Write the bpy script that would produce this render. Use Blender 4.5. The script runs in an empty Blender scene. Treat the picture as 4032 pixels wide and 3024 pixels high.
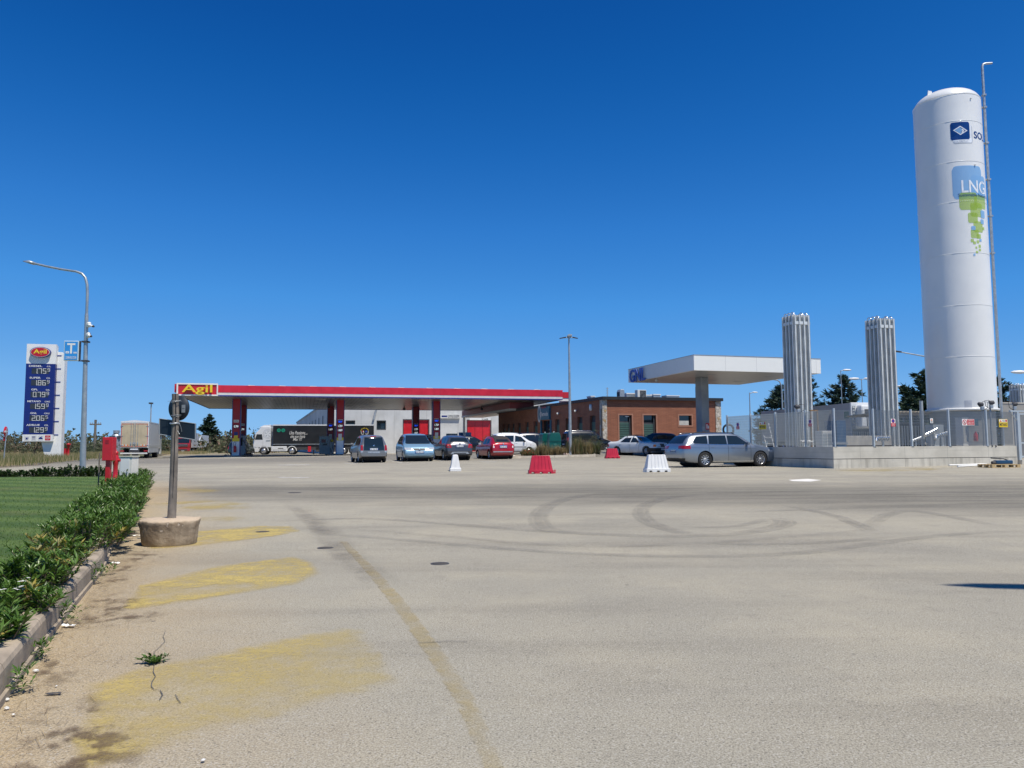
import bpy, bmesh, math, random
from mathutils import Vector, Matrix
from math import sin, cos, pi, radians, sqrt, atan2
sc = bpy.context.scene
col = sc.collection
# ---------------- camera, sky, sun, exposure ----------------
F = 3062.0; TH = math.atan(247 / F); RO = .005; EZ = 1.25
_f = Vector((0, cos(TH), sin(TH))); _u = Vector((0, -sin(TH), cos(TH))); _r = Vector((1, 0, 0))
R_ = _r * cos(RO) - _u * sin(RO); U_ = _u * cos(RO) + _r * sin(RO)
cam = bpy.data.objects.new("camera", bpy.data.cameras.new("camera"))
cam.data.sensor_width = 36; cam.data.lens = F / 4032 * 36
cam.data.clip_start = .05; cam.data.clip_end = 12000
m = Matrix((R_, U_, -_f)).transposed().to_4x4(); m.translation = (0, 0, EZ)
cam.matrix_world = m
col.objects.link(cam); sc.camera = cam
SUN_EL = radians(64); SUN_AZ = radians(137)          # azimuth clockwise from +Y
w = bpy.data.worlds.new("World"); sc.world = w; w.use_nodes = True
nt = w.node_tree; bg = nt.nodes['Background']
sky = nt.nodes.new('ShaderNodeTexSky'); sky.sky_type = 'NISHITA'; sky.sun_disc = False
sky.sun_elevation = SUN_EL; sky.sun_rotation = SUN_AZ
sky.air_density = 1.0; sky.dust_density = 0; sky.ozone_density = 6; sky.altitude = 0
SKY = .095
vm = nt.nodes.new('ShaderNodeVectorMath'); vm.operation = 'SCALE'; vm.inputs[3].default_value = SKY
sx = nt.nodes.new('ShaderNodeSeparateXYZ'); cv = nt.nodes.new('ShaderNodeValToRGB')
vm2 = nt.nodes.new('ShaderNodeVectorMath'); vm2.operation = 'SCALE'; vm2.inputs[3].default_value = 1 / SKY
SR = [(.0, (.002, .05, .22)), (.08, (.004, .08, .342)), (.091, (.0065, .105, .405)), (.107, (.013, .138, .485)), (.138, (.031, .20, .61)), (.198, (.066, .296, .745)), (.376, (.175, .435, .83)), (.571, (.235, .50, .86)), (.8, (.28, .54, .86)), (1, (.34, .58, .87))]
el = cv.color_ramp.elements; el[0].position = 0; el[0].color = (*SR[0][1], 1); el[1].position = 1; el[1].color = (*SR[-1][1], 1)
for p_, c_ in SR[1:-1]: e_ = el.new(p_); e_.color = (*c_, 1)
L_ = nt.links.new; L_(sky.outputs[0], vm.inputs[0]); L_(vm.outputs[0], sx.inputs[0]); L_(sx.outputs[0], cv.inputs[0]); L_(cv.outputs[0], vm2.inputs[0]); L_(vm2.outputs[0], bg.inputs[0])
bg.inputs[1].default_value = SKY
sl = bpy.data.lights.new("sun", 'SUN'); sl.energy = 5.0; sl.angle = radians(.53); sl.color = (1, .94, .83)
so = bpy.data.objects.new("sun", sl); col.objects.link(so)
SD = Vector((sin(SUN_AZ) * cos(SUN_EL), cos(SUN_AZ) * cos(SUN_EL), sin(SUN_EL)))
so.rotation_euler = SD.to_track_quat('Z', 'Y').to_euler()
sc.view_settings.view_transform = 'Standard'; sc.view_settings.look = 'None'
sc.view_settings.exposure = 0; sc.view_settings.gamma = 1
sc.cycles.max_bounces = 6; sc.cycles.transparent_max_bounces = 12

# ---------------- pixel -> world helpers (source pixels, 4032 x 3024) ----------------
def ray(u, v): return _f + R_ * ((u - 2016) / F) + U_ * ((1512 - v) / F)
def at(u, v, Y):
    d = ray(u, v); return Vector((0, 0, EZ)) + d * (Y / d.y)
def ss(a, b, x):
    t = max(0, min(1, (x - a) / (b - a))); return t * t * (3 - 2 * t)
def g(x, y):
    z = .3 * ss(8, 34, y)
    z += .72 * min(1, 1.15 * math.exp(-((x - 11) ** 2 / 450 + (y - 76) ** 2 / 364.5)))
    z += .12 * math.exp(-((x - 26) ** 2 + (y - 42) ** 2) / 128)
    return z
def gp(u, v, dz=0):
    d = ray(u, v); t = 1.
    for k in range(9000):
        p = Vector((0, 0, EZ)) + d * t
        if p.z <= g(p.x, p.y) + dz: return p
        t *= 1.0012
    return p
def hit(u, v, p0, n):
    d = ray(u, v); o = Vector((0, 0, EZ)); t = (Vector(p0) - o).dot(n) / d.dot(n); return o + d * t
def dirv(a): return Vector((cos(radians(a)), sin(radians(a)), 0))

# ---------------- object helpers ----------------
def tag(o, label=None, cat=None, group=None, kind=None):
    if label: o['label'] = label
    if cat: o['category'] = cat
    if group: o['group'] = group
    if kind: o['kind'] = kind
    return o
def thing(name, label, cat, loc=(0, 0, 0), rz=0, group=None):
    o = bpy.data.objects.new(name, None); o.empty_display_size = .2; col.objects.link(o)
    o.location = loc; o.rotation_euler = (0, 0, rz)
    return tag(o, label, cat, group)
def link(name, me, parent=None, loc=None, rot=None):
    o = bpy.data.objects.new(name, me); col.objects.link(o)
    if parent: o.parent = parent
    if loc is not None: o.location = loc
    if rot is not None: o.rotation_euler = rot
    return o
def copy_tree(o, parent=None):
    c = o.copy(); col.objects.link(c); c.parent = parent
    for ch in list(o.children): copy_tree(ch, c)
    return c
def relabel(o, label): o['label'] = label; return o

class MB:
    def __init__(s): s.v = []; s.f = []; s.m = []; s.sm = []
    def add(s, vs, fs, mi=0, smooth=False):
        b = len(s.v); s.v += [tuple(p) for p in vs]
        for f in fs: s.f.append([b + i for i in f]); s.m.append(mi); s.sm.append(smooth)
        return s
    def box(s, x0, x1, y0, y1, z0, z1, mi=0, T=None):
        vs = [Vector((x, y, z)) for z in (z0, z1) for y in (y0, y1) for x in (x0, x1)]
        if T is not None: vs = [T @ p for p in vs]
        return s.add(vs, [(0, 2, 3, 1), (4, 5, 7, 6), (0, 1, 5, 4), (2, 6, 7, 3), (0, 4, 6, 2), (1, 3, 7, 5)], mi)
    def cbox(s, c, d, mi=0, rot=None):
        T = Matrix.Translation(c)
        if rot is not None: T = T @ rot.to_4x4()
        return s.box(-d[0] / 2, d[0] / 2, -d[1] / 2, d[1] / 2, -d[2] / 2, d[2] / 2, mi, T)
    def tube(s, pts, r, n=10, mi=0, cap=True, smooth=True):
        pts = [Vector(p) for p in pts]; rs = r if isinstance(r, (list, tuple)) else [r] * len(pts)
        vs = []; N = len(pts); ref = None
        for i, p in enumerate(pts):
            d = (pts[min(i + 1, N - 1)] - pts[max(i - 1, 0)]).normalized()
            if ref is None: ref = Vector((0, 0, 1)) if abs(d.z) < .9 else Vector((1, 0, 0))
            a = d.cross(ref).normalized(); b = a.cross(d).normalized(); ref = b
            for k in range(n):
                t = 2 * pi * k / n; vs.append(p + (a * cos(t) + b * sin(t)) * rs[i])
        fs = [(i * n + k, i * n + (k + 1) % n, (i + 1) * n + (k + 1) % n, (i + 1) * n + k) for i in range(N - 1) for k in range(n)]
        s.add(vs, fs, mi, smooth)
        if cap:
            s.add(vs[:n], [tuple(range(n))], mi); s.add(vs[-n:], [tuple(reversed(range(n)))], mi)
        return s
    def cyl(s, p0, p1, r0, r1=None, n=16, mi=0, cap=True): return s.tube([p0, p1], [r0, r0 if r1 is None else r1], n, mi, cap)
    def lathe(s, prof, n=24, mi=0, T=None, smooth=True, cap=True):
        vs = [Vector((r * cos(2 * pi * k / n), r * sin(2 * pi * k / n), z)) for r, z in prof for k in range(n)]
        if T is not None: vs = [T @ p for p in vs]
        N = len(prof)
        s.add(vs, [(i * n + k, i * n + (k + 1) % n, (i + 1) * n + (k + 1) % n, (i + 1) * n + k) for i in range(N - 1) for k in range(n)], mi, smooth)
        if cap:
            s.add(vs[:n], [tuple(reversed(range(n)))], mi); s.add(vs[-n:], [tuple(range(n))], mi)
        return s
    def prism(s, poly, a0, a1, axis='y', mi=0, T=None):
        n = len(poly)
        def mk(p, a):
            return Vector((p[0], a, p[1])) if axis == 'y' else (Vector((a, p[0], p[1])) if axis == 'x' else Vector((p[0], p[1], a)))
        vs = [mk(p, a0) for p in poly] + [mk(p, a1) for p in poly]
        if T is not None: vs = [T @ p for p in vs]
        return s.add(vs, [tuple(range(n)), tuple(reversed(range(n, 2 * n)))] + [(i, i + n, (i + 1) % n + n, (i + 1) % n) for i in range(n)], mi)
    def tri(s, a, b, c, mi=0): return s.add([a, b, c], [(0, 1, 2)], mi)
    def quad(s, a, b, c, d, mi=0): return s.add([a, b, c, d], [(0, 1, 2, 3)], mi)
    def mesh(s, name, mats):
        me = bpy.data.meshes.new(name); me.from_pydata(s.v, [], s.f)
        for mt in (mats if isinstance(mats, (list, tuple)) else [mats]): me.materials.append(mt)
        me.polygons.foreach_set('material_index', s.m); me.polygons.foreach_set('use_smooth', s.sm)
        me.update(); return me
    def fixn(s, me):
        bm = bmesh.new(); bm.from_mesh(me); bmesh.ops.recalc_face_normals(bm, faces=bm.faces); bm.to_mesh(me); bm.free(); return me
    def build(s, name, mats, parent=None, loc=None, rot=None, bevel=0, fix=True):
        me = s.mesh(name, mats)
        if fix: s.fixn(me)
        o = link(name, me, parent, loc, rot)
        if bevel:
            b = o.modifiers.new('bevel', 'BEVEL'); b.width = bevel; b.segments = 2; b.limit_method = 'ANGLE'; b.angle_limit = radians(40)
        return o
def ident_rot(a, axis): return Matrix.Rotation(a, 4, axis)

_tc = {}
def text_geo(txt, size=1., off=0., ext=0., align='CENTER', shear=0., res=3, spacing=1.):
    key = (txt, size, off, ext, align, shear, res, spacing)
    if key in _tc: return _tc[key]
    c = bpy.data.curves.new('t', 'FONT'); c.body = txt; c.size = size; c.offset = off; c.extrude = ext
    c.align_x = align; c.align_y = 'CENTER'; c.shear = shear; c.resolution_u = res; c.space_character = spacing
    o = bpy.data.objects.new('t', c); col.objects.link(o)
    dg = bpy.context.evaluated_depsgraph_get(); me = bpy.data.meshes.new_from_object(o.evaluated_get(dg))
    r = ([v.co.copy() for v in me.vertices], [tuple(p.vertices) for p in me.polygons])
    bpy.data.objects.remove(o); bpy.data.curves.remove(c); bpy.data.meshes.remove(me)
    _tc[key] = r; return r
def add_text(mb, txt, T, size=1., off=0., ext=0., mi=0, w=None, h=None, **k):
    """text lies in the local xz plane facing -y, T places it; w/h fit its box"""
    vs, fs = text_geo(txt, size, off, ext, **k)
    if not vs: return
    x0 = min(p.x for p in vs); x1 = max(p.x for p in vs); y0 = min(p.y for p in vs); y1 = max(p.y for p in vs)
    sx = w / (x1 - x0) if w else (h / (y1 - y0) if h else 1); sy = h / (y1 - y0) if h else sx
    cx = (x0 + x1) / 2 if (w or h) else 0; cy = (y0 + y1) / 2 if (w or h) else 0
    mb.add([T @ Vector(((p.x - cx) * sx, -p.z, (p.y - cy) * sy)) for p in vs], fs, mi)
def XT(x, y, z): return Matrix.Translation((x, y, z))

# ---------------- materials ----------------
class NT:
    def __init__(s, mat):
        mat.use_nodes = True; s.t = mat.node_tree; s.b = s.t.nodes['Principled BSDF']; s.out = s.t.nodes['Material Output']
    def n(s, typ, **k):
        x = s.t.nodes.new(typ)
        for a, b in k.items(): setattr(x, a, b)
        return x
    def L(s, a, b): s.t.links.new(a, b)
    def put(s, sock, v):
        if isinstance(v, (int, float)): sock.default_value = v
        elif isinstance(v, (tuple, list)): sock.default_value = (tuple(v) + (1,)) if len(v) == 3 and sock.type == 'RGBA' else tuple(v)
        else: s.L(v, sock)
    def math(s, op, a, b=0, c=None, clamp=False):
        x = s.n('ShaderNodeMath', operation=op, use_clamp=clamp); s.put(x.inputs[0], a); s.put(x.inputs[1], b)
        if c is not None: s.put(x.inputs[2], c)
        return x.outputs[0]
    def noise(s, vec, scale, detail=3, rough=.55):
        x = s.n('ShaderNodeTexNoise'); s.L(vec, x.inputs['Vector']); x.inputs['Scale'].default_value = scale
        x.inputs['Detail'].default_value = detail; x.inputs['Roughness'].default_value = rough; return x.outputs[0]
    def coord(s, kind='Object'): return s.n('ShaderNodeTexCoord').outputs[kind]
    def xyz(s, vec):
        x = s.n('ShaderNodeSeparateXYZ'); s.L(vec, x.inputs[0]); return x.outputs
    def comb(s, a, b, c=0):
        x = s.n('ShaderNodeCombineXYZ'); s.put(x.inputs[0], a); s.put(x.inputs[1], b); s.put(x.inputs[2], c); return x.outputs[0]
    def mapr(s, v, a, b, c=0, d=1, smooth=True):
        x = s.n('ShaderNodeMapRange'); x.interpolation_type = 'SMOOTHSTEP' if smooth else 'LINEAR'
        for i, q in enumerate((v, a, b, c, d)): s.put(x.inputs[i], q)
        return x.outputs[0]
    def mix(s, f, a, b, mode='MIX'):
        x = s.n('ShaderNodeMix', data_type='RGBA', blend_type=mode); s.put(x.inputs[0], f); s.put(x.inputs[6], a); s.put(x.inputs[7], b); return x.outputs[2]
    def bump(s, h, dist, strength=1):
        x = s.n('ShaderNodeBump'); s.L(h, x.inputs['Height']); x.inputs['Distance'].default_value = dist; x.inputs['Strength'].default_value = strength
        s.L(x.outputs[0], s.b.inputs['Normal'])
def cm(c, k): return tuple(min(1, x * k) for x in c)
def M(name, c, rough=.6, metal=0, var=.1, sc=3, bump=0, bsc=30, spec=.5, coat=0, emit=0, streak=0):
    mt = bpy.data.materials.new(name); n = NT(mt); b = n.b
    vec = n.coord()
    if var:
        f = n.noise(vec, sc, 4)
        c2 = n.mix(n.mapr(f, .3, .7), cm(c, 1 - var), cm(c, 1 + var))
        if streak:
            x = n.xyz(vec); sv = n.comb(n.math('ADD', x[0], x[1]), n.math('MULTIPLY', x[2], .06))
            c2 = n.mix(n.mapr(n.noise(sv, 6, 3), .52, .75, 0, streak), c2, cm(c, .45))
        n.L(c2, b.inputs['Base Color'])
        n.put(b.inputs['Roughness'], n.mapr(f, .3, .7, max(.02, rough - .06), min(1, rough + .06)))
        if emit: n.L(c2, b.inputs['Emission Color']); b.inputs['Emission Strength'].default_value = emit
    else:
        b.inputs['Base Color'].default_value = (*c, 1); b.inputs['Roughness'].default_value = rough
        if emit: b.inputs['Emission Color'].default_value = (*c, 1); b.inputs['Emission Strength'].default_value = emit
    b.inputs['Metallic'].default_value = metal; b.inputs['Specular IOR Level'].default_value = spec; b.inputs['Coat Weight'].default_value = coat
    b.inputs['Coat Roughness'].default_value = .05
    if bump: n.bump(n.noise(vec, bsc, 4), bump)
    return mt
def leafmat(name, c1, c2, rough=.5, trans=.25, c3=None):
    mt = bpy.data.materials.new(name); n = NT(mt)
    r = n.n('ShaderNodeNewGeometry').outputs['Random Per Island']
    cc = n.mix(r, c1, c2)
    if c3: cc = n.mix(n.mapr(r, .86, .9), cc, c3)
    n.L(cc, n.b.inputs['Base Color']); n.b.inputs['Roughness'].default_value = rough
    t = n.n('ShaderNodeBsdfTranslucent'); n.L(cc, t.inputs[0]); mx = n.n('ShaderNodeMixShader'); mx.inputs[0].default_value = trans
    n.L(n.b.outputs[0], mx.inputs[1]); n.L(t.outputs[0], mx.inputs[2]); n.L(mx.outputs[0], n.out.inputs[0]); return mt
def decal(name, c, cov=.5, sc=2.5, lo=.35, hi=.6, rough=.9, stretch=1, chip=0):
    """worn paint / dirt film: see-through where worn away"""
    mt = bpy.data.materials.new(name); n = NT(mt); vec = n.coord('UV'); pos = n.coord()
    x = n.xyz(pos); sv = n.comb(x[0], n.math('MULTIPLY', x[1], stretch))
    f = n.mapr(n.noise(sv, sc, 6, .65), lo, hi); f2 = n.mapr(n.noise(pos, 45, 3, .7), .3, .7, .55, 1)
    if chip: f2 = n.math('MULTIPLY', n.mapr(n.math('ADD', n.noise(pos, 60, 4, .75), n.math('MULTIPLY', n.noise(pos, 7, 4, .7), .5)), .60, .80, .35, 1), n.mapr(n.noise(pos, 2.6, 6, .7), .34, .58, .4, 1))
    uv = n.xyz(vec); e = n.mapr(uv[0], 0, 1, 0, 1)
    a = n.math('MULTIPLY', n.math('MULTIPLY', f, f2), n.math('MULTIPLY', e, cov))
    cc = n.mix(n.noise(pos, 9, 4), cm(c, .85), cm(c, 1.12)); n.L(cc, n.b.inputs['Base Color']); n.b.inputs['Roughness'].default_value = rough
    t = n.n('ShaderNodeBsdfTransparent'); mx = n.n('ShaderNodeMixShader'); n.L(a, mx.inputs[0]); n.L(t.outputs[0], mx.inputs[1]); n.L(n.b.outputs[0], mx.inputs[2]); n.L(mx.outputs[0], n.out.inputs[0])
    return mt

m_steel = M('galvanised_steel', (.42, .45, .47), .45, .6, .12, 8)
m_grey = M('grey_paint', (.33, .36, .38), .5, 0, .08)
m_white = M('white_paint', (.82, .81, .77), .45, 0, .04, 2)
m_offw = M('offwhite_panel', (.68, .67, .63), .5, 0, .05, 2)
m_black = M('black_plastic', (.015, .015, .018), .5, 0, .1)
m_dark = M('dark_grey', (.05, .05, .055), .6, 0, .15)
m_red = M('red_paint', (.55, .012, .02), .4, 0, .08, coat=.3)
m_redfade = M('faded_red_plastic', (.50, .014, .045), .5, 0, .12, 2, streak=.25)
m_blue = M('blue_paint', (.012, .03, .24), .4, 0, .06)
m_navy = M('navy_panel', (.010, .022, .17), .35, 0, .05)
m_yellow = M('yellow_paint', (.85, .62, .03), .5, 0, .05)
m_tyre = M('tyre_rubber', (.018, .018, .019), .85, 0, .15, 20)
m_rim = M('alloy_rim', (.55, .56, .58), .3, .8, .04)
m_glass = M('car_glass', (.012, .018, .02), .04, 0, 0, spec=.9)
m_chrome = M('chrome', (.8, .8, .8), .12, 1, 0)
m_plate = M('number_plate_white', (.75, .77, .8), .4, 0, .05)
m_redlens = M('red_lens', (.35, .008, .01), .15, 0, .05, coat=.6)
m_clear = M('headlamp_glass', (.55, .57, .6), .08, .3, 0)
m_orange = M('orange_lens', (.75, .18, .02), .2, 0, .05)
m_wood = M('weathered_wood', (.17, .145, .12), .85, 0, .25, 6, .004, 12, streak=.6)
m_concrete = M('concrete', (.46, .43, .38), .85, 0, .10, 1.5, .003, 12, streak=.25)
m_conc_l = M('light_kerb_concrete', (.36, .295, .22), .9, 0, .22, 3, .004, 30, streak=.4)
m_green = M('green_bin_plastic', (.005, .10, .085), .35, 0, .08, coat=.2)
m_screen = M('lit_display_white', (.9, .95, .95), .4, 0, 0, emit=.6)
m_screenb = M('lit_display_blue', (.02, .08, .9), .4, 0, 0, emit=1.2)
m_alu = M('insulation_jacket', (.75, .76, .77), .25, .9, .08, 10)
m_blacktxt = M('sign_back_dark', (.012, .022, .035), .55, 0, .15)
# ---------------- the ground ----------------
def grid_mesh(xs, ys, dz, name, mat, inside=None):
    vs = [(x, y, g(x, y) + dz) for y in ys for x in xs]; W = len(xs); fs = []
    for j in range(len(ys) - 1):
        for i in range(W - 1):
            if inside is None or inside((xs[i] + xs[i + 1]) / 2, (ys[j] + ys[j + 1]) / 2): fs.append((j * W + i, j * W + i + 1, (j + 1) * W + i + 1, (j + 1) * W + i))
    mb = MB(); mb.add(vs, fs, 0, True); return mb.build(name, mat, fix=False)
def seq(*segs):
    out = []
    for a, b, st in segs:
        n = max(1, int(round((b - a) / st))); out += [a + (b - a) * i / n for i in range(n)]
    out.append(segs[-1][1]); return out
mg = bpy.data.materials.new('dry_earth'); n = NT(mg); P = n.coord()
c_ = n.mix(n.mapr(n.noise(P, .08, 5), .4, .6), (.27, .215, .13), (.15, .16, .07)); c_ = n.mix(n.mapr(n.noise(P, 1.5, 5), .35, .7), c_, (.33, .27, .18))
n.L(c_, n.b.inputs['Base Color']); n.b.inputs['Roughness'].default_value = .95
o = grid_mesh(seq((-4000, -400, 600), (-400, -100, 30), (-100, 100, 2), (100, 400, 30), (400, 4000, 600)), seq((-40, 0, 5), (0, 140, 2), (140, 400, 20), (400, 9000, 800)), -.03, 'ground', mg)
tag(o, kind='structure')
# asphalt
ma = bpy.data.materials.new('worn_light_asphalt'); n = NT(ma); P = n.coord(); X = n.xyz(P)
base = n.mix(n.mapr(n.noise(P, .12, 3), .35, .65), (.365, .337, .275), (.318, .297, .247))
base = n.mix(n.mapr(n.noise(P, .6, 5, .6), .4, .7), base, (.395, .36, .285))
sv = n.comb(n.math('MULTIPLY', X[0], .12), n.math('MULTIPLY', X[1], .7))
base = n.mix(n.mapr(n.noise(sv, 1.1, 5, .6), .45, .7, 0, .45), base, (.20, .185, .158))
# traffic lane worn dark by tyres, running across the forecourt
wob = n.math('MULTIPLY', n.math('SUBTRACT', n.noise(P, .16, 2), .5), 5)
lane = n.math('ABSOLUTE', n.math('SUBTRACT', n.math('ADD', X[1], wob), n.math('ADD', 19.5, n.math('MULTIPLY', X[0], -.16))))
lw = n.math('ADD', 3.8, n.math('MULTIPLY', X[0], .12))
lf = n.mapr(n.math('DIVIDE', lane, lw), .25, 1.25, .8, 0)
lf = n.math('MULTIPLY', lf, n.mapr(n.noise(sv, 2.5, 4), .3, .7, .6, 1.1))
base = n.mix(lf, base, (.112, .105, .09))
# far lanes by the canopy
lane2 = n.math('ABSOLUTE', n.math('SUBTRACT', X[1], n.math('ADD', 64, n.math('MULTIPLY', X[0], .22))))
base = n.mix(n.mapr(lane2, 4, 22, .62, 0), base, (.115, .11, .105))
# pale brown dust towards the left kerb
kd = n.math('ADD', n.math('ADD', X[0], 1.0), n.math('MULTIPLY', X[1], .42))
kd = n.math('ADD', kd, n.math('MULTIPLY', n.math('SUBTRACT', n.noise(P, .9, 4), .5), 1.6))
near = n.mapr(X[1], 20, 27, 1, 0)
# blotches, patch repairs
base = n.mix(n.mapr(n.noise(P, .33, 4, .65), .52, .72, 0, .5), base, (.245, .225, .19)); base = n.mix(n.mapr(n.noise(P, 3.2, 4, .7), .55, .75, 0, .35), base, (.22, .20, .17))
base = n.mix(n.math('MULTIPLY', n.mapr(kd, -.6, 2.4, .85, 0), near), base, (.45, .34, .205))
# aggregate
ag = n.noise(P, 105, 3, .7); v1 = n.n('ShaderNodeTexVoronoi'); n.L(P, v1.inputs['Vector']); v1.inputs['Scale'].default_value = 130
base = n.mix(n.mapr(ag, .36, .64, 0, 1, False), n.mix(.75, base, (0, 0, 0), 'MIX') if False else n.mix(1, base, (.64, .625, .595), 'MULTIPLY'), n.mix(1, base, (1.33, 1.33, 1.3), 'MULTIPLY'))
cv = n.xyz(v1.outputs['Color'])[0]
base = n.mix(n.mapr(cv, .88, .95, 0, .5), base, (.52, .49, .43)); base = n.mix(n.mapr(cv, .0, .07, .6, 0), base, (.07, .065, .06))
# small tar spots and hairline cracks
v2 = n.n('ShaderNodeTexVoronoi'); n.L(P, v2.inputs['Vector']); v2.inputs['Scale'].default_value = 1.3
base = n.mix(n.mapr(v2.outputs['Distance'], .015, .03, .7, 0), base, (.06, .058, .055))
n.L(base, n.b.inputs['Base Color']); n.b.inputs['Roughness'].default_value = .93; n.b.inputs['Specular IOR Level'].default_value = .25
n.bump(n.math('ADD', ag, n.math('MULTIPLY', cv, .4)), .006, .9)
KL = [(-1.55, 1.6), (-2.54, 3.97), (-2.92, 4.87), (-3.5, 6.3), (-4.28, 8.28), (-6.05, 12.0), (-8.0, 16.4), (-9.9, 20.6)]   # kerb line beside the hedge
def kx(y):
    if y <= KL[0][1]: return KL[0][0] + (KL[0][1] - y) * .45
    for (x0, y0), (x1, y1) in zip(KL, KL[1:]):
        if y <= y1: return x0 + (x1 - x0) * (y - y0) / (y1 - y0)
    return KL[-1][0] - .42 * (y - KL[-1][1])
def fore(x, y):
    if y < 26 and x < kx(y) - .25: return False
    if x < -22 and y > 34 + .35 * (-22 - x) and y < 200 and x < -44: return False
    return True
o = grid_mesh(seq((-120, -60, 4), (-60, -14, .8), (-14, 12, .4), (12, 60, 1), (60, 140, 8)), seq((-12, 0, 2), (0, 28, .4), (28, 110, 1), (110, 330, 10)), 0, 'forecourt', ma, fore)
tag(o, kind='structure')
def sheet(name, pts, dz, mat, world=False, n=14, edge=True, res=.7):
    """polygon lying on the ground; triangulated and refined so that it follows it. uv.x = 1 inside, 0 on the rim"""
    P = [Vector(p) if world else gp(*p) for p in pts]
    bm = bmesh.new(); vs = [bm.verts.new((p.x, p.y, 0)) for p in P]; bm.faces.new(vs)
    bmesh.ops.triangulate(bm, faces=bm.faces)
    for k in range(7):
        es = [e for e in bm.edges if e.calc_length() > res]
        if not es: break
        bmesh.ops.subdivide_edges(bm, edges=es, cuts=1); bmesh.ops.triangulate(bm, faces=bm.faces)
    me = bpy.data.meshes.new(name); lay = bm.loops.layers.uv.new('UVMap')
    for f in bm.faces:
        for l in f.loops: l[lay].uv = (0 if (edge and l.vert.is_boundary) else 1, 0)
    for v in bm.verts: v.co.z = g(v.co.x, v.co.y) + dz
    bmesh.ops.recalc_face_normals(bm, faces=bm.faces)
    if sum(f.normal.z for f in bm.faces) < 0: bmesh.ops.reverse_faces(bm, faces=bm.faces)
    bm.to_mesh(me); bm.free(); me.materials.append(mat); o = link(name, me); return tag(o, kind='structure')
m_ypaint = decal('worn_yellow_paint', (.56, .43, .13), .85, .9, .22, .58, .85, 1.3, 1)
_n = NT.__new__(NT); _n.t = m_ypaint.node_tree
_mx = [q for q in m_ypaint.node_tree.nodes if q.bl_idname == 'ShaderNodeMixShader'][0]; _src = _mx.inputs[0].links[0].from_socket; _P = _n.coord(); _X = _n.xyz(_P)
_w = _n.math('MULTIPLY', _src, _n.mapr(_n.math('ADD', _X[0], _n.math('MULTIPLY', _n.math('SUBTRACT', _n.noise(_P, 1.2, 3), .5), 1.6)), -2.6, -.6, 1.0, .42)); _n.L(_w, _mx.inputs[0])
m_yline = decal('worn_yellow_line', (.44, .345, .15), .5, 1.2, .2, .62, .85, 1, 1)
m_yfaint = decal('faint_yellow_paint', (.52, .40, .12), .6, 1.1, .4, .66, .85)
Y = [[(300, 2700), (577, 2619), (900, 2556), (1230, 2490), (1422, 2453), (1500, 2560), (1587, 2695), (1400, 2752), (1153, 2818), (730, 2941), (480, 3010), (260, 3080), (262, 2900), (330, 2790)],
     [(455, 2415), (547, 2302), (830, 2232), (1167, 2190), (1240, 2215), (1276, 2262), (1192, 2303), (846, 2357), (600, 2395)],
     [(560, 2168), (640, 2110), (784, 2090), (1020, 2070), (1160, 2072), (1190, 2092), (1075, 2116), (784, 2152)]]
for p in Y: sheet('road_marking', p, .004, m_ypaint, res=.22)
sheet('road_marking', [(1330, 2130), (1365, 2132), (1480, 2240), (1595, 2365), (1745, 2560), (1880, 2760), (2005, 3060), (1915, 3060), (1800, 2790), (1680, 2590), (1545, 2390), (1435, 2248)], .004, m_yline, res=.09)
for p in ([(560, 1985), (800, 1965), (1010, 1975), (1000, 2005), (700, 2020)], [(620, 1925), (800, 1915), (900, 1935), (820, 1950)], [(600, 2045), (900, 2030), (1100, 2045), (900, 2060)]): sheet('road_marking', p, .004, m_yfaint)
sheet('road_marking', [(3270, 1851), (3480, 1846), (3720, 1842), (3740, 1850), (3500, 1858), (3280, 1857)], .004, m_yfaint)
# white dust spill, parking lines and arrows
m_wline = decal('worn_white_line', (.62, .60, .55), .8, 2, .3, .6)
sheet('road_marking', [(3105, 1890), (3180, 1886), (3235, 1891), (3190, 1897), (3120, 1895)], .005, M('lime_dust', (.72, .69, .63), .9, 0, .08), edge=False)
for p in ([(1360, 1822), (1400, 1826), (1398, 1829), (1350, 1824)], [(1525, 1812), (1585, 1821), (1580, 1823), (1515, 1813)], [(1095, 1830), (1215, 1828), (1222, 1832), (1100, 1833)], [(880, 1800), (960, 1800), (975, 1803), (880, 1803)], [(1090, 1878), (1225, 1879), (1215, 1883), (1100, 1883)], [(1730, 1812), (1800, 1812), (1795, 1815), (1730, 1815)], [(1895, 1817), (1960, 1818), (1950, 1821), (1890, 1819)]):
    sheet('road_marking', p, .004, m_wline, edge=False)
# soil and straw swept against the kerb
m_soil = decal('swept_soil', (.13, .085, .05), .8, 5, .48, .6, .95)
pts = [(kx(y) + .06, y, 0) for y in (2.2, 4, 5.5, 7, 8.5, 10, 12)] + [(kx(y) + .12 + .35 * (sin(y * 2.3) + 1.1), y, 0) for y in (12, 10.5, 9.2, 8, 7, 6, 5, 4.2, 3.4, 2.2)]
sheet('swept_soil', pts, .007, m_soil, True)
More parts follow.
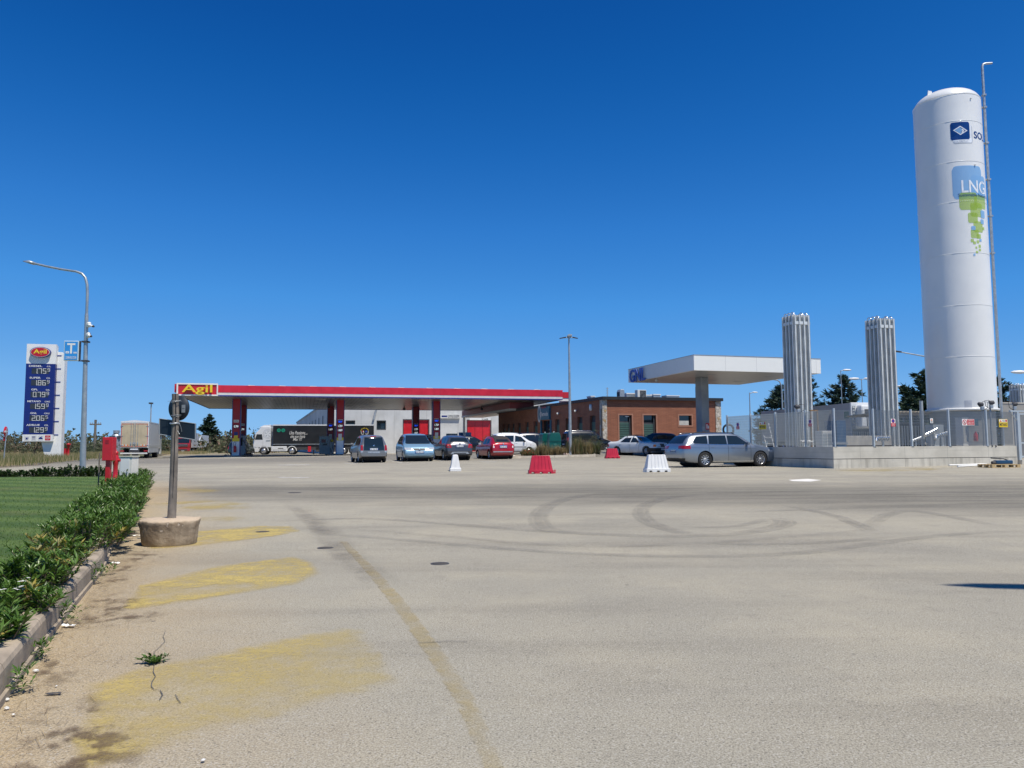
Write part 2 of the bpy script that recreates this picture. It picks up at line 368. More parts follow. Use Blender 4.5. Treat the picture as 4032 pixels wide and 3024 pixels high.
# tyre marks
m_rub = decal('tyre_rubber_mark', (.14, .135, .125), .20, 2.2, .3, .72)
m_rubw = decal('faint_tyre_film', (.19, .18, .165), .20, 1.0, .1, .8)
def arc(pl, w, dz, mat=m_rub, off=0):
    P = [gp(*p) for p in pl]; Q = []
    for i in range(len(P) - 1):
        p0 = P[max(i - 1, 0)]; p1 = P[i]; p2 = P[i + 1]; p3 = P[min(i + 2, len(P) - 1)]
        for k in range(6):
            t = k / 6; Q.append(.5 * ((2 * p1) + (p2 - p0) * t + (2 * p0 - 5 * p1 + 4 * p2 - p3) * t * t + (3 * p1 - p0 - 3 * p2 + p3) * t ** 3))
    Q.append(P[-1]); vs = []; fs = []; uv = []
    for i, q in enumerate(Q):
        d = (Q[min(i + 1, len(Q) - 1)] - Q[max(i - 1, 0)]); d.z = 0; d.normalize(); s = Vector((d.y, -d.x, 0)); q = q + s * off; e = min(1, min(i, len(Q) - 1 - i) / 5)
        for k, a in ((-1, 0), (-.4, 1), (.4, 1), (1, 0)):
            p = q + s * (w / 2 * k); vs.append((p.x, p.y, g(p.x, p.y) + dz)); uv.append(a * e)
        if i: b = i * 4; fs += [(b - 4 + j, b - 3 + j, b + 1 + j, b + j) for j in range(3)]
    me = bpy.data.meshes.new('tyre_mark'); me.from_pydata(vs, [], fs); lay = me.uv_layers.new(name='UVMap')
    for l in me.loops: lay.data[l.index].uv = (uv[l.vertex_index], 0)
    me.materials.append(mat); tag(link('tyre_mark', me), kind='structure')
S = 1.0375
def c8(l): return [(1900 + x / S, 1860 + y / S) for x, y in l]
arcs = [([(560, 80), (400, 98), (290, 128), (238, 165), (232, 200), (270, 235), (420, 252), (700, 262), (900, 260), (1080, 247), (1200, 225), (1235, 205), (1200, 185)], .42),
        ([(900, 92), (760, 105), (670, 135), (648, 170), (690, 210), (780, 240), (860, 258)], .38),
        ([(-900, 205), (-500, 190), (-100, 215), (200, 240), (500, 258)], .34),
        ([(-700, 250), (-300, 280), (100, 315), (500, 338), (900, 345), (1250, 335), (1550, 300), (1850, 262), (2180, 240)], .30),
        ([(880, 292), (1150, 296), (1450, 285), (1700, 262)], .28), ([(1200, 130), (1400, 170), (1520, 210), (1600, 250)], .3), ([(1560, 240), (1640, 180), (1760, 160), (1950, 190), (2150, 230)], .32),
        ([(1000, 165), (1300, 155), (1600, 148)], .22), ([(760, 225), (1000, 225), (1120, 205), (1150, 190)], .25)]
for i, (l, w_) in enumerate(arcs):
    arc(c8(l), w_ * .95, .005 + .0004 * i, m_rubw)
    for j, (o_, ww) in enumerate(((-.30, .16), (.05, .22), (.36, .12))): arc(c8(l), w_ * ww * 2, .009 + .0004 * i + .0001 * j, m_rub, w_ * o_)
m_rub2 = decal('broad_tyre_wear', (.19, .17, .145), .35, 1.5, .25, .8)
arc([(1180, 1990), (1290, 2090), (1400, 2200), (1560, 2330)], .5, .011, m_rub2)
arc([(1100, 1960), (1220, 2050), (1330, 2170), (1500, 2300)], .4, .012, m_rub2)
arc([(1300, 2080), (1700, 2110), (2200, 2150), (2800, 2140), (3500, 2080)], .3, .013, m_rub2)
# inspection covers, oval in perspective
for i, (u, v) in enumerate(((1034, 2095), (1281, 2158), (1732, 2220), (1160, 1940))):
    p = gp(u, v); c = thing('manhole_cover', ['round dark cover in the forecourt on the yellow stripe beside the concrete tub', 'round dark cover in the asphalt just right of the yellow stripes', 'lone round dark cover in open asphalt near the middle', 'farthest round dark cover in the asphalt behind the signpost'][i], 'manhole cover', (p.x, p.y, g(p.x, p.y)), 0, 'round covers set in the forecourt')
    r = .082 if i < 3 else .15
    MB().lathe([(r, -.01), (r, .006), (r - .012, .007), (0.001, .007)], 28).build('lid', M('cast_iron', (.07, .062, .055), .8, .2, .2, 20), c)
    MB().lathe([(r + .018, -.01), (r + .018, .005), (r + .001, .005), (r + .001, -.01)], 28, cap=False).build('rim', m_dark, c)
# other dark stain spots
m_stain = decal('oil_stain', (.07, .065, .06), .75, 8, .2, .5)
for u, v, a, b in ((2432, 2268, 60, 8), (1640, 3002, 45, 14), (3760, 2163, 75, 9), (3880, 2186, 110, 12), (3140, 2280, 40, 5), (2580, 2590, 14, 6), (2640, 2858, 22, 6), (880, 2558, 42, 8), (625, 2756, 36, 16), (795, 2748, 24, 8), (705, 2772, 24, 7), (2433, 2000, 24, 3), (2750, 2006, 20, 3), (4000, 1926, 90, 4), (690, 2200, 80, 6)):
    sheet('oil_stain', [(u + a / 2 * cos(t * pi / 5) * (1 + .2 * sin(t * 3)), v + b / 2 * sin(t * pi / 5)) for t in range(10)], .009, m_stain)
# crack lines
m_crack = M('crack', (.10, .095, .09), .95)
def crack(pl, w=.008):
    P = [gp(*p) for p in pl]; mb = MB(); vs = []; random.seed(3)
    for i, q in enumerate(P):
        d = P[min(i + 1, len(P) - 1)] - P[max(i - 1, 0)]; d.z = 0; d.normalize(); s = Vector((d.y, -d.x, 0)) * w * random.uniform(.5, 1.3)
        for k in (-1, 1): p = q + s * k; vs.append((p.x, p.y, g(p.x, p.y) + .0075))
    mb.add(vs, [(2 * i, 2 * i + 1, 2 * i + 3, 2 * i + 2) for i in range(len(P) - 1)]); tag(mb.build('crack', m_crack), kind='structure')
crack([(607, 2625), (603, 2650), (612, 2668), (598, 2690), (596, 2708), (606, 2720), (630, 2722), (640, 2740), (628, 2762)], .0028)
crack([(652, 2489), (642, 2510), (650, 2530), (625, 2555), (605, 2572), (618, 2600), (610, 2622)], .0016)
crack([(690, 2740), (700, 2760), (712, 2775)], .002); crack([(560, 2560), (585, 2575), (602, 2590)], .0016)
crack([(1650, 2535), (1720, 2532), (1760, 2528), (1840, 2530)], .004)
# ---- lawn, kerb, verge ----
mk = bpy.data.materials.new('mown_grass'); n = NT(mk); P = n.coord(); X = n.xyz(P)
st = n.math('SINE', n.math('MULTIPLY', n.math('ADD', X[1], n.math('MULTIPLY', X[0], .35)), 5.6))
c_ = n.mix(n.mapr(n.math('ADD', st, n.math('MULTIPLY', n.noise(P, 1.2, 4), 2)), .2, 2, 0, 1), (.068, .13, .022), (.115, .185, .036))
c_ = n.mix(n.mapr(n.noise(P, .5, 5), .5, .72, 0, .55), c_, (.15, .15, .05)); c_ = n.mix(n.mapr(n.noise(P, 60, 2), .3, .7), n.mix(1, c_, (.6, .6, .6), 'MULTIPLY'), n.mix(1, c_, (1.4, 1.4, 1.4), 'MULTIPLY'))
n.L(c_, n.b.inputs['Base Color']); n.b.inputs['Roughness'].default_value = .9; n.bump(n.noise(P, 90, 3), .03, 1)
def lawn_in(x, y): return y < 24.6 and x < kx(y) - .12
xs = seq((-60, -20, 2), (-20, -1, .35)); ys = seq((-4, 24.6, .5))
mb = MB(); vs = [(min(x, kx(y) - .35), y, g(x, y) + .17) for y in ys for x in xs]; W = len(xs)
mb.add(vs, [(j * W + i, j * W + i + 1, (j + 1) * W + i + 1, (j + 1) * W + i) for j in range(len(ys) - 1) for i in range(W - 1)], 0, True)
mb.add([(x, y, g(x, 24.6) + z) for x in (-60, kx(24.6) - .35) for y, z in ((24.6, .17), (24.64, -.05))], [(0, 1, 3, 2)])
tag(mb.build('lawn', mk), kind='structure')
random.seed(11); mb = MB()
for k in range(26000):
    y = 3.5 + 21 * random.random() ** 1.4; x = kx(y) - .5 - random.random() ** 1.3 * (3 + y * .5); z = g(x, y) + .168; h = random.uniform(.015, .035); a = random.uniform(0, 6.28); dx, dy = cos(a) * .006, sin(a) * .006; l = random.uniform(-.012, .012)
    mb.tri((x - dx, y - dy, z), (x + dx, y + dy, z), (x + l, y + l, z + h))
tag(mb.build('grass', leafmat('grass_blades', (.07, .14, .02), (.12, .20, .035), .7, .3), fix=False), 'short green mown grass blades of the lawn', 'grass', kind='stuff')
mb = MB()   # moulded kerb with rounded front edge, in one-metre stones
ky = seq((1.0, 21.0, 1.02))
for y0, y1 in zip(ky, ky[1:]):
    y1 -= .008; pr = [(0, -.1), (0, .15), (-.012, .175), (-.035, .188), (-.15, .192), (-.15, -.1)]
    A = [Vector((kx(y0) + p[0], y0, g(kx(y0), y0) + p[1])) for p in pr]; B = [Vector((kx(y1) + p[0], y1, g(kx(y1), y1) + p[1])) for p in pr]; k = len(pr)
    mb.add(A + B, [(i, (i + 1) % k, (i + 1) % k + k, i + k) for i in range(k)] + [tuple(range(k)), tuple(reversed(range(k, 2 * k)))])
tag(mb.build('kerb', m_conc_l), kind='structure')
mb = MB()   # footing lip below the kerb
for y0, y1 in zip(ky, ky[1:]):
    mb.add([Vector((kx(y) + dx, y, g(kx(y), y) + z)) for y in (y0, y1) for dx, z in ((.002, .045), (.02, .04), (.02, -.05))], [(0, 1, 4, 3), (1, 2, 5, 4)])
tag(mb.build('kerb_footing', m_conc_l), kind='structure')
mb = MB()   # planting soil strip
vs = []
for y in seq((1, 24.4, .5)): vs += [(kx(y) - .151, y, g(kx(y), y) + .15), (kx(y) - .5, y, g(kx(y), y) + .178)]
mb.add(vs, [(2 * i, 2 * i + 1, 2 * i + 3, 2 * i + 2) for i in range(len(vs) // 2 - 1)]); tag(mb.build('soil_bed', M('planting_soil', (.13, .085, .05), .95, 0, .3, 9, .02, 25)), kind='structure')
# verge beyond the side drive (where the price sign stands) and the road behind it
mv = M('verge_grass', (.10, .10, .04), .95, 0, .35, .9, .03, 20)
def verge_edge(u): return 1.0
vp = [gp(u, v) for u, v in ((-300, 1850), (0, 1842), (150, 1833), (235, 1818), (330, 1806), (450, 1798), (545, 1803), (600, 1800), (640, 1792), (700, 1782))]
vb = [Vector((p.x * 2.4, p.y * 2.4, 0)) for p in vp]
mb = MB(); vs = []
for p, q in zip(vp, vb):
    for t in (0, .1, .3, .6, 1): r_ = p.lerp(q, t); vs.append((r_.x, r_.y, g(r_.x, r_.y) + .12))
K = len(vp); mb.add(vs, [(i * 5 + j, (i + 1) * 5 + j, (i + 1) * 5 + j + 1, i * 5 + j + 1) for i in range(K - 1) for j in range(4)], 0, True)
tag(mb.build('verge', mv), kind='structure')
mb = MB()
for p, q in zip(vp, vp[1:]):
    d = (q - p).normalized(); s = Vector((d.y, -d.x, 0)) * .0
    back = Vector((p.x * .004, p.y * .004, 0)); b2 = Vector((q.x * .004, q.y * .004, 0))
    T = [(p, 0), (p, .15), (p + back, .15), (q, 0), (q, .15), (q + b2, .15)]
    mb.add([(a.x, a.y, g(a.x, a.y) + z) for a, z in T], [(0, 1, 4, 3), (1, 2, 5, 4)])
tag(mb.build('verge_kerb', m_conc_l), kind='structure')
# far road on the left
sheet('road', [(600, 1783), (700, 1781), (1000, 1775), (1000, 1771.5), (700, 1772.5), (600, 1774)], .16, M('road_asphalt', (.24, .235, .225), .9), edge=False)
# ---------------- plants ----------------
def leaf(mb, p, d, L, W, up, mi=0):
    """a pointed leaf bent along its midrib"""
    d = d.normalized(); s = d.cross(up)
    if s.length < .01: s = Vector((1, 0, 0))
    s = s.normalized() * W / 2; nrm = s.cross(d).normalized()
    a = p; b = p + d * L * .45; t = p + d * L - nrm * L * .10
    lift = nrm * W * .16
    mb.add([a, b + s + lift, t, b - s + lift, b], [(0, 4, 1), (1, 4, 2), (0, 3, 4), (3, 2, 4)], mi)
def rv(k=1): return Vector((random.gauss(0, k), random.gauss(0, k), random.gauss(0, k)))
m_ole = leafmat('oleander_leaf', (.045, .105, .012), (.11, .20, .028), .38, .22)
m_oley = leafmat('yellowing_leaf', (.34, .27, .03), (.33, .30, .13), .5, .3)
m_bark = M('bark', (.13, .10, .07), .9, 0, .3, 10)
def shrub(mb, c, rx, ry, h, nst, lpw, LL=.12, LW=.022, yel=0, stems=None):
    for k in range(nst):
        a = random.uniform(0, 2 * pi); q = sqrt(random.random()); base = Vector((c[0] + rx * q * cos(a) * .75, c[1] + ry * q * sin(a) * .75, c[2]))
        hh = h * (1 - .35 * q * q) * random.uniform(.7, 1.08)
        tip = base + Vector((rx * .45 * q * cos(a) + random.gauss(0, .04), ry * .45 * q * sin(a) + random.gauss(0, .04), hh))
        d0 = (tip - base); yl = random.random() < yel
        if stems is not None: stems.tube([base, tip], [.006, .003], 4, smooth=False, cap=False)
        for j in range(lpw):
            t = 1 - .85 * (random.random() ** 1.35); p = base + d0 * t; a2 = random.uniform(0, 2 * pi)
            out = Vector((cos(a2), sin(a2), random.uniform(.25, 1.5) if t > .6 else random.uniform(-.1, .8)))
            leaf(mb, p, out, LL * random.uniform(.6, 1.15), LW * random.uniform(.8, 1.2), Vector((0, 0, 1)) + rv(.25), 1 if (yl or random.random() < yel * .15) else 0)
random.seed(5)
hg = thing('oleander_hedge', 'long dense green oleander hedge running behind the kerb to the hydrant', 'hedge', (0, 0, 0))
mb = MB(); ms = MB(); y = 9.3
while y < 20.8:
    big = .55 + .1 * sin(y * 1.7); x = kx(y) - .20 + (.10 if y > 12 else 0)
    shrub(mb, (x, y, g(x, y) + .12), .40, .46, .36 + .04 * sin(y * 1.7) + .012 * (y - 9), 60, 30, .105, .021, 0, ms); y += .55
mb.build('foliage', [m_ole, m_oley], hg, fix=False); ms.build('stems', m_bark, hg, fix=False)
def bush(label, y, off, r, h, n_, yel, lpw=26, LL=.095, name='oleander_shrub'):
    x = kx(y) - off; t = thing(name, label, 'shrub', (x, y, g(x, y) + .16), 0, 'oleander shrubs at the kerb')
    a = MB(); s = MB(); shrub(a, (0, 0, 0), r, r * .9, h, int(n_ * 1.3), lpw, LL, .02, yel, s)
    a.build('foliage', [m_ole, m_oley], t, fix=False); s.build('stems', m_bark, t, fix=False); return t
bush('leafy oleander shrub with a few yellow leaves, just before the long hedge', 8.35, .28, .36, .36, 40, .05)
bush('low oleander shrub with many dead straw-coloured and yellow leaves', 7.25, .34, .30, .27, 34, .30)
bush('bright green oleander shrub leaning over the kerb, in front of the yellowed one', 6.2, .26, .28, .26, 44, .02)
bs_ = bush('oleander shrub with small white blossoms, second nearest to the camera', 5.2, .24, .24, .20, 34, .08)
random.seed(9); a = MB()
for i in range(16):
    q = Vector((random.uniform(-.2, .2), random.uniform(-.2, .2), random.uniform(.17, .25)))
    for k in range(5): an = k * 1.2566; d_ = Vector((cos(an), sin(an), .3)); leaf(a, q, d_, .016, .011, Vector((0, 0, 1)))
a.build('blossoms', m_white, bs_, fix=False)
bush('nearest oleander shrub, cut off by the left edge of the photo', 4.45, .22, .24, .17, 34, .05, 24)
# weeds
def weed(label, p, r, h, n_, name='weed', mat=None, lpw=9, LL=.06, LW=.012, grp='weeds at the foot of the kerb'):
    t = thing(name, label, 'weed', p, 0, grp); a = MB(); shrub(a, (0, 0, 0), r, r, h, n_, lpw, LL, LW); a.build('foliage', mat or m_ole, t, fix=False); return t
for i, (u, v, h) in enumerate(((330, 2300, .22), (265, 2460, .17), (148, 2600, .13), (50, 2735, .17), (405, 2265, .12))):
    p = gp(u, v); weed(['tall feathery weed between kerb and straw, below the yellowed shrub', 'upright weed at the kerb beside the larger white paper', 'small dark weed at the kerb below the nearest shrubs', 'weed at the kerb in the lower left corner', 'thin weed at the kerb close to the concrete tub'][i], (kx(p.y) + .05, p.y, g(p.x, p.y)), .05, h, 9)
p = gp(615, 2612); weed('lone small green weed growing from a crack in the yellow paint', (p.x, p.y, g(p.x, p.y)), .035, .035, 14, LL=.045, LW=.014, grp=None)
# straw and twigs
random.seed(8); mb = MB()
for k in range(1500):
    yy = random.choice((random.uniform(2.4, 10), random.uniform(5.5, 9))); x = kx(yy) + .05 + abs(random.gauss(0, .22)); z = g(x, yy) + .009 + random.random() * .008; a = random.uniform(0, pi); l = random.uniform(.02, .07); w_ = .0014
    dx, dy = cos(a) * l, sin(a) * l; mb.quad((x - dx, yy - dy, z), (x + dx, yy + dy, z + .004), (x + dx + dy / l * w_, yy + dy - dx / l * w_, z + .004), (x - dx + dy / l * w_, yy - dy - dx / l * w_, z), random.randrange(2))
tag(mb.build('straw', [M('straw', (.36, .26, .12), .9, 0, .3), M('dead_stalk', (.16, .10, .06), .9, 0, .3)], fix=False), 'straw and dead stalks swept against the kerb', 'straw', kind='stuff')
# litter
def paper(label, u, v, L, W, mat, name='paper', crumple=.02, cat='litter', grp='scraps of litter by the kerb'):
    p = gp(u, v); random.seed(int(u)); nx, ny = 7, 5; vs = []
    for j in range(ny):
        for i in range(nx):
            x = (i / (nx - 1) - .5) * L; y = (j / (ny - 1) - .5) * W; k = 1 - .3 * random.random()
            vs.append((x * k, y * k, .008 + random.random() * crumple))
    m_ = MB(); m_.add(vs, [(j * nx + i, j * nx + i + 1, (j + 1) * nx + i + 1, (j + 1) * nx + i) for j in range(ny - 1) for i in range(nx - 1)], 0, False)
    o = m_.build(name, mat, None, (p.x, p.y, g(p.x, p.y)), (0, 0, random.uniform(-.5, .5)), fix=False); s = o.modifiers.new('t', 'SOLIDIFY'); s.thickness = .001
    return tag(o, label, cat, grp)
paper('crumpled white paper on the straw, larger and nearer of the white scraps', 270, 2472, .10, .055, m_white)
paper('white paper scrap lying beside the concrete tub end of the kerb', 455, 2222, .10, .06, m_white)
paper('flat piece of black rubber on dusty asphalt at lower left', 210, 2738, .085, .03, m_dark, 'rubber_scrap', .006)
paper('dirty white rag next to the drain grate behind the tub', 540, 2113, .13, .05, m_white, 'rag', .02)
for i, (u, v, s_) in enumerate(((28, 2762, .02), (25, 2798, .022), (52, 2822, .016), (140, 2650, .03), (800, 3004, .018), (222, 2708, .012))):
    p = gp(u, v); m_ = MB(); random.seed(i); m_.lathe([(0.001, 0), (s_ * .5, .002), (s_ * .55, s_ * .25), (s_ * .3, s_ * .5), (.001, s_ * .52)], 7, smooth=False, cap=False)
    tag(m_.build('pebble', m_offw, None, (p.x, p.y, g(p.x, p.y) + .006), (.2, .1, i)), ['white pebble nearest the kerb corner at lower left', 'second white pebble below the kerb corner at lower left', 'lowest white pebble in the brown straw at lower left', 'flat pale stone beside the kerb weeds', 'white pebble on asphalt at the bottom edge', 'tiny white pebble beside the flat black rubber piece'][i], 'pebble', 'pale pebbles on the asphalt')
# drain grate
p = gp(478, 2098); t = thing('drain_grate', 'rusty square drain grate half hidden between hedge and concrete tub', 'drain grate', (p.x, p.y, g(p.x, p.y)), .4); m_ = MB()
for i in range(9): m_.box(-.2 + i * .045, -.185 + i * .045, -.18, .18, .002, .012)
for y_ in (-.18, -.06, .06, .17): m_.box(-.2, .175, y_, y_ + .012, .0025, .0105)
m_.build('bars', M('rusty_iron', (.14, .10, .08), .8, .3, .3, 20), t); MB().box(-.21, .185, -.19, .19, -.02, .0015).build('pit', m_black, t)
# row of low shrubs at the far edge of the lawn
m_low = leafmat('pittosporum_leaf', (.022, .05, .012), (.06, .12, .02), .4, .2)
for i, (u, wd, hp, dn) in enumerate(((-10, 80, 62, 1), (108, 115, 50, 1), (225, 130, 44, .45), (330, 150, 58, 1), (480, 210, 62, 1.1), (700, 0, 0, 0), (660 / 2.3, 0, 0, 0), (288 + 0, 0, 0, 0))):
    if not wd: continue
for i, (x0, x1, top, dn) in enumerate(((-60, 12, 610, 1), (95, 215, 598, 1), (215, 365, 600, .4), (370, 520, 590, 1), (470, 800, 570, 1), (820, 1000, 545, 1), (1050, 1115, 560, .9), (1110, 1310, 550, 1))):
    u0, u1 = x0 / 3.16, x1 / 3.16; Yd = 25.3; p = at((u0 + u1) / 2, 1862, Yd); wd = (u1 - u0) / F * Yd; h = (1864 - 1640 - top / 3.16) / F * Yd
    z0 = g(p.x, Yd) + .05; t = thing('low_shrub', ['low shrub at the far lawn edge, cut off by the left side', 'low round shrub beyond the lawn, left of the thin one', 'thin see-through shrub at the lawn edge in front of the dry grass', 'low dark shrub beyond the lawn, below the left half of the price sign', 'widest low shrub beyond the lawn, at the foot of the price sign', 'low shrub directly left of the tall lamp post foot', 'narrow shrub directly right of the tall lamp post foot', 'low shrub between the lamp post and the red hose cabinet'][i], 'shrub', (p.x, Yd, z0), 0, 'low shrubs along the far lawn edge')
    a = MB(); s = MB(); random.seed(50 + i); shrub(a, (0, 0, 0), wd * .52, .42, h * 1.08, int(60 * dn * max(.5, wd)), 44, .075, .04, 0, s); a.build('foliage', m_low, t, fix=False); s.build('stems', m_bark, t, fix=False)

# ---------------- concrete tub with the signpost ----------------
p = gp(668, 2150); Yc = p.y + .20; sx = Yc / F
t = thing('concrete_tub_signpost', 'round chipped concrete tub holding a grey wooden post with two traffic signs seen from behind', 'signpost', (at(668, 2100, Yc).x, Yc, g(p.x, Yc)))
def tz(v, Y=Yc): return at(668, v, Y).z - g(p.x, Yc)
hT = tz(2052, Yc - .3)
random.seed(2); m_ = MB(); N = 56; rings = []
rt = 112 * sx; rb = 100 * sx
prof = [(rb * .97, 0), (rb, .03), (rb * 1.02, .10), (rb * 1.06, .22), (rt * .985, hT - .05), (rt * .995, hT - .02), (rt * .97, hT), (rt * .6, hT + .012), (.001, hT + .015)]
vs = []
for j, (r, z) in enumerate(prof):
    for k in range(N):
        a = 2 * pi * k / N; e = (sin(3 * a + j) * .006 + random.gauss(0, .003)) * (1 if j > 2 else .4) * (0 if j > 7 else 1); zz = z + (random.gauss(0, .005) + .008 * sin(5 * a) if 4 <= j <= 6 else 0)
        vs.append(((r + e) * cos(a), (r + e) * sin(a), zz))
m_.add(vs, [(j * N + k, j * N + (k + 1) % N, (j + 1) * N + (k + 1) % N, (j + 1) * N + k) for j in range(len(prof) - 1) for k in range(N)], 0, True)
mt = bpy.data.materials.new('chipped_concrete'); n = NT(mt); P = n.coord(); X = n.xyz(P)
c_ = n.mix(n.mapr(n.noise(P, 5, 5), .35, .65), (.27, .20, .13), (.38, .30, .21)); sv = n.comb(n.math('MULTIPLY', X[0], 9), n.math('MULTIPLY', X[1], 9), n.math('MULTIPLY', X[2], .8))
c_ = n.mix(n.mapr(n.noise(sv, 1, 3), .5, .7, 0, .5), c_, (.20, .15, .10)); c_ = n.mix(n.mapr(n.noise(P, 7, 2), .66, .68, 0, .8), c_, (.55, .46, .36))
c_ = n.mix(n.mapr(n.math('ADD', X[2], n.math('MULTIPLY', n.noise(P, 12, 3), .06)), hT - .0, hT + .03), c_, (.52, .41, .29))
n.L(c_, n.b.inputs['Base Color']); n.b.inputs['Roughness'].default_value = .92; n.bump(n.math('ADD', n.noise(P, 14, 5), n.mapr(n.noise(P, 7, 2), .66, .68, 0, -.6)), .012)
m_.build('tub', mt, t)
# post: bent weathered pole
def lp(u, v, Y=Yc): q = at(u, v, Y); return Vector((q.x - t.location.x, q.y - t.location.y, q.z - t.location.z))
pts = [lp(676, 2030), lp(680, 1960), lp(683, 1880), lp(686, 1800), lp(688, 1720), lp(692, 1640), lp(690, 1551)]
pts[0].z = hT - .02
m_ = MB(); m_.tube(pts, [.055, .051, .049, .047, .045, .043, .042], 16)
m_.build('post', M('weathered_post', (.19, .165, .14), .9, 0, .3, 7, .006, 9, streak=.7), t)
m_ = MB(); m_.tube([p_ + Vector((.018, -.043 * k_, 0)) for p_, k_ in zip(pts[1:], (1.04, 1, .96, .92, .88, .86))], [.004, .006, .007, .007, .008, .006], 6); m_.build('crack', m_black, t)
rotz = radians(-24)
# round sign back
c = lp(705, 1607, Yc + .1); RR = 50 * sx
Tn = Matrix.Translation(c) @ Matrix.Rotation(radians(-20), 4, 'Z')
m_ = MB(); m_.lathe([(.001, .008), (RR - .012, .008), (RR - .01, -.01), (RR, -.01), (RR, .012), (.001, .012)], 40, T=Tn @ Matrix.Rotation(radians(90), 4, 'X')); rs = m_.build('round_sign', m_blacktxt, t)
m_ = MB(); m_.box(-.03, .03, -.0135, -.011, -.052, .052, T=Tn @ XT(.085, 0, -.01)); m_.box(-.02, .02, -.0142, -.0137, -.01, -.004, 1, T=Tn @ XT(.085, 0, 0)); m_.build('label', [m_grey, m_dark], rs)
# rectangular sign back
a0, a1, b0, b1 = lp(628, 1648, Yc + .09), lp(628, 1710, Yc + .09), lp(769, 1668, Yc - .0), lp(769, 1732, Yc - .0)
up = Vector((0, 0, 1)); ex = (b0 - a0); exn = ex.normalized(); th = exn.cross(up).normalized() * .022
m_ = MB(); m_.add([a0, a1, b1, b0, a0 - th, a1 - th, b1 - th, b0 - th], [(0, 1, 2, 3), (7, 6, 5, 4), (0, 3, 7, 4), (1, 0, 4, 5), (2, 1, 5, 6), (3, 2, 6, 7)])
rc = m_.build('rectangular_sign', m_blacktxt, t)
m_ = MB(); e = .006
for A_, B_ in ((a0, b0), (b0, b1), (b1, a1), (a1, a0)): m_.tube([A_, B_], .006, 6)
m_.build('rim', m_grey, rc)
for u, v, r in ((689, 1583, .047), (690, 1636, .047), (688, 1668, .05)):
    c = lp(u, v); MB().tube([c + Vector((r * 1.06 * cos(a * pi / 8), r * 1.06 * sin(a * pi / 8), .004 * sin(a))) for a in range(17)], .004 if r < .05 else .012, 6).build('clamp', m_steel, t)
for q_ in ([lp(660, 1580, Yc - .04), lp(700, 1577, Yc - .06), lp(716, 1580, Yc + .02)], [lp(668, 1587, Yc + .05), lp(700, 1580, Yc - .06), lp(712, 1575, Yc)], [lp(704, 1664, Yc - .05), lp(712, 1680, Yc - .06), lp(716, 1700, Yc - .04)], [lp(698, 1695, Yc - .05), lp(708, 1710, Yc - .06)], [lp(690, 1634, Yc - .05), lp(714, 1634, Yc - .03), lp(712, 1638, Yc), lp(692, 1641, Yc - .05)]):
    MB().tube(q_, .0025, 5).build('wire_tie', m_steel, t)

# ---------------- red hose cabinet, hydrant, meter box, stake ----------------
Yq = 16.6; q = at(425, 1905, Yq); z0 = g(q.x, Yq) + .16
t = thing('hose_cabinet', 'tall red steel fire-hose cabinet standing on a red post at the end of the hedge', 'fire hose cabinet', (q.x, Yq, z0)); s_ = Yq / F
def H_(v, Y=Yq): return at(425, v, Y).z - z0
m_ = MB(); m_.box(-19 * s_, 20 * s_, -.09, .09, H_(1814), H_(1722)); b = m_.build('cabinet', m_red, t, bevel=.008)
m_ = MB(); m_.box(-17 * s_, 18 * s_, -.097, -.092, H_(1812), H_(1724)); d_ = m_.build('door', m_red, t, bevel=.003)
m_ = MB()
for i in range(4): m_.box(-.04, .04, -.104, -.098, H_(1733) - i * .022, H_(1733) - i * .022 + .008)
m_.build('vents', m_red, d_); m_ = MB(); m_.box(-.045, .045, -.045, .045, 0, H_(1814)); m_.build('post', m_red, t, bevel=.004)
Yq = 17.6; q = at(453, 1890, Yq); z0 = g(q.x, Yq) + .16; k = Yq / F
t = thing('fire_hydrant', 'red pillar hydrant with brass cap beside the red hose cabinet', 'hydrant', (q.x, Yq, z0))
zt = at(453, 1779, Yq).z - z0; r1 = .052
prof = [(r1 * 1.5, -.05), (r1 * 1.5, .02), (r1, .03), (r1 * 1.0, .10), (r1 * 1.7, .12 + .02), (r1 * 1.7, .19), (r1, .21), (r1 * .95, zt - .30), (r1 * 1.15, zt - .27), (r1 * 1.25, zt - .12), (r1 * 1.0, zt - .09), (r1 * .9, zt - .05), (r1 * 1.05, zt - .04), (r1 * .9, zt - .0), (.015, zt + .02), (.015, zt + .05), (.001, zt + .05)]
b = MB().lathe(prof, 20).build('barrel', m_red, t)
MB().cyl((-.01, -.05, zt - .19), (-.015, -.105, zt - .19), .036, .03, 12).build('outlet_cap', M('brass', (.45, .28, .08), .35, .8, .1), t)
MB().cyl((.05, 0, zt - .19), (.10, 0, zt - .19), .034, .034, 12).build('side_outlet', m_red, t)
Yq = 18.6; q = at(506, 1890, Yq); z0 = g(q.x, Yq); k = Yq / F
t = thing('meter_cabinet', 'cream coloured meter cabinet half hidden behind the hedge end', 'cabinet', (q.x, Yq, z0), radians(-8)); zt = at(506, 1795, Yq).z - z0
m_ = MB(); m_.box(-.16, .16, -.13, .13, 0, zt - .03); m_.build('body', M('cream_panel', (.74, .71, .63), .5, 0, .05), t, bevel=.008)
m_ = MB(); m_.box(-.18, .18, -.15, .15, zt - .029, zt); m_.build('lid', M('cream_lid', (.55, .53, .42), .6), t, bevel=.008); m_ = MB(); m_.box(-.13, .11, -.137, -.131, .06, zt - .06); m_.build('door', m_white, t, bevel=.003)
Yq = 16.9; q = at(387, 1908, Yq); z0 = g(q.x, Yq) + .16
tag(MB().tube([(q.x, Yq, z0 - .05), (q.x + .004, Yq, at(389, 1784, Yq).z)], [.016, .014], 8).build('wooden_stake', m_wood), 'thin wooden stake standing in the lawn left of the hose cabinet', 'stake')
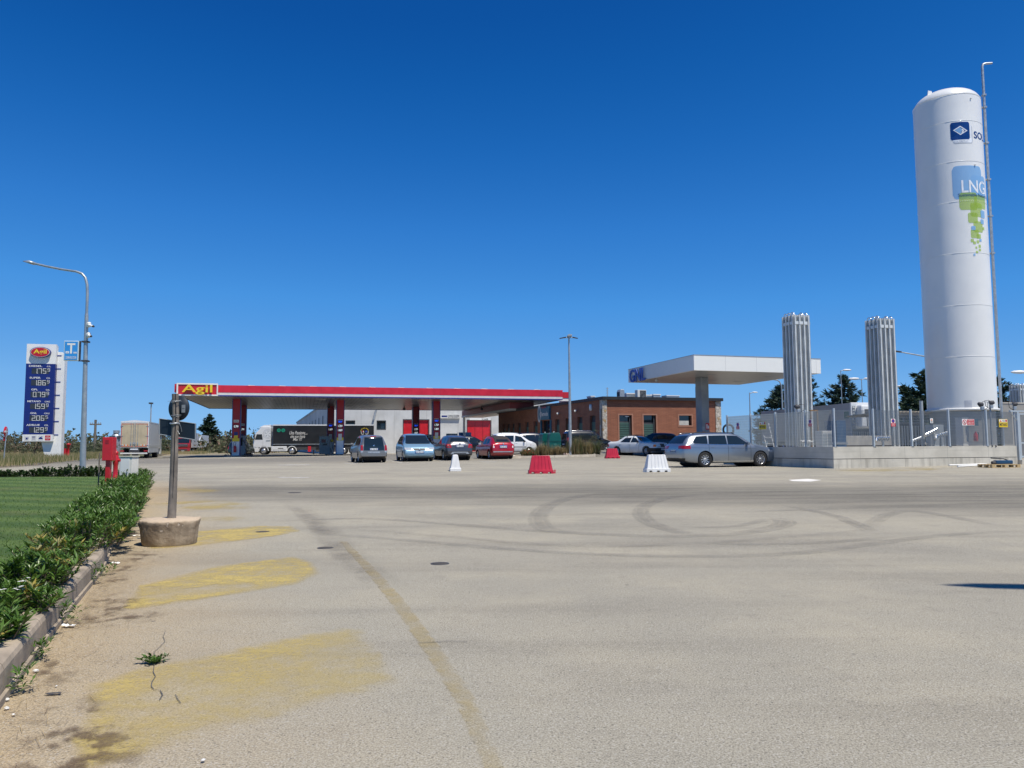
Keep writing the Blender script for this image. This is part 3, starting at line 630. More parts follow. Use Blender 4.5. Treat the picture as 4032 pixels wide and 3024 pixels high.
# ---------------- tall lamp with tobacconist sign ----------------
def pole_pts(Y, pts): return [at(u, v, Y) for u, v in pts]
m_lamp = M('lamp_galvanised', (.40, .43, .44), .42, .55, .08, 6)
Yq = 25.8; b0 = at(325, 1866, Yq); z0 = g(b0.x, Yq) + .12
t = thing('street_lamp', 'tall grey lamp with long curved arm at the lawn edge beside the price sign', 'street lamp', (b0.x, Yq, z0), 0, 'street lamps')
def L3(u, v, dy=0): q = at(u, v, Yq + dy); return Vector((q.x - t.location.x, q.y - Yq, q.z - z0))
top = L3(341, 1243); low = L3(325, 1866); low.z = 0
def onp(v): f_ = (1866 - v) / (1866 - 1243); return low.lerp(top, f_)
arm = [L3(344, 1160), L3(343, 1120), L3(336, 1093), L3(322, 1077), L3(300, 1069), L3(240, 1060), L3(180, 1048), L3(138, 1038)]
for p_ in arm: p_.y = 0
m_ = MB(); m_.tube([low, low.lerp(top, .5), top], [.098, .075, .058], 18); m_.tube([top, top + Vector((0, 0, .1))], [.058, .045], 14); m_.build('pole', m_lamp, t)
m_ = MB(); m_.tube([top + Vector((0, 0, .05))] + arm, [.045] * 3 + [.042] * 2 + [.036] * 4, 12); m_.build('arm', m_lamp, t)
hd = L3(118, 1036); he = L3(92, 1029); hd.y = he.y = 0
m_ = MB(); dx = (he - arm[-1]); T_ = Matrix.Translation(arm[-1]) @ dx.to_track_quat('X', 'Z').to_matrix().to_4x4(); l_ = dx.length
m_.add([T_ @ Vector(q) for q in ((0, -.05, -.03), (0, .05, -.03), (0, .04, .04), (0, -.04, .04), (l_ * .35, -.15, -.04), (l_ * .35, .15, -.04), (l_ * .4, .1, .06), (l_ * .4, -.1, .06), (l_, -.04, -.01), (l_, .04, -.01), (l_, .03, .01), (l_, -.03, .01))], [(0, 3, 2, 1), (0, 1, 5, 4), (1, 2, 6, 5), (2, 3, 7, 6), (3, 0, 4, 7), (4, 5, 9, 8), (5, 6, 10, 9), (6, 7, 11, 10), (7, 4, 8, 11), (8, 9, 10, 11)], 0, True); m_.build('lamp_head', m_lamp, t)
# cctv cameras
for i, (v, dl) in enumerate(((1281, 1), (1322, .7))):
    c = onp(v) + t.location; cc = thing('security_camera', ['upper white security camera on the tall lamp post', 'lower, shorter white security camera on the tall lamp post'][i], 'camera', c, 0, 'security cameras on the lamp post')
    m_ = MB(); m_.cbox((.09, -.03, 0), (.10, .10, .14)); m_.lathe([(.001, .07), (.055, .06), (.065, .02), (.06, -.03), (.001, -.05)], 14, T=XT(.13, -.08, .03)); m_.build('mount', m_white, cc, bevel=.01)
    m_ = MB(); m_.cyl((.12, -.1, -.0), (.12 + .20 * dl, -.18, -.06 * dl), .038, .034, 12); m_.build('barrel', m_white, cc); m_ = MB(); m_.cyl((.12 + .20 * dl, -.18, -.06 * dl), (.12 + .24 * dl, -.197, -.075 * dl), .038, .03, 12); m_.build('lens', m_dark, cc)
# tobacco sign
cx = at(285, 1382, Yq); wS = 55 * Yq / F; hS = 79 * Yq / F
t2 = thing('tobacconist_sign', 'light blue sign with white T bracketed to the tall lamp post', 'sign', (cx.x, Yq - .02, cx.z), radians(8))
m_ = MB(); m_.box(-wS / 2, wS / 2, -.07, .07, -hS / 2, hS / 2); m_.build('box', M('sign_case_pale', (.55, .68, .75), .4), t2, bevel=.01)
m_lb = M('tobacco_blue', (.04, .30, .72), .35, 0, .03)
m_ = MB(); m_.box(-wS / 2 + .03, wS / 2 - .03, -.0755, -.071, -hS / 2 + .03, hS / 2 - .03); m_.build('panel', m_lb, t2)
m_ = MB(); add_text(m_, 'T', XT(.0, -.079, .075), 1, .02, 0, w=wS * .55, h=hS * .52); add_text(m_, 'TABACCHI', XT(0, -.079, -hS * .325), 1, .012, 0, w=wS * .72, h=hS * .085)
m_.box(-wS * .36, -wS * .14, -.08, -.0775, -hS * .14, -hS * .03); m_.box(wS * .17, wS * .38, -.08, -.0775, -hS * .14, -hS * .08); add_text(m_, 'RIV.N.', XT(wS * .27, -.079, -hS * .05), 1, 0, 0, w=wS * .2, h=hS * .03); add_text(m_, 'AZ', XT(-wS * .25, -.0815, -hS * .085), 1, 0, 0, mi=1, w=wS * .12, h=hS * .05); add_text(m_, '11', XT(wS * .28, -.0815, -hS * .11), 1, 0, 0, mi=1, w=wS * .08, h=hS * .04)
m_.box(-wS / 2 + .06, wS / 2 - .06, -.079, -.077, -hS * .4, -hS * .385); m_.build('lettering', [m_white, m_lb], t2)
m_ = MB()
for v in (1346, 1421): c = onp(v) + t.location - t2.location; c = Matrix.Rotation(-radians(8), 3, 'Z') @ c; m_.tube([(wS / 2 - .02, 0, c.z), (c.x + .12, c.y, c.z)], .014, 6); m_.cbox((c.x, c.y, c.z), (.2, .2, .05))
m_.box(wS / 2 + .001, wS / 2 + .03, -.05, .05, -hS / 2, hS / 2); m_.build('bracket', m_dark, t2)
# ---------------- price sign ----------------
Yp = 66.0; pb = at(205, 1812, Yp); z0 = g(pb.x, Yp) + .1; k = Yp / F
t = thing('price_sign', 'tall white and navy fuel price sign with a red oval emblem on top', 'price sign', (at(150, 1812, Yp).x, Yp, z0), radians(13))
cT = 1 / cos(radians(13)) 
def zz(v): return at(150, v, Yp).z - z0
xl = -52 * k; xr = 52 * k; zt_, zb_ = zz(1357), zz(1738)
# pixel rows down the panel
zlogo = zz(1434)
znav = zz(1711)
m_ = MB(); m_.box(xl, xr, -.35, 0, zlogo, zt_); m_.build('head', m_white, t)
m_ = MB(); m_.box(xl, xr, -.35, 0, znav, zlogo - .003); m_.build('price_panel', m_navy, t)
m_ = MB(); m_.box(xl - .02, xr + .0, -.36, 0, zb_, znav - .003); m_.build('service_panel', m_white, t)
m_ = MB(); m_.box(xr - .25, xr + .0, .001, .25, zb_ + .3, zt_ - .1); m_.build('back_casing', m_offw, t)
# oval emblem
ow, oh = 36.5 * k, 21 * k; oc = (0, -.36, zz(1390))
def oval(mb, a, b, y0, y1, mi, c=oc):
    mb.prism([(c[0] + a * cos(i * pi / 20), c[2] + b * sin(i * pi / 20)) for i in range(40)], y0, y1, 'y', mi)
m_ = MB(); oval(m_, ow, oh, -.62, -.355, 0); lo = m_.build('emblem', m_navy, t)
m_ = MB(); oval(m_, ow * .93, oh * .90, -.632, -.6205, 0); oval(m_, ow * .89, oh * .84, -.640, -.6325, 1); add_text(m_, 'Agil', XT(0, -.65, oc[2]), 1, .02, 0, 2, w=ow * 1.28, h=oh * 1.05); m_.build('lettering', [m_white, M('emblem_red', (.50, .012, .03), .4), m_yellow], lo)
# price rows with seven-segment digits
SEG = {'0': 'abcdef', '1': 'bc', '2': 'abged', '3': 'abgcd', '4': 'fgbc', '5': 'afgcd', '6': 'afgedc', '7': 'abc', '8': 'abcdefg', '9': 'abcdfg'}
def digit(mb, ch, x, z, w_, h_, y, mi):
    b_ = w_ * .17; P = {'a': (0, h_ - b_, w_, h_), 'd': (0, 0, w_, b_), 'g': (0, h_ / 2 - b_ / 2, w_, h_ / 2 + b_ / 2), 'f': (0, h_ / 2, b_, h_), 'b': (w_ - b_, h_ / 2, w_, h_), 'e': (0, 0, b_, h_ / 2), 'c': (w_ - b_, 0, w_, h_ / 2)}
    for q in SEG[ch]:
        x0, z0_, x1, z1 = P[q]; e_ = b_ * .12; dy = .0004 * 'abcdefg'.index(q); mb.box(x + x0 + e_, x + x1 - e_, y - dy, y + .01 - dy, z + z0_ + e_, z + z1 - e_, mi)
rows = [('DIESEL', 'C/L', '175', '9'), ('SUPER', 'C/L', '186', '9'), ('GPL', 'C/L', '079', '9'), ('METANO', 'C/KG', '159', '9'), ('GNL', 'C/KG', '206', '5'), ('ADBLUE', 'C/L', '129', '9')]
W_ = xr - xl; rh = (zlogo - znav) / 6; m_lcd = M('display_dark', (.035, .04, .05), .3)
for i, (nm, un, dg_, sm) in enumerate(rows):
    zt2 = zlogo - i * rh; pr_ = MB(); pr_.box(xl + W_ * .20, xl + W_ * .80, -.358, -.3525, zt2 - rh * .86, zt2 - rh * .38); dpl = pr_.build('price_display', m_lcd, t)
    m_ = MB(); m_.box(xl, xr, -.356, -.3505, zt2 - .02, zt2 - .001, 1)
    add_text(m_, nm, XT(xl + W_ * .33, -.362, zt2 - rh * .20), 1, .018, 0, w=W_ * (.075 * len(nm)), h=rh * .15); add_text(m_, un, XT(xl + W_ * .78, -.362, zt2 - rh * .22), 1, .02, 0, w=W_ * (.045 * len(un)), h=rh * .12)
    dh = rh * .44; dw = W_ * .115; xx = xl + W_ * .28
    for j, ch in enumerate(dg_):
        digit(m_, ch, xx + j * dw * 1.32, zt2 - rh * .84, dw, dh, -.368, 0)
        if j == 0: m_.box(xx + dw * 1.08, xx + dw * 1.2, -.368, -.36, zt2 - rh * .84, zt2 - rh * .79)
    digit(m_, sm, xx + 3 * dw * 1.34, zt2 - rh * .66, dw * .72, dh * .62, -.368, 0); m_.build('prices', [m_screen if False else m_white, m_blue], dpl)
# service icons
zc = (zb_ + znav) / 2; ih = (znav - zb_) * .36
for i in range(4):
    cxx = xl + W_ * (.14 + .235 * i) ; m_ = MB(); m_.box(cxx - ih, cxx + ih, -.368, -.3605, zc - ih, zc + ih); ic = m_.build('service_icon', [m_offw, m_red][i == 3], t)
    m_ = MB()
    if i == 0:
        m_.prism([(cxx - ih * .5, zc + ih * .15), (cxx + ih * .45, zc + ih * .15), (cxx + ih * .25, zc - ih * .45), (cxx - ih * .3, zc - ih * .45)], -.375, -.369); m_.box(cxx + ih * .4, cxx + ih * .72, -.374, -.369, zc - ih * .12, zc + ih * .1); m_.box(cxx - ih * .5, cxx + ih * .5, -.374, -.369, zc - ih * .66, zc - ih * .56)
    elif i == 1:
        for dx in (-.4, 0, .4): m_.box(cxx + ih * (dx - .06), cxx + ih * (dx + .06), -.375, -.369, zc - ih * .7, zc + ih * .7); m_.box(cxx + ih * (dx - .15), cxx + ih * (dx + .15), -.376, -.3695, zc + ih * .25, zc + ih * .6)
    elif i == 2:
        m_.prism([(cxx - ih * .75, zc - ih * .5), (cxx + ih * .75, zc - ih * .5), (cxx + ih * .7, zc - ih * .05), (cxx + ih * .4, zc + ih * .1), (cxx + ih * .2, zc + ih * .4), (cxx - ih * .3, zc + ih * .4), (cxx - ih * .5, zc + ih * .05), (cxx - ih * .75, zc - ih * .1)], -.375, -.369); m_.box(cxx + ih * .3, cxx + ih * .5, -.376, -.3695, zc + ih * .4, zc + ih * .75)
    else: oval(m_, ih * .8, ih * .5, -.373, -.369, 0, (cxx, 0, zc)); oval(m_, ih * .68, ih * .38, -.3745, -.3735, 1, (cxx, 0, zc)); add_text(m_, 'CWP', XT(cxx, -.377, zc), 1, .02, 0, 0, w=ih, h=ih * .3)
    m_.build('pictogram', [m_navy if i < 3 else m_white, m_red], ic)
# white tower behind
xt0, xt1 = xr + .06, xr + 31 * k
def tx(u): return at(u, 1600, Yp).x - t.location.x
m_ = MB(); zt3 = zz(1385)
m_.prism([(xr - .28, zb_ + .1), (xt1 - .15, zt3), (xt1, zt3)] if False else [(xr - 1.0, zz(1728)), (xr - .6, 0), (xt1 - .35, 0), (xt1 - .35, zt3), (xr + .02, zt3), (xr + .02, zz(1728))], .02, .75, 'y'); m_.build('tower', m_white, t)
m_ = MB(); m_.box(xt1 - .347, xt1 - .08, .03, .74, 0, zt3 - .08); m_.build('tower_side', m_white, t)
for v in (1399, 1451, 1503, 1555, 1607, 1659, 1712): MB().box(xr + .0, xt1 - .33, -.01, .77, zz(v) - .035, zz(v) + .035).build('tower_band', m_blue, t)
m_ = MB(); m_.box(xr - .8, xt1 - .1, -.1, .9, -.15, .02); m_.build('base', m_conc_l, t)
# ---------------- no entry sign, far hydrant, telegraph pole, small lamp, silo ----------------
Yq = 46; q = at(13, 1840, Yq); z0 = g(q.x, Yq) + .1
t = thing('no_entry_sign', 'round no-entry sign turned sideways on a thin pole at the left edge', 'traffic sign', (q.x, Yq, z0)); c = at(22, 1699, Yq) - t.location; c2 = at(17, 1727, Yq) - t.location
MB().cyl((0, 0, 0), (c.x + .02, .06, c.z + .2), .03, n=10).build('pole', m_steel, t)
Tn = Matrix.Translation(c) @ Matrix.Rotation(radians(102), 4, 'Z'); m_ = MB(); m_.lathe([(.001, 0), (.30, 0), (.30, .015), (.001, .015)], 28, T=Tn @ Matrix.Rotation(radians(90), 4, 'X')); ds = m_.build('disc', m_red, t)
m_ = MB(); m_.box(-.21, .21, -.022, -.016, -.05, .05, T=Tn); m_.build('bar', m_white, ds)
m_ = MB(); m_.box(-.14, .14, -.02, -.0, -.13, .13, T=Matrix.Translation(c2) @ Matrix.Rotation(radians(102), 4, 'Z')); m_.build('lower_plate', m_red, t)
Yq = 72; q = at(268, 1800, Yq); z0 = g(q.x, Yq) + .1
t = thing('fire_hydrant', 'distant red hydrant in dry grass right of the price sign', 'hydrant', (q.x, Yq, z0)); zt = at(268, 1746, Yq).z - z0
MB().lathe([(.12, 0), (.12, .1), (.09, .12), (.09, zt - .35), (.14, zt - .3), (.14, zt - .15), (.2, zt - .12), (.16, zt - .02), (.02, zt), (.001, zt + .08)], 14).build('barrel', m_red, t)
q = at(263, 1800, Yq); m_ = MB(); m_.box(-.42, -.16, -.15, .15, .15, .9); m_.build('hose_box', m_red, t)
Yq = 150; q = at(372, 1775, Yq); t = thing('telegraph_pole', 'distant telegraph pole with crossarm against the sky', 'utility pole', (q.x, Yq, g(q.x, Yq))); zt = at(373, 1658, Yq).z - t.location.z
MB().cyl((0, 0, 0), (0, 0, zt), .28, .2, 10).build('pole', m_wood, t); m_ = MB(); m_.box(-1.1, 1.1, -.1, .1, zt - .75, zt - .5); m_.box(-.15, .15, -.2, .2, zt - .3, zt + .25); m_.build('crossarm', m_wood, t)
for x in (-1, -.6, .6, 1): MB().cyl((x, 0, zt - .5), (x, 0, zt - .2), .07, .05, 8).build('insulator', m_grey, t)
Yq = 135; q = at(456, 1775, Yq); t = thing('storage_silo', 'squat ribbed metal water tank left of the box truck', 'silo', (q.x, Yq, g(q.x, Yq))); zt = at(456, 1706, Yq).z - t.location.z; r = 17.5 * Yq / F
m_ = MB(); m_.lathe([(r, 0)] + [(r * (1 + .03 * (i % 2)), zt * (.1 + .09 * i)) for i in range(9)] + [(r, zt * .88), (r * .5, zt * .97), (.3, zt), (.001, zt)], 24); m_.build('body', m_steel, t); MB().cyl((0, 0, zt), (0, 0, zt + .5), .5, n=12).build('cap', m_steel, t)
for a in range(6): MB().cbox((r * cos(a - 2.6), r * sin(a - 2.6), zt * .8), (.4, .4, .5)).build('lug', m_dark, t)
# ---------------- red fuel canopy ----------------
CA = 15.0; e1 = dirv(CA); e2 = dirv(CA + 90)
FLc = at(702, 1557, 1); d = ray(702, 1557); tt = 5.15 / d.z; FL = Vector((d.x * tt, d.y * tt, 0)); ZS = EZ + 5.15
can = thing('fuel_canopy', 'long red and white flat fuel station canopy on red columns with yellow lettering', 'canopy', (FL.x, FL.y, g(FL.x, FL.y)), radians(CA))
zg = can.location.z; zs = ZS - zg; LX, LY, HF = 39.4, 26.3, 1.06
m_sof = bpy.data.materials.new('slatted_soffit'); n = NT(m_sof); P = n.coord(); X = n.xyz(P)
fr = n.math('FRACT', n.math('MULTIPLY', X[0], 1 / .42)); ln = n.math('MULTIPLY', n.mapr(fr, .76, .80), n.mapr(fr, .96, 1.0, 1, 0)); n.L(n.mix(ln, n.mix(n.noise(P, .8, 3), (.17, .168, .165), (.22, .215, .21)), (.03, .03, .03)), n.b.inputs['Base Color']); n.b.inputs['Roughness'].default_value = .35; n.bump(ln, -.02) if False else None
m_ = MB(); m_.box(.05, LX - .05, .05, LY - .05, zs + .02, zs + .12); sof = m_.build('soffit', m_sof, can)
m_roof = M('white_roof_sheet', (.78, .78, .77), .5, 0, .05)
m_ = MB(); m_.box(.2, LX - .2, .2, LY - .2, zs + .125, zs + HF - .12); m_.build('roof', m_roof, can)
for i in range(11):
    x = 6.1 + i * 3.0; m_ = MB(); m_.prism([(x, zs + HF - .13), (x + 1.3, zs + HF - .13), (x + .95, zs + HF + .06), (x + .35, zs + HF + .09)], .35, LY - .4, 'y'); m_.build('roof_ridge', m_roof, can)
m_fr = bpy.data.materials.new('canopy_red_fascia'); n = NT(m_fr); P = n.coord(); X = n.xyz(P)
c_ = n.mix(n.mapr(n.noise(P, 1.2, 4), .3, .7), (.56, .012, .035), (.66, .022, .05)); c_ = n.mix(n.mapr(n.noise(n.comb(n.math('MULTIPLY', X[0], 3), X[1], n.math('MULTIPLY', X[2], .3)), 1, 3), .5, .75, 0, .35), c_, (.36, .02, .04))
n.L(c_, n.b.inputs['Base Color']); n.b.inputs['Roughness'].default_value = .4
def band(z0, z1, mat, name, out=0):
    m_ = MB(); a = .06 + out
    m_.box(-a, LX + a, -a, -a + .08, z0, z1); m_.box(-a, LX + a, LY + a - .08, LY + a, z0, z1); m_.box(-a, -a + .08, -a + .0801, LY + a - .0801, z0, z1); m_.box(LX + a - .08, LX + a, -a + .0801, LY + a - .0801, z0, z1)
    return m_.build(name, mat, can)
band(zs - .03, zs + .075, m_blue, 'blue_trim', .012); band(zs + .078, zs + .335, m_offw, 'white_fascia'); band(zs + .338, zs + HF, m_fr, 'red_fascia', .02)
m_ = MB(); m_.box(LX + .12, LX + 1.75, 2.2, 2.35, zs - .0, zs + .34); m_.box(LX + 1.68, LX + 1.75, 2.36, 6, zs, zs + .34); b_ = m_.build('white_end_fascia', m_white, can)
m_ = MB(); m_.box(LX + .12, LX + 1.7, 2.15, 2.3, zs + .345, zs + 1.02); m_.build('red_end_fascia', m_red, can)
# name panel at the left front corner
px = 3.65
m_ = MB(); fz0, fz1 = zs - .03, zs + 1.19
m_.box(-.12, px, -.42, -.3, fz1 - .13, fz1); m_.box(-.12, px, -.42, -.3, fz0, fz0 + .13); m_.box(-.12, .02, -.419, -.3, fz0 + .1305, fz1 - .1305); m_.box(px - .1, px, -.419, -.3, fz0 + .1305, fz1 - .1305); m_.box(-.12, px, -.299, -.09, fz0, fz1)
pn = m_.build('name_panel', m_white, can)
m_ = MB(); m_.box(.021, px - .101, -.345, -.3005, fz0 + .131, fz1 - .131); m_.build('red_field', m_red, pn)
m_ = MB(); add_text(m_, 'Agil', XT((px - .1) / 2, -.56, (fz0 + fz1) / 2 - .03), 1, .012, .07, w=px * .76, h=.98); m_.build('lettering', m_yellow, pn)
m_ = MB(); m_.box(-.35, -.1, -.1, 3.6, zs + .30, zs + 1.12); pl = m_.build('side_panel', m_red, can)
# ceiling lamps and soffit details
for i, (x, y) in enumerate(((4.3, 15.5), (14.7, 12.5), (24, 16), (33.5, 14))):
    m_ = MB(); m_.lathe([(.03, 0), (.05, -.18), (.16, -.35), (.17, -.47), (.1, -.55), (.001, -.56)], 14, T=XT(x, y, zs + .02)); m_.build('ceiling_camera', m_dark, can)
for x in (2.5, 8.5, 13, 19, 24, 30, 36):
    for y in (4, 10, 17, 22): m_ = MB(); m_.box(x, x + 1.1, y, y + .35, zs + .008, zs + .018); m_.build('ceiling_light', m_offw, can)
# columns
m_colr = M('column_red', (.36, .012, .02), .4, 0, .06); m_colw = M('column_white', (.70, .73, .76), .45, 0, .05)
def column(x, y, price, kind):
    q = can.matrix_world; wz = 0; cx = FL.x + e1.x * x + e2.x * y; cy = FL.y + e1.y * x + e2.y * y; gz = g(cx, cy) - zg
    m_ = MB(); m_.box(x - .36, x + .36, y - .5, y + .5, gz + 1.95, zs + .01); c = m_.build('column', m_colr, can)
    a = MB(); a.box(x - .365, x + .365, y - .505, y + .505, gz + .15, gz + 1.62); a.build('column_base', m_colw, c)
    a = MB(); a.box(x - .37, x + .37, y - .51, y + .51, gz + 1.623, gz + 1.947); a.build('yellow_band', m_yellow, c)
    a = MB(); a.box(x + .366, x + .43, y - .52, y + .52, gz + .15, zs + .0); a.box(x - .42, x - .371, y - .52, y + .52, gz + .15, zs + .0); a.build('edge_strip', m_blue, c)
    a = MB(); a.box(x - .26, x + .26, y - .512, y - .5005, gz + 3.62, gz + 3.9); s_ = a.build('label_strip', m_offw, c)
    a = MB(); add_text(a, price[0], XT(x, y - .516, gz + 3.76), 1, .01, 0, w=.4, h=.13); a.build('lettering', [m_dark], s_)
    for j, pr in enumerate(price[1:]):
        a = MB(); a.box(x - .25, x + .25, y - .513, y - .501, gz + 3.02 - j * .45, gz + 3.38 - j * .45); d_ = a.build('price_display', m_black, c)
        a = MB(); add_text(a, pr, XT(x, y - .518, gz + 3.2 - j * .45), 1, .02, 0, w=.44, h=.24); a.build('lettering', [m_screen], d_)
    a = MB(); zt = gz + 2.62 if len(price) < 3 else gz + 2.35
    a.box(x - .19, x + .19, y - .512, y - .501, zt - .35, zt, 0); a.box(x - .19, x + .19, y - .5125, y - .5015, zt - .36 - .3, zt - .36, 1 if kind else 2); a.build('notice', [m_navy if kind else m_offw, m_yellow, m_offw], c)
    if not kind:
        a = MB(); a.box(x - .25, x + .25, y - .513, y - .501, gz + 3.5, gz + 3.85); add_text(a, 'SELF', XT(x, y - .518, gz + 3.67), 1, .02, 0, 1, w=.4, h=.18); a.build('self_service_sign', [m_black, m_screenb], c)
    # kerbed island, a thing of the ground
    return c, gz
CC = [(5.0, 5.6, ['GPL', '0.799'], 1), (15.7, 5.5, ['Gasolio', '1.759', '1.869'], 0), (26.3, 5.7, ['Gasolio', '1.759', '1.869'], 0), (4.7, 18.4, ['GPL', '0.799'], 1), (15.1, 18.3, ['Gasolio', '1.659'], 0), (25.8, 18.7, ['Gasolio', '1.759', '1.869'], 0)]
def CW(x, y): return Vector((FL.x + e1.x * x + e2.x * y, FL.y + e1.y * x + e2.y * y, 0))
for x, y, pr, kd in CC: column(x, y, pr, kd)
for i, (x, y0, y1) in enumerate(((4.9, 3.2, 21.5), (15.4, 3.2, 21.5), (26.1, 3.2, 21.5))):
    w_ = CW(x, 0); m_ = MB(); m_.box(-.85, .85, y0, y1, -.1, .15)
    c0 = CW(x, 12); o = m_.build('pump_island', m_conc_l, None, (w_.x, w_.y, g(c0.x, c0.y)), (0, 0, radians(CA)), bevel=.05)
    tag(o, ['concrete kerbed pump island under the canopy, left one', 'concrete kerbed pump island under the canopy, middle one', 'concrete kerbed pump island under the canopy, right one'][i], 'island', 'pump islands')
# extinguisher on the first column, pumps
def isl(x, y): c = CW(x, y); return Vector((c.x, c.y, g(c.x, c.y) + .15))
p_ = isl(4.95, 4.85); t = thing('fire_extinguisher', 'red fire extinguisher hung on the white foot of the left front canopy column', 'fire extinguisher', (p_.x, p_.y, p_.z + .35), radians(CA))
MB().lathe([(.001, 0), (.13, 0), (.15, .04), (.15, .52), (.1, .62), (.04, .66), (.04, .72), (.001, .72)], 14).build('cylinder', m_red, t); MB().tube([(0, 0, .7), (.1, -.05, .95), (-.02, -.05, 1.1), (-.15, -.05, .95), (-.12, -.1, .4)], .02, 6).build('hose', m_black, t)
m_pump = M('pump_grey', (.28, .32, .35), .4, 0, .08)
def pump(label, x, y, hose=1):
    p_ = isl(x, y); t = thing('fuel_pump', label, 'fuel pump', p_, radians(CA), 'fuel pumps under the canopy')
    MB().box(-.62, .62, -.35, .35, 0, 2.15).build('cabinet', m_pump, t, bevel=.04)
    a = MB(); a.box(-.48, .3, -.366, -.352, 1.05, 1.95); s_ = a.build('display', m_glass, t); a = MB(); a.box(-.4, .1, -.372, -.367, 1.35, 1.75); a.build('screen', M('pump_screen', (.16, .03, .04), .3), s_)
    a = MB(); a.box(-.5, .5, -.36, -.352, .12, .9); a.build('lower_panel', m_grey, t)
    for i in range(2): MB().tube([(.63, -.15 + i * .3, 1.7), (.85, -.15 + i * .3, 1.3), (.88, -.15 + i * .3, .55), (.72, -.15 + i * .3, .2), (.64, -.15 + i * .3, .7)], .03, 6).build('hose', m_black, t)
    return t
pump('tall grey fuel pump left of the second front canopy column', 14.3, 13.2)
pump('grey fuel pump behind the crossover car, on the right island', 26.3, 10.5); pump('light grey self-service pump right of the third front column', 28.6, 8.2)
pump('fuel pump standing behind the left front canopy column', 5.1, 9.2)
for i, (x, y, l) in enumerate(((4.5, 5.3, 'black fuel hoses hanging on the left side of the left front column'), (5.5, 8.2, 'black fuel hoses looping right of the left front column'))):
    p_ = isl(x, y); t = thing('fuel_hose', l, 'hose', p_, radians(CA), 'loose fuel hoses'); sg = -1 if i == 0 else 1
    MB().tube([(0, 0, 1.6), (sg * .35, -.2, 1.1), (sg * .4, -.25, .4), (sg * .15, -.2, .05), (sg * .5, -.2, .12), (sg * .6 * (1 + i * .8), -.2, .3 * i + .05)], .03, 6).build('hose', m_black, t)
    MB().tube([(0, .1, 1.7), (sg * .5, 0, 1.2), (sg * .55, 0, .5), (sg * .2, 0, .1), (sg * .9, 0, .0)], .025, 6).build('hose', M('red_hose', (.2, .03, .03), .5), t)
# ---------------- white canopy with blue letters ----------------
GA = 16.5; h1 = dirv(GA); h2 = dirv(GA + 90); d = ray(2733, 1457.8); tt = 4.9 / d.z; GN = Vector((d.x * tt, d.y * tt, 0))
zg = g(GN.x, GN.y); gc = thing('gas_canopy', 'square white canopy on one concrete column with large blue letters on its side', 'canopy', (GN.x, GN.y, zg), radians(GA)); zs = EZ + 4.9 - zg
LX, LY, HF = 9.75, 10.0, 1.0
m_wp = bpy.data.materials.new('white_fascia_panels'); n = NT(m_wp); P = n.coord(); X = n.xyz(P)
fx = n.math('FRACT', n.math('MULTIPLY', X[0], 1 / 2.35)); fy = n.math('FRACT', n.math('MULTIPLY', X[1], 1 / 2.5)); jn = n.math('MAXIMUM', n.mapr(fx, .985, .995), n.mapr(fy, .988, .997))
n.L(n.mix(n.math('MULTIPLY', jn, .5), n.mix(n.noise(P, 1.5, 4), (.82, .82, .78), (.86, .86, .82)), (.3, .3, .3)), n.b.inputs['Base Color']); n.b.inputs['Roughness'].default_value = .35
m_ = MB(); m_.box(0, LX, 0, .12, zs, zs + HF); m_.box(0, LX, LY - .12, LY, zs, zs + HF); m_.box(0, .12, .1201, LY - .1201, zs, zs + HF); m_.box(LX - .12, LX, .1201, LY - .1201, zs, zs + HF); m_.build('fascia', m_wp, gc)
m_ = MB(); m_.box(-.02, LX + .02, -.02, .1, zs + HF + .002, zs + HF + .03); m_.box(-.02, LX + .02, LY - .1, LY + .02, zs + HF + .002, zs + HF + .03); m_.box(-.02, .1, .101, LY - .101, zs + HF + .002, zs + HF + .03); m_.box(LX - .1, LX + .02, .101, LY - .101, zs + HF + .002, zs + HF + .03); m_.build('coping', m_grey, gc)
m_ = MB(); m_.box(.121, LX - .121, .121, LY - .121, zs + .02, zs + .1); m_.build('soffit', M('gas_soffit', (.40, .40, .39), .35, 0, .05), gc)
m_ = MB(); m_.box(.13, LX - .13, .13, LY - .13, zs + .11, zs + HF - .1); m_.build('roof', m_roof, gc)
Tl = Matrix.Translation((-.12, 0, 0)) @ Matrix.Rotation(radians(-90), 4, 'Z')
m_ = MB(); add_text(m_, 'GNL', Tl @ XT(-8.2, 0, zs + .42), 1, .012, .03, w=2.65, h=.98); m_.build('lettering', M('blue_letters', (.004, .05, .34), .4), gc)
for x, y in ((2.5, 2.5), (5, 6.5), (7.5, 3), (7.6, 7.2)): MB().box(x, x + .7, y, y + .35, zs + .012, zs + .019).build('ceiling_light', m_grey, gc)
MB().lathe([(.04, 0), (.06, -.12), (.09, -.2), (.001, -.22)], 10, T=XT(9.3, 1.2, zs + .02)).build('ceiling_camera', m_dark, gc)
MB().lathe([(.04, 0), (.09, -.12), (.05, -.2), (.001, -.22)], 10, T=XT(.6, 6.5, zs + .0)).build('ceiling_camera', m_offw, gc)
x0, y0 = 3.4, 4.9
m_ = MB(); m_.box(x0 - .3, x0 + .3, y0 - .42, y0 + .42, -.8, zs + .02); cl = m_.build('column', M('grey_concrete_column', (.27, .29, .31), .7, 0, .12, 1.5, .002, 20), gc, bevel=.03)
gcol = g(GN.x + 5, GN.y + 6) - zg
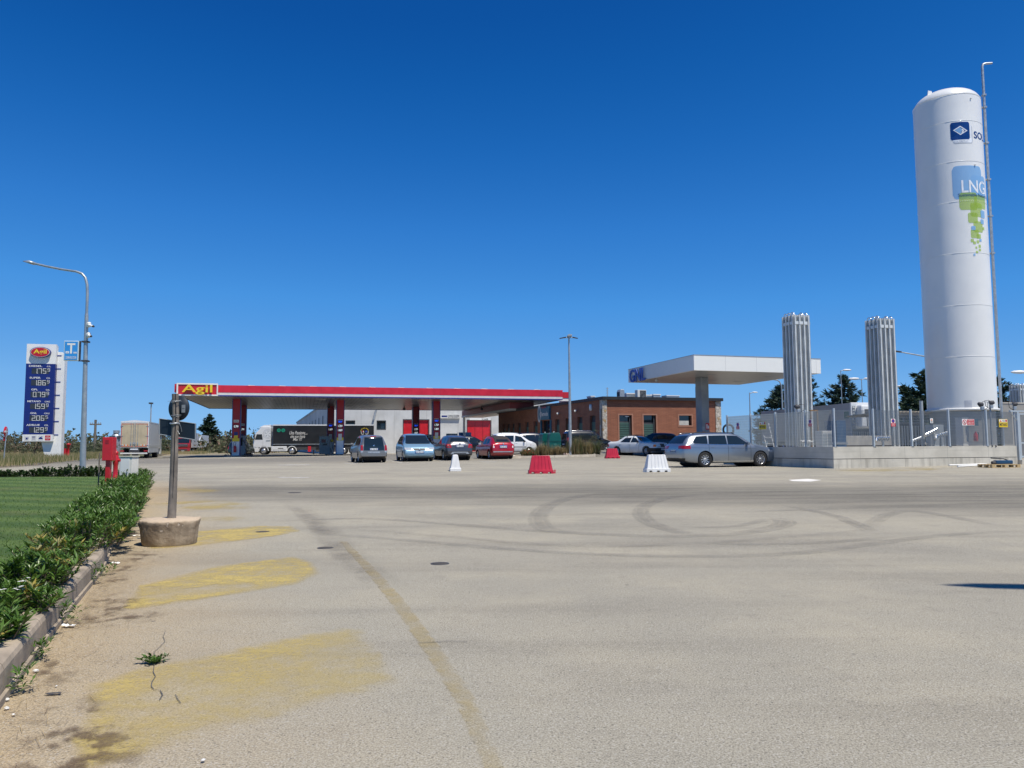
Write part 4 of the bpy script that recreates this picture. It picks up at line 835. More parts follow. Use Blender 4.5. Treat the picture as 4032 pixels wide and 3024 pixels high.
m_ = MB(); m_.box(x0 - .02, x0 + .28, y0 - .428, y0 - .4205, gcol + 1.82, gcol + 2.3); e_ = m_.build('hydrant_sign', m_red, cl); m_ = MB(); m_.box(x0 + .04, x0 + .12, y0 - .432, y0 - .4285, gcol + 1.9, gcol + 2.2); m_.box(x0 + .16, x0 + .24, y0 - .432, y0 - .4285, gcol + 1.9, gcol + 2.1); m_.build('pictogram', m_white, e_)
m_ = MB(); m_.box(x0 - .02, x0 + .3, y0 - .43, y0 - .4205, gcol + 1.0, gcol + 1.65); m_.build('blue_panel', M('bright_blue_panel', (.01, .10, .6), .4), cl)
m_ = MB(); m_.box(x0 - .3, x0 - .1, y0 - .428, y0 - .4205, gcol + 1.75, gcol + 2.02, 0); m_.box(x0 - .3, x0 - .1, y0 - .428, y0 - .4205, gcol + 1.38, gcol + 1.7, 1); m_.box(x0 - .3, x0 - .1, y0 - .4285, y0 - .421, gcol + 1.1, gcol + 1.35, 2); m_.build('notices', [m_grey, M('notice_red', (.4, .2, .18), .5), M('notice_yellow', (.4, .42, .2), .5)], cl)
# ---------------- walls with openings ----------------
def wall(mb, L, H, holes, depth=.25, mi=0, z0=0, rev=0):
    """in local xz plane at y=0 facing -y; holes (x0,x1,za,zb)"""
    xs = sorted({0, L} | {h[i] for h in holes for i in (0, 1)}); zs_ = sorted({z0, H} | {h[i] for h in holes for i in (2, 3)})
    xs = [x for x in xs if 0 <= x <= L]; zs_ = [z for z in zs_ if z0 <= z <= H]
    for a, b in zip(xs, xs[1:]):
        for c, d in zip(zs_, zs_[1:]):
            mx, mz = (a + b) / 2, (c + d) / 2
            if any(h[0] < mx < h[1] and h[2] < mz < h[3] for h in holes): continue
            mb.quad((a, 0, c), (b, 0, c), (b, 0, d), (a, 0, d), mi)
    for h in holes:
        a, b, c, d = h[:4]
        mb.quad((a, 0, c), (a, depth, c), (a, depth, d), (a, 0, d), rev); mb.quad((b, 0, c), (b, 0, d), (b, depth, d), (b, depth, c), rev)
        mb.quad((a, 0, d), (a, depth, d), (b, depth, d), (b, 0, d), rev); mb.quad((a, 0, c), (b, 0, c), (b, depth, c), (a, depth, c), rev)
def brickmat(name, c1, c2, mortar):
    mt = bpy.data.materials.new(name); n = NT(mt); P = n.coord(); X = n.xyz(P)
    b = n.n('ShaderNodeTexBrick'); n.L(n.comb(n.math('ADD', X[0], X[1]), X[2]), b.inputs['Vector']); b.inputs['Scale'].default_value = 1
    b.inputs['Brick Width'].default_value = .50; b.inputs['Row Height'].default_value = .105; b.inputs['Mortar Size'].default_value = .012
    b.inputs['Color1'].default_value = (*c1, 1); b.inputs['Color2'].default_value = (*c2, 1); b.inputs['Mortar'].default_value = (*mortar, 1)
    c_ = n.mix(n.mapr(n.noise(P, .9, 4), .35, .65, 0, .5), b.outputs[0], n.mix(1, b.outputs[0], (.78, .74, .72), 'MULTIPLY'))
    n.L(c_, n.b.inputs['Base Color']); n.b.inputs['Roughness'].default_value = .85; n.bump(b.outputs['Fac'], -.008); return mt
m_brick = brickmat('brown_brick', (.37, .14, .075), (.30, .108, .058), (.17, .09, .06))
mt = bpy.data.materials.new('rubble_stone_facing'); n = NT(mt); P = n.coord(); X = n.xyz(P)
v_ = n.n('ShaderNodeTexVoronoi'); v_.feature = 'DISTANCE_TO_EDGE'; n.L(P, v_.inputs['Vector']); v_.inputs['Scale'].default_value = 4.2
v2 = n.n('ShaderNodeTexVoronoi'); n.L(P, v2.inputs['Vector']); v2.inputs['Scale'].default_value = 4.2; rr = n.xyz(v2.outputs['Color'])
c_ = n.mix(rr[0], (.44, .39, .32), (.62, .57, .49)); c_ = n.mix(n.mapr(rr[1], .85, .9), c_, (.42, .28, .14)); c_ = n.mix(n.mapr(v_.outputs['Distance'], .01, .05, .7, 0), c_, (.22, .19, .16))
n.L(c_, n.b.inputs['Base Color']); n.b.inputs['Roughness'].default_value = .9; n.bump(n.mapr(v_.outputs['Distance'], 0, .12), .03); m_stone = mt
m_cap = M('dark_roof_coping', (.022, .023, .026), .5, 0, .1); m_shut = M('green_louvre', (.085, .17, .14), .5, 0, .08); m_frame = M('brick_surround', (.36, .17, .11), .8, 0, .08)
# ---------------- brick shop building ----------------
ZR = EZ + 4.4; d = ray(2372, 1561.5); tt = 4.4 / d.z; BC = Vector((d.x * tt, d.y * tt, 0)); BA = 16.6; LB = 12.2; LS = 29.6; BSA = 19.2
zb = g(BC.x + 3, BC.y + 2) ; bb = thing('brick_shop', 'single-storey brown brick shop with stone corners, green shutters and dark flat roof edge', 'building', (BC.x, BC.y, zb), radians(BA))
f1 = dirv(BA); HB = ZR - zb; base = -1.2
def fx(u, v): q = hit(u, v, BC, Vector((sin(radians(BA)), -cos(radians(BA)), 0))); r = q - Vector((BC.x, BC.y, zb)); return r.dot(f1), r.z
def C5(x, y): return fx(2350 + x / 3.0157, 1350 + y / 3.0157)
oH = []
for x0, x1, y0, y1 in ((264, 421, 857, 1270), (553, 709, 858, 1270), (975, 1127, 862, 980)):
    a, zt = C5(x0, y0); b, zb_ = C5(x1, y1); oH.append((a, b, max(zb_, .0), zt))
xp0, _ = C5(120, 900); xp1, _ = C5(1410, 900); xe, _ = C5(1475, 900)
mw = MB(); wall(mw, xp1, HB - .28, [h for h in oH], .28, 0, base); mw.build('front_wall', m_brick, bb, fix=False)
m_ = MB(); m_.box(-.03, xp0, -.05, .4, base, HB - .281); m_.build('stone_pier', m_stone, bb); m_ = MB(); m_.box(xp1 + .001, xe, -.05, .4, base, HB - .281); m_.build('stone_pier', m_stone, bb)
for i, (a, b, c, d_) in enumerate(oH):
    m_ = MB(); f_ = .13
    m_.box(a - f_, a, -.03, -.001, c - (f_ if i == 2 else 0), d_ + f_); m_.box(b, b + f_, -.03, -.001, c - (f_ if i == 2 else 0), d_ + f_); m_.box(a + .0005, b - .0005, -.03, -.001, d_, d_ + f_)
    if i == 2: m_.box(a + .0005, b - .0005, -.03, -.001, c - f_, c)
    w0 = m_.build('window', m_frame, bb)
    m_ = MB(); m_.box(a, b, .27, .29, c, d_); m_.build('pane', m_glass, w0)
    m_ = MB()
    if i < 2:
        zsx = C5(300, 932 if i == 0 else 945)[1]; nn = int((zsx - c) / .16)
        for k in range(nn): m_.box(a + .02, b - .2, .15, .2, c + k * .16, c + k * .16 + .085, T=None)
        m_.box(a + .02, b - .2, .201, .23, c, zsx, 1); m_.build('shutter', [m_shut, m_dark], w0)
        m_ = MB(); m_.box(b - .2, b - .1, .1, .25, c, d_); m_.build('reveal_shade', m_dark, w0)  # dark strip standing in for the shade inside the deep window opening
        if i == 0: m_ = MB(); m_.box(b - .6, b - .25, .1, .14, d_ - .16, d_ - .08); m_.build('lamp', m_white, w0)
    else: m_.box(a + .01, b - .25, .1, .16, c + .02, c + (d_ - c) * .47); m_.build('blind', M('pale_blind', (.5, .49, .45), .6), w0)
# side wall (in shade), its own frame: x runs from the corner away along the side
sa = radians(BSA + 90 - BA); Ts = Matrix.Rotation(sa, 4, 'Z'); side_n = dirv(BSA + 180); sd = dirv(BSA + 90)
def sx_(u, v): q = hit(u, v, BC, side_n); r = q - Vector((BC.x, BC.y, zb)); return r.dot(sd), r.z
def C4(x, y): return sx_(1800 + x / 3.16, 1480 + y / 3.16)
# local transform: local x -> towards corner so that -y faces outwards
Tside = Ts @ XT(LS, 0, 0) @ Matrix.Rotation(pi, 4, 'Z')
sH = []; kinds = []
for x0, x1, y0, kd in ((1720, 1650, 492, 'w'), (1558, 1495, 508, 'w'), (1405, 1350, 524, 'w'), (1272, 1218, 536, 'w'), (1165, 1055, 550, 'door'), (1000, 950, 562, 'w'), (890, 845, 572, 'w'), (790, 748, 582, 'w'), (710, 676, 590, 'w'), (652, 614, 596, 'w'), (598, 566, 602, 'w')):
    a, z1 = C4(x0, y0); b, _ = C4(x1, y0); sH.append((LS - b, LS - a, .15, z1)); kinds.append(kd)
sH = [(max(.2, a), b, c, d_) for a, b, c, d_ in sH]
mw = MB(); wall(mw, LS - .02, HB - .28, sH, .3, 0, base); mw.v = [tuple(Tside @ Vector(p)) for p in mw.v]; mw.build('side_wall', m_brick, bb, fix=False)
m_ = MB(); m_.box(LS - .55, LS + .05, -.04, .3, base, HB - .281, T=Tside); m_.build('stone_pier', m_stone, bb)
for (a, b, c, d_), kd in zip(sH, kinds):
    m_ = MB(); m_.box(a, b, .24, .29, c, d_, T=Tside); wn = m_.build('door' if kd == 'door' else 'window', m_glass if kd == 'door' else m_dark, bb)
    if kd == 'door':
        m_ = MB(); m_.box(a - .22, a, -.12, .1, 0, d_ + .02, T=Tside); m_.box(b, b + .22, -.12, .1, 0, d_ + .02, T=Tside); m_.build('door_frame', M('teal_frame', (.03, .13, .19), .5), wn); dr = (a, b, d_)
    else:
        m_ = MB(); k = int((d_ - c - .5) / .1)
        for j in range(k): m_.box(a + .1, b - .05, .15, .2, c + j * .1, c + j * .1 + .07, T=Tside)
        m_.build('shutter', m_shut, wn)
a0_, z1 = C4(1165, 378); a1_, z0_ = C4(1026, 553); A, B = LS - a1_, LS - a0_
m_ = MB(); m_.box(A, B, -.22, -.02, z0_, z1, T=Tside); sg = m_.build('shop_sign', M('teal_sign', (.035, .15, .22), .4), bb)
m_ = MB(); Tg = Tside; add_text(m_, "Qlemede", Tg @ XT((A + B) / 2 + .2, -.235, (z0_ + z1) / 2 - .1), 1, .02, 0, 0, w=(B - A) * .72, h=.55)
m_.prism([((A + B) / 2 - 1.15 + .42 * cos(i * pi / 12), (z0_ + z1) / 2 - .02 + .9 * sin(i * pi / 12)) for i in range(24)], -.232, -.221, 'y', 0, T=Tg); m_.prism([((A + B) / 2 - 1.15 + .3 * cos(i * pi / 12), (z0_ + z1) / 2 - .02 + .7 * sin(i * pi / 12)) for i in range(24)], -.2325, -.231, 'y', 1, T=Tg)
add_text(m_, 'ristorante', Tg @ XT((A + B) / 2 + .2, -.2345, (z0_ + z1) / 2 + .62), 1, .01, 0, 2, w=(B - A) * .4, h=.2); m_.build('lettering', [m_offw, M('teal_sign2', (.035, .15, .22), .4), m_red], sg)
# roof slab with dark edge following both faces
P0 = Vector((0, 0, 0)); P1 = Vector((xe, 0, 0)); P3 = Ts @ Vector((LS, 0, 0)); P2 = P1 + P3
def out(p, k): c = (P0 + P1 + P2 + P3) / 4; dd = (p - c); return p + dd.normalized() * k
poly = [(q.x, q.y) for q in (out(P0, .3), out(P1, .3), out(P2, .3), out(P3, .3))]
m_ = MB(); m_.prism(poly, HB - .28, HB, 'z'); m_.build('roof', m_cap, bb)
m_ = MB(); m_.quad(P1 + Vector((0, 0, base)), P2 + Vector((0, 0, base)), P2 + Vector((0, 0, HB - .28)), P1 + Vector((0, 0, HB - .28))); m_.quad(P2 + Vector((0, 0, base)), P3 + Vector((0, 0, base)), P3 + Vector((0, 0, HB - .28)), P2 + Vector((0, 0, HB - .28))); m_.build('rear_wall', m_brick, bb, fix=False)
def RW(u, Yoff): return None
# roof plant: each a thing standing on the roof
def roofthing(name, label, u0, u1, vt, Yd, build, grp=None):
    p = at((u0 + u1) / 2, vt, Yd); w_ = (u1 - u0) / F * Yd; t = thing(name, label, name.replace('_', ' '), (p.x, Yd, ZR + .003), radians(BA), grp); build(t, w_, p.z - ZR); return t
def ac(t, w_, h):
    MB().box(-w_ / 2, w_ / 2, -.3, .3, 0, h).build('casing', m_offw, t, bevel=.02); a = MB(); a.box(-w_ / 2 + .25, w_ / 2 - .05, -.315, -.302, .06, h - .06); gr = a.build('grille', m_dark, t)
    a = MB(); [a.tube([(.08 + r * cos(i * pi / 8), -.325, h / 2 + r * sin(i * pi / 8)) for i in range(17)], .008, 4) for r in (.1, .18, .25)]; a.build('fan_guard', m_grey, gr)
roofthing('air_conditioner', 'beige air-conditioner unit with dark grille on the brick shop roof', 2503, 2541, 1536, 73, ac)
def hood(t, w_, h):
    a = MB(); a.prism([(-w_ * .3, 0), (w_ * .45, 0), (w_ * .45, h * .8), (w_ * .3, h), (-w_ * .3, h), (-w_ * .5, h * .75), (-w_ * .5, h * .2)], -.35, .35, 'y'); a.build('cowl', m_steel, t, bevel=.03); a = MB(); a.box(-w_ * .52, -w_ * .49, -.3, .3, h * .25, h * .7); a.build('outlet', m_dark, t)
roofthing('exhaust_cowl', 'grey bent metal exhaust cowl on the left of the shop roof', 2433, 2455, 1534, 72, hood)
def lowbox(t, w_, h): MB().box(-w_ / 2, w_ / 2, -.5, .5, 0, h * .8).build('casing', m_steel, t, bevel=.02); MB().box(-w_ / 2 - .03, w_ / 2 + .03, -.53, .53, h * .803, h).build('lid', m_white, t)
for l, a, b, v in (('long low white duct between cowl and air conditioner', 2456, 2506, 1549), ('low grey duct box right of the air conditioner', 2535, 2562, 1556), ('small raised roof box in the middle of the shop roof', 2562, 2592, 1553), ('wide low skylight box toward the right of the shop roof', 2612, 2668, 1558), ('small white box near the left end of the shop roof edge', 2318, 2335, 1560)): roofthing('roof_duct', l, a, b, v, 74 if a > 2400 else 75, lowbox, 'boxes on the shop roof')
def mast(t, w_, h):
    MB().cyl((0, 0, 0), (0, 0, h), .035, n=6).build('mast', m_grey, t)
    for i in range(5): MB().box(-.14, .14, -.02, .02, h * (.35 + .14 * i), h * (.35 + .14 * i) + .04).build('element', m_grey, t)
roofthing('aerial', 'thin aerial mast on the shop roof', 2386, 2396, 1525, 80, mast)
# fittings on the shop side wall
def sidething(name, label, x4, y4, bld, out_=.05):
    a, z = C4(x4, y4); q = Matrix.Translation((BC.x, BC.y, zb)) @ Matrix.Rotation(radians(BA), 4, 'Z') @ Tside @ Vector((LS - a, -out_, z)); t = thing(name, label, name.replace('_', ' '), q, radians(BSA + 90 + 180)); bld(t); return t
sidething('wall_light', 'white oval lamp high on the shaded shop wall near the corner', 1669, 394, lambda t: MB().lathe([(.001, -.3), (.13, -.26), (.16, 0), (.13, .26), (.001, .3)], 12).build('shade', m_white, t))
def cctv(t): MB().tube([(0, 0, .15), (0, -.15, 0), (.35, -.3, .1)], [.05, .06, .09], 8).build('barrel', m_offw, t)
sidething('security_camera', 'white camera on the shaded shop wall between lamp post and wall light', 1490, 448, cctv); sidething('security_camera', 'white camera on the shaded shop wall left of the lamp post', 1272, 480, cctv)
def pipe_(t): MB().tube([(0, -.02, -2.0), (0, -.02, 1.6)], .05, 8).build('pipe', m_dark, t); MB().cbox((-.15, -.1, -1.6), (.25, .2, .4)).build('meter_box', m_white, t)
# dark pipe at the stone corner
sidething('drain_pipe', 'dark drain pipe with white box at the stone corner of the shop', 1815, 640, pipe_, .12)
# ---------------- low red awning between the two buildings ----------------
zA = EZ + 4.2; A_ = at(1819, 1644.6, 1); dA = ray(1819, 1644.6); tA = 4.2 / dA.z; PA = Vector((dA.x * tA, dA.y * tA, 0)); dB = ray(2006, 1616); tB = 4.2 / dB.z; PB = Vector((dB.x * tB, dB.y * tB, 0))
v_ = PA - PB; La = v_.length; an = atan2(v_.y, v_.x); t = thing('awning', 'low faded-red awning with white edge reaching from the shop to the white hall', 'awning', (PB.x, PB.y, zA), an)
MB().box(0, La, -3, 0, .22, .95).build('red_fascia', M('awning_red', (.30, .07, .08), .5, 0, .1), t); MB().box(-.02, La + .05, -3.05, .06, 0, .217).build('white_edge', m_offw, t)
MB().box(La - .4, La - .1, -.4, -.1, zb - zA, -.003).build('post', m_white, t)
# ---------------- white industrial hall ----------------
m_wc = bpy.data.materials.new('white_precast'); n = NT(m_wc); P = n.coord(); X = n.xyz(P)
c_ = n.mix(n.mapr(n.noise(P, .35, 5), .35, .65), (.52, .52, .50), (.62, .62, .60)); c_ = n.mix(n.mapr(n.noise(n.comb(n.math('MULTIPLY', n.math('ADD', X[0], X[1]), 1.2), n.math('MULTIPLY', X[2], .25)), 1, 4), .5, .75, 0, .35), c_, (.40, .40, .38))
jn = n.mapr(n.math('FRACT', n.math('MULTIPLY', n.math('ADD', X[0], X[1]), 1 / 5.2)), .985, .995, 0, .6); n.L(n.mix(jn, c_, (.28, .28, .27)), n.b.inputs['Base Color']); n.b.inputs['Roughness'].default_value = .8
HAn = 16.5; q1 = dirv(HAn); HC = Vector((at(1290, 1600, 121).x, 121, 0)); zh = g(HC.x, HC.y); hh = thing('industrial_hall', 'white concrete industrial hall with red doors behind the fuel canopy', 'building', (HC.x, HC.y, zh), radians(HAn))
HN = Vector((sin(radians(HAn)), -cos(radians(HAn)), 0)); HH = EZ + 7 - zh; LH = 40
def hx(cx, cy, crop): 
    u, v = (1200 + cx / 3.16, 1480 + cy / 3.16) if crop == 3 else (1800 + cx / 3.16, 1480 + cy / 3.16)
    r = hit(u, v, HC, HN) - Vector((HC.x, HC.y, zh)); return r.dot(q1), r.z
hH = []
for x0, x1, y0, y1, cr, kd in ((515, 620, 562, 665, 3, 'w'), (902, 1004, 562, 660, 3, 'w'), (1230, 1540, 550, 925, 3, 'd'), (128, 418, 556, 925, 4, 'd')):
    a, z1 = hx(x0, y0, cr); b, z0_ = hx(x1, y1, cr); hH.append((a, b, max(.0, z0_) if kd == 'w' else 0, z1, kd))
mw = MB(); wall(mw, LH, HH, hH, .35, 0, -2); mw.build('front_wall', m_wc, hh, fix=False)
for a, b, c, d_, kd in hH:
    if kd == 'w':
        m_ = MB(); m_.box(a, b, .3, .34, c, d_); wn = m_.build('window', m_glass, hh); m_ = MB(); m_.box(a - .08, b + .08, -.04, -.002, d_, d_ + .1); m_.box(a - .08, b + .08, -.04, -.002, c - .1, c); m_.box(a - .08, a, -.04, -.002, c + .001, d_ - .001); m_.box(b, b + .08, -.04, -.002, c + .001, d_ - .001); m_.build('frame', m_dark, wn)
    else:
        m_ = MB(); m_.box(a, b, .2, .3, 0, d_); dr = m_.build('door', m_red, hh)
        k = 3
        for i in range(1, k): m_ = MB(); xx = a + (b - a) * i / k; m_.box(xx - .05, xx + .05, .17, .199, 0, d_); m_.build('seam', m_colr, dr)
        m_ = MB(); m_.box(a - .12, b + .12, -.04, -.002, d_ + .002, d_ + .14); m_.box(a - .12, a, -.04, -.002, 0, d_); m_.box(b, b + .12, -.04, -.002, 0, d_); m_.build('frame', m_dark, dr)
a, z1 = hx(1675, 478, 3); b, z0_ = hx(1928, 530, 3); m_ = MB(); m_.box(a, b, -.35, -.05, z0_, z1); sg = m_.build('hall_sign', m_offw, hh); m_ = MB(); m_.box(a + .3, a + (b - a) * .36, -.36, -.351, z0_ + .2, z1 - .2, 1); add_text(m_, 'LOVITALE GIUSEPPE', XT(a + (b - a) * .68, -.365, (z0_ + z1) / 2), 1, .01, 0, 0, w=(b - a) * .56, h=.45); m_.build('lettering', [m_dark, m_navy], sg)
a, z1 = hx(150, 530, 4); b, z0_ = hx(412, 553, 4); m_ = MB(); m_.box(a, b, -.3, -.05, z0_ + .02, z1); sg = m_.build('door_sign', m_white, hh); m_ = MB(); add_text(m_, 'by Lovetille', XT((a + b) / 2 + .8, -.31, (z0_ + z1) / 2), 1, .01, 0, 0, w=(b - a) * .3, h=.42); m_.build('lettering', m_dark, sg)
# long side and roof
Sh = 105; ta = radians(90 + 1.5)
def SP(l, z, inn=0): return (-l * sin(radians(1.5)) + inn, l * cos(radians(1.5)), z)
m_ = MB(); m_.quad(SP(0, -2), SP(0, HH), SP(Sh, HH), SP(Sh, -2)); m_.build('side_wall', m_wc, hh, fix=False); 
for l in range(8, 100, 9):
    m_ = MB(); m_.quad(SP(l, 2.2, -.04), SP(l, 6.2, -.04), SP(l + 1.6, 6.2, -.04), SP(l + 1.6, 2.2, -.04)); w0 = m_.build('window', m_dark, hh, fix=False)
m_ = MB(); m_.add([Vector(SP(0, HH, -.15)), Vector(SP(Sh, HH, -.15)), Vector(SP(Sh, HH, LH)), Vector(SP(0, HH, LH)), Vector(SP(0, HH + .3, -.15)), Vector(SP(Sh, HH + .3, -.15)), Vector(SP(Sh, HH + .3, LH)), Vector(SP(0, HH + .3, LH))], [(0, 3, 2, 1), (4, 5, 6, 7), (0, 1, 5, 4), (1, 2, 6, 5), (2, 3, 7, 6), (3, 0, 4, 7)]); m_.build('roof', m_grey, hh)
# slanted downpipe and totem in front of the hall
a, z1 = hx(885, 420, 3); b, z0_ = hx(852, 545, 3); MB().tube([(a, -.5, z1), (b, -.5, z0_)], .17, 8).build('downpipe', m_grey, hh)
p = at(1831, 1730, 112); t = thing('price_totem', 'small light blue totem sign left of the right-hand red door', 'sign', (p.x, 112, g(p.x, 112)), radians(16)); zt = p.z - t.location.z + 1.0
MB().box(-.9, .9, -.15, .15, .2, zt).build('board', M('pale_blue_board', (.10, .24, .48), .5), t, bevel=.03); a_ = MB(); [a_.box(-.7, .6 - .2 * i, -.16, -.152, zt - .7 - i * .5, zt - .55 - i * .5) for i in range(3)]; a_.build('text_lines', m_offw, t); MB().box(-.1, .1, -.1, .1, -.3, .199).build('post', m_grey, t)
# small ruined stone house far left
p = at(945, 1770, 250); t = thing('farmhouse', 'small roofless stone house far behind the pumps, left of the front column', 'building', (at(938, 1770, 250).x, 250, g(p.x, 250)), .3); zt = at(938, 1727, 250).z - t.location.z
mw = MB(); wall(mw, 9, zt, [(1.5, 2.6, 1, 2.4)], .4, 0, -1); mw.build('wall', M('tufa_stone', (.42, .31, .19), .9, 0, .2, .5), t, fix=False); m_ = MB(); m_.box(0, 9, .41, 7, -1, zt - .3); m_.build('rear_wall', M('tufa_stone2', (.36, .27, .17), .9, 0, .2, .5), t)
# ---------------- cars ----------------
def paint(name, c, metal=.0, rough=.32, coat=.8):
    mt = bpy.data.materials.new(name); n = NT(mt); P = n.coord(); X = n.xyz(P)
    dirt = n.math('MULTIPLY', n.mapr(X[2], .55, .12, 0, .55), n.mapr(n.noise(P, 4, 4), .3, .7, .4, 1)); c_ = n.mix(dirt, c, (.16, .14, .12)); n.L(c_, n.b.inputs['Base Color']); n.b.inputs['Metallic'].default_value = metal
    n.L(n.math('ADD', rough, n.math('MULTIPLY', dirt, .5)), n.b.inputs['Roughness']); n.b.inputs['Coat Weight'].default_value = coat; n.b.inputs['Coat Roughness'].default_value = .04; return mt
def lerp(a, b, t): return a + (b - a) * t
def interp(st, x):
    """monotone-ish cubic through the control stations"""
    n_ = len(st); i = 0
    while i < n_ - 2 and x > st[i + 1][0]: i += 1
    a, b = st[i], st[i + 1]; t = (x - a[0]) / (b[0] - a[0]); r = []
    p, q = st[max(i - 1, 0)], st[min(i + 2, n_ - 1)]; h = b[0] - a[0]
    for k in range(1, 6):
        d = (b[k] - a[k]) / h; m0 = (b[k] - p[k]) / (b[0] - p[0]) if i > 0 else d; m1 = (q[k] - a[k]) / (q[0] - a[0]) if i < n_ - 2 else d
        if i > 0 and ((a[k] - p[k]) * d) <= 0: m0 = 0
        if i < n_ - 2 and ((q[k] - b[k]) * d) <= 0: m1 = 0
        m0 = max(-3 * abs(d), min(3 * abs(d), m0)); m1 = max(-3 * abs(d), min(3 * abs(d), m1))
        t2, t3 = t * t, t * t * t; r.append((2 * t3 - 3 * t2 + 1) * a[k] + (t3 - 2 * t2 + t) * h * m0 + (-2 * t3 + 3 * t2) * b[k] + (t3 - t2) * h * m1)
    return r
def body_mb(st, inf=0, N=44):
    x0, x1 = st[0][0], st[-1][0]; xs = sorted({x0 + (x1 - x0) * (.5 - .5 * cos(pi * i / N)) for i in range(N + 1)} | {s[0] for s in st}); rings = []
    for x in xs:
        zb, W, zs_, zt, wt = interp(st, x); k = min(1, max(0, (zt - zs_) / .35)); Ws = W * .955; wt = min(wt, Ws)
        h = [(0, zb - inf), (.78 * W, zb - inf), (.94 * W + inf * .7, zb + .03 - inf * .7), (.985 * W + inf, zb + .12), (W + inf, lerp(zb, zs_, .5)), (.992 * W + inf, lerp(zb, zs_, .8)), (Ws + inf, zs_),
             (lerp(Ws, wt, .5) + .012 * k + inf, lerp(zs_, zt - .07 * k, .5)), (wt + .01 * k + inf, zt - .07 * k - .004), (wt - .06 * max(k, .5) + inf * .7, zt - .018 * k + inf * .7), (wt * .5, zt + .006 + inf), (0, zt + .012 + inf)]
        rings.append([(x + (inf if x > (x0 + x1) / 2 else -inf) * (1 if x in (x0, x1) else 0), y, z) for y, z in h] + [(x + (inf if x > (x0 + x1) / 2 else -inf) * (1 if x in (x0, x1) else 0), -y, z) for y, z in h[-2:0:-1]])
    mb = MB(); n_ = len(rings[0]); vs = [p for r in rings for p in r]
    fs = [(i * n_ + k, i * n_ + (k + 1) % n_, (i + 1) * n_ + (k + 1) % n_, (i + 1) * n_ + k) for i in range(len(rings) - 1) for k in range(n_)]
    mb.add(vs, fs + [tuple(range(n_)), tuple(reversed(range(len(vs) - n_, len(vs))))], 0, True); return mb
def smooth(me, ang=35):
    me.polygons.foreach_set('use_smooth', [True] * len(me.polygons))
    try: me.set_sharp_from_angle(angle=radians(ang))
    except Exception: pass
    return me
def boolean(me, cuts, op, mat=None):
    o = bpy.data.objects.new('b', me); col.objects.link(o); tmp = [o]
    for c in cuts:
        k = bpy.data.objects.new('c', c); col.objects.link(k); tmp.append(k); md = o.modifiers.new('b', 'BOOLEAN'); md.operation = op; md.solver = 'EXACT'; md.object = k
    bpy.context.view_layer.update(); dg = bpy.context.evaluated_depsgraph_get(); r = bpy.data.meshes.new_from_object(o.evaluated_get(dg))
    for k in tmp: bpy.data.objects.remove(k)
    if mat: r.materials.clear(); r.materials.append(mat)
    return r
def closed(mb, mat=None):
    me = mb.mesh('c', mat or m_black); return mb.fixn(me)
def wheel(R, w_, name='wheel', style=10, cap=None):
    """tyre mesh and rim mesh, axis along y, outside towards -y"""
    a = MB(); a.lathe([(R * .64, -w_ / 2 + .01), (R * .70, -w_ / 2), (R * .93, -w_ / 2 + .005), (R, -w_ / 2 + .03), (R, w_ / 2 - .03), (R * .93, w_ / 2), (R * .64, w_ / 2)], 32, T=Matrix.Rotation(radians(-90), 4, 'X') @ Matrix.Scale(-1, 4, (0, 0, 1)) if False else Matrix.Rotation(radians(-90), 4, 'X'), cap=False)
    b = MB(); T_ = Matrix.Rotation(radians(90), 4, 'X')
    b.lathe([(R * .66, w_ / 2 - .012), (R * .62, w_ / 2 - .008), (R * .60, w_ / 2 - .04), (R * .56, w_ / 2 - .09)], 32, T=T_, cap=False)
    b.lathe([(.001, w_ / 2 - .025), (R * .12, w_ / 2 - .025), (R * .13, w_ / 2 - .05)], 16, T=T_, cap=False)
    b.lathe([(.001, w_ / 2 - .10), (R * .60, w_ / 2 - .10)], 24, 1, T=T_, cap=False)
    for i in range(style):
        t = 2 * pi * i / style; r0, r1 = R * .1, R * .61; ww = R * (.055 if style > 6 else .10)
        vs = []
        for r, z, k in ((r0, w_ / 2 - .03, .8), (r1, w_ / 2 - .022, 1.25)):
            for s_ in (-1, 1):
                for dz in (0, -.025): p = Vector((r * cos(t) - s_ * ww * k * sin(t), r * sin(t) + s_ * ww * k * cos(t), z + dz)); vs.append(T_ @ p)
        b.add(vs, [(0, 2, 6, 4), (0, 4, 5, 1), (2, 3, 7, 6), (1, 5, 7, 3)])
    if cap: b.lathe([(.001, w_ / 2 - .012), (R * .58, w_ / 2 - .02), (R * .6, w_ / 2 - .04)], 24, T=T_, cap=False)
    return a, b
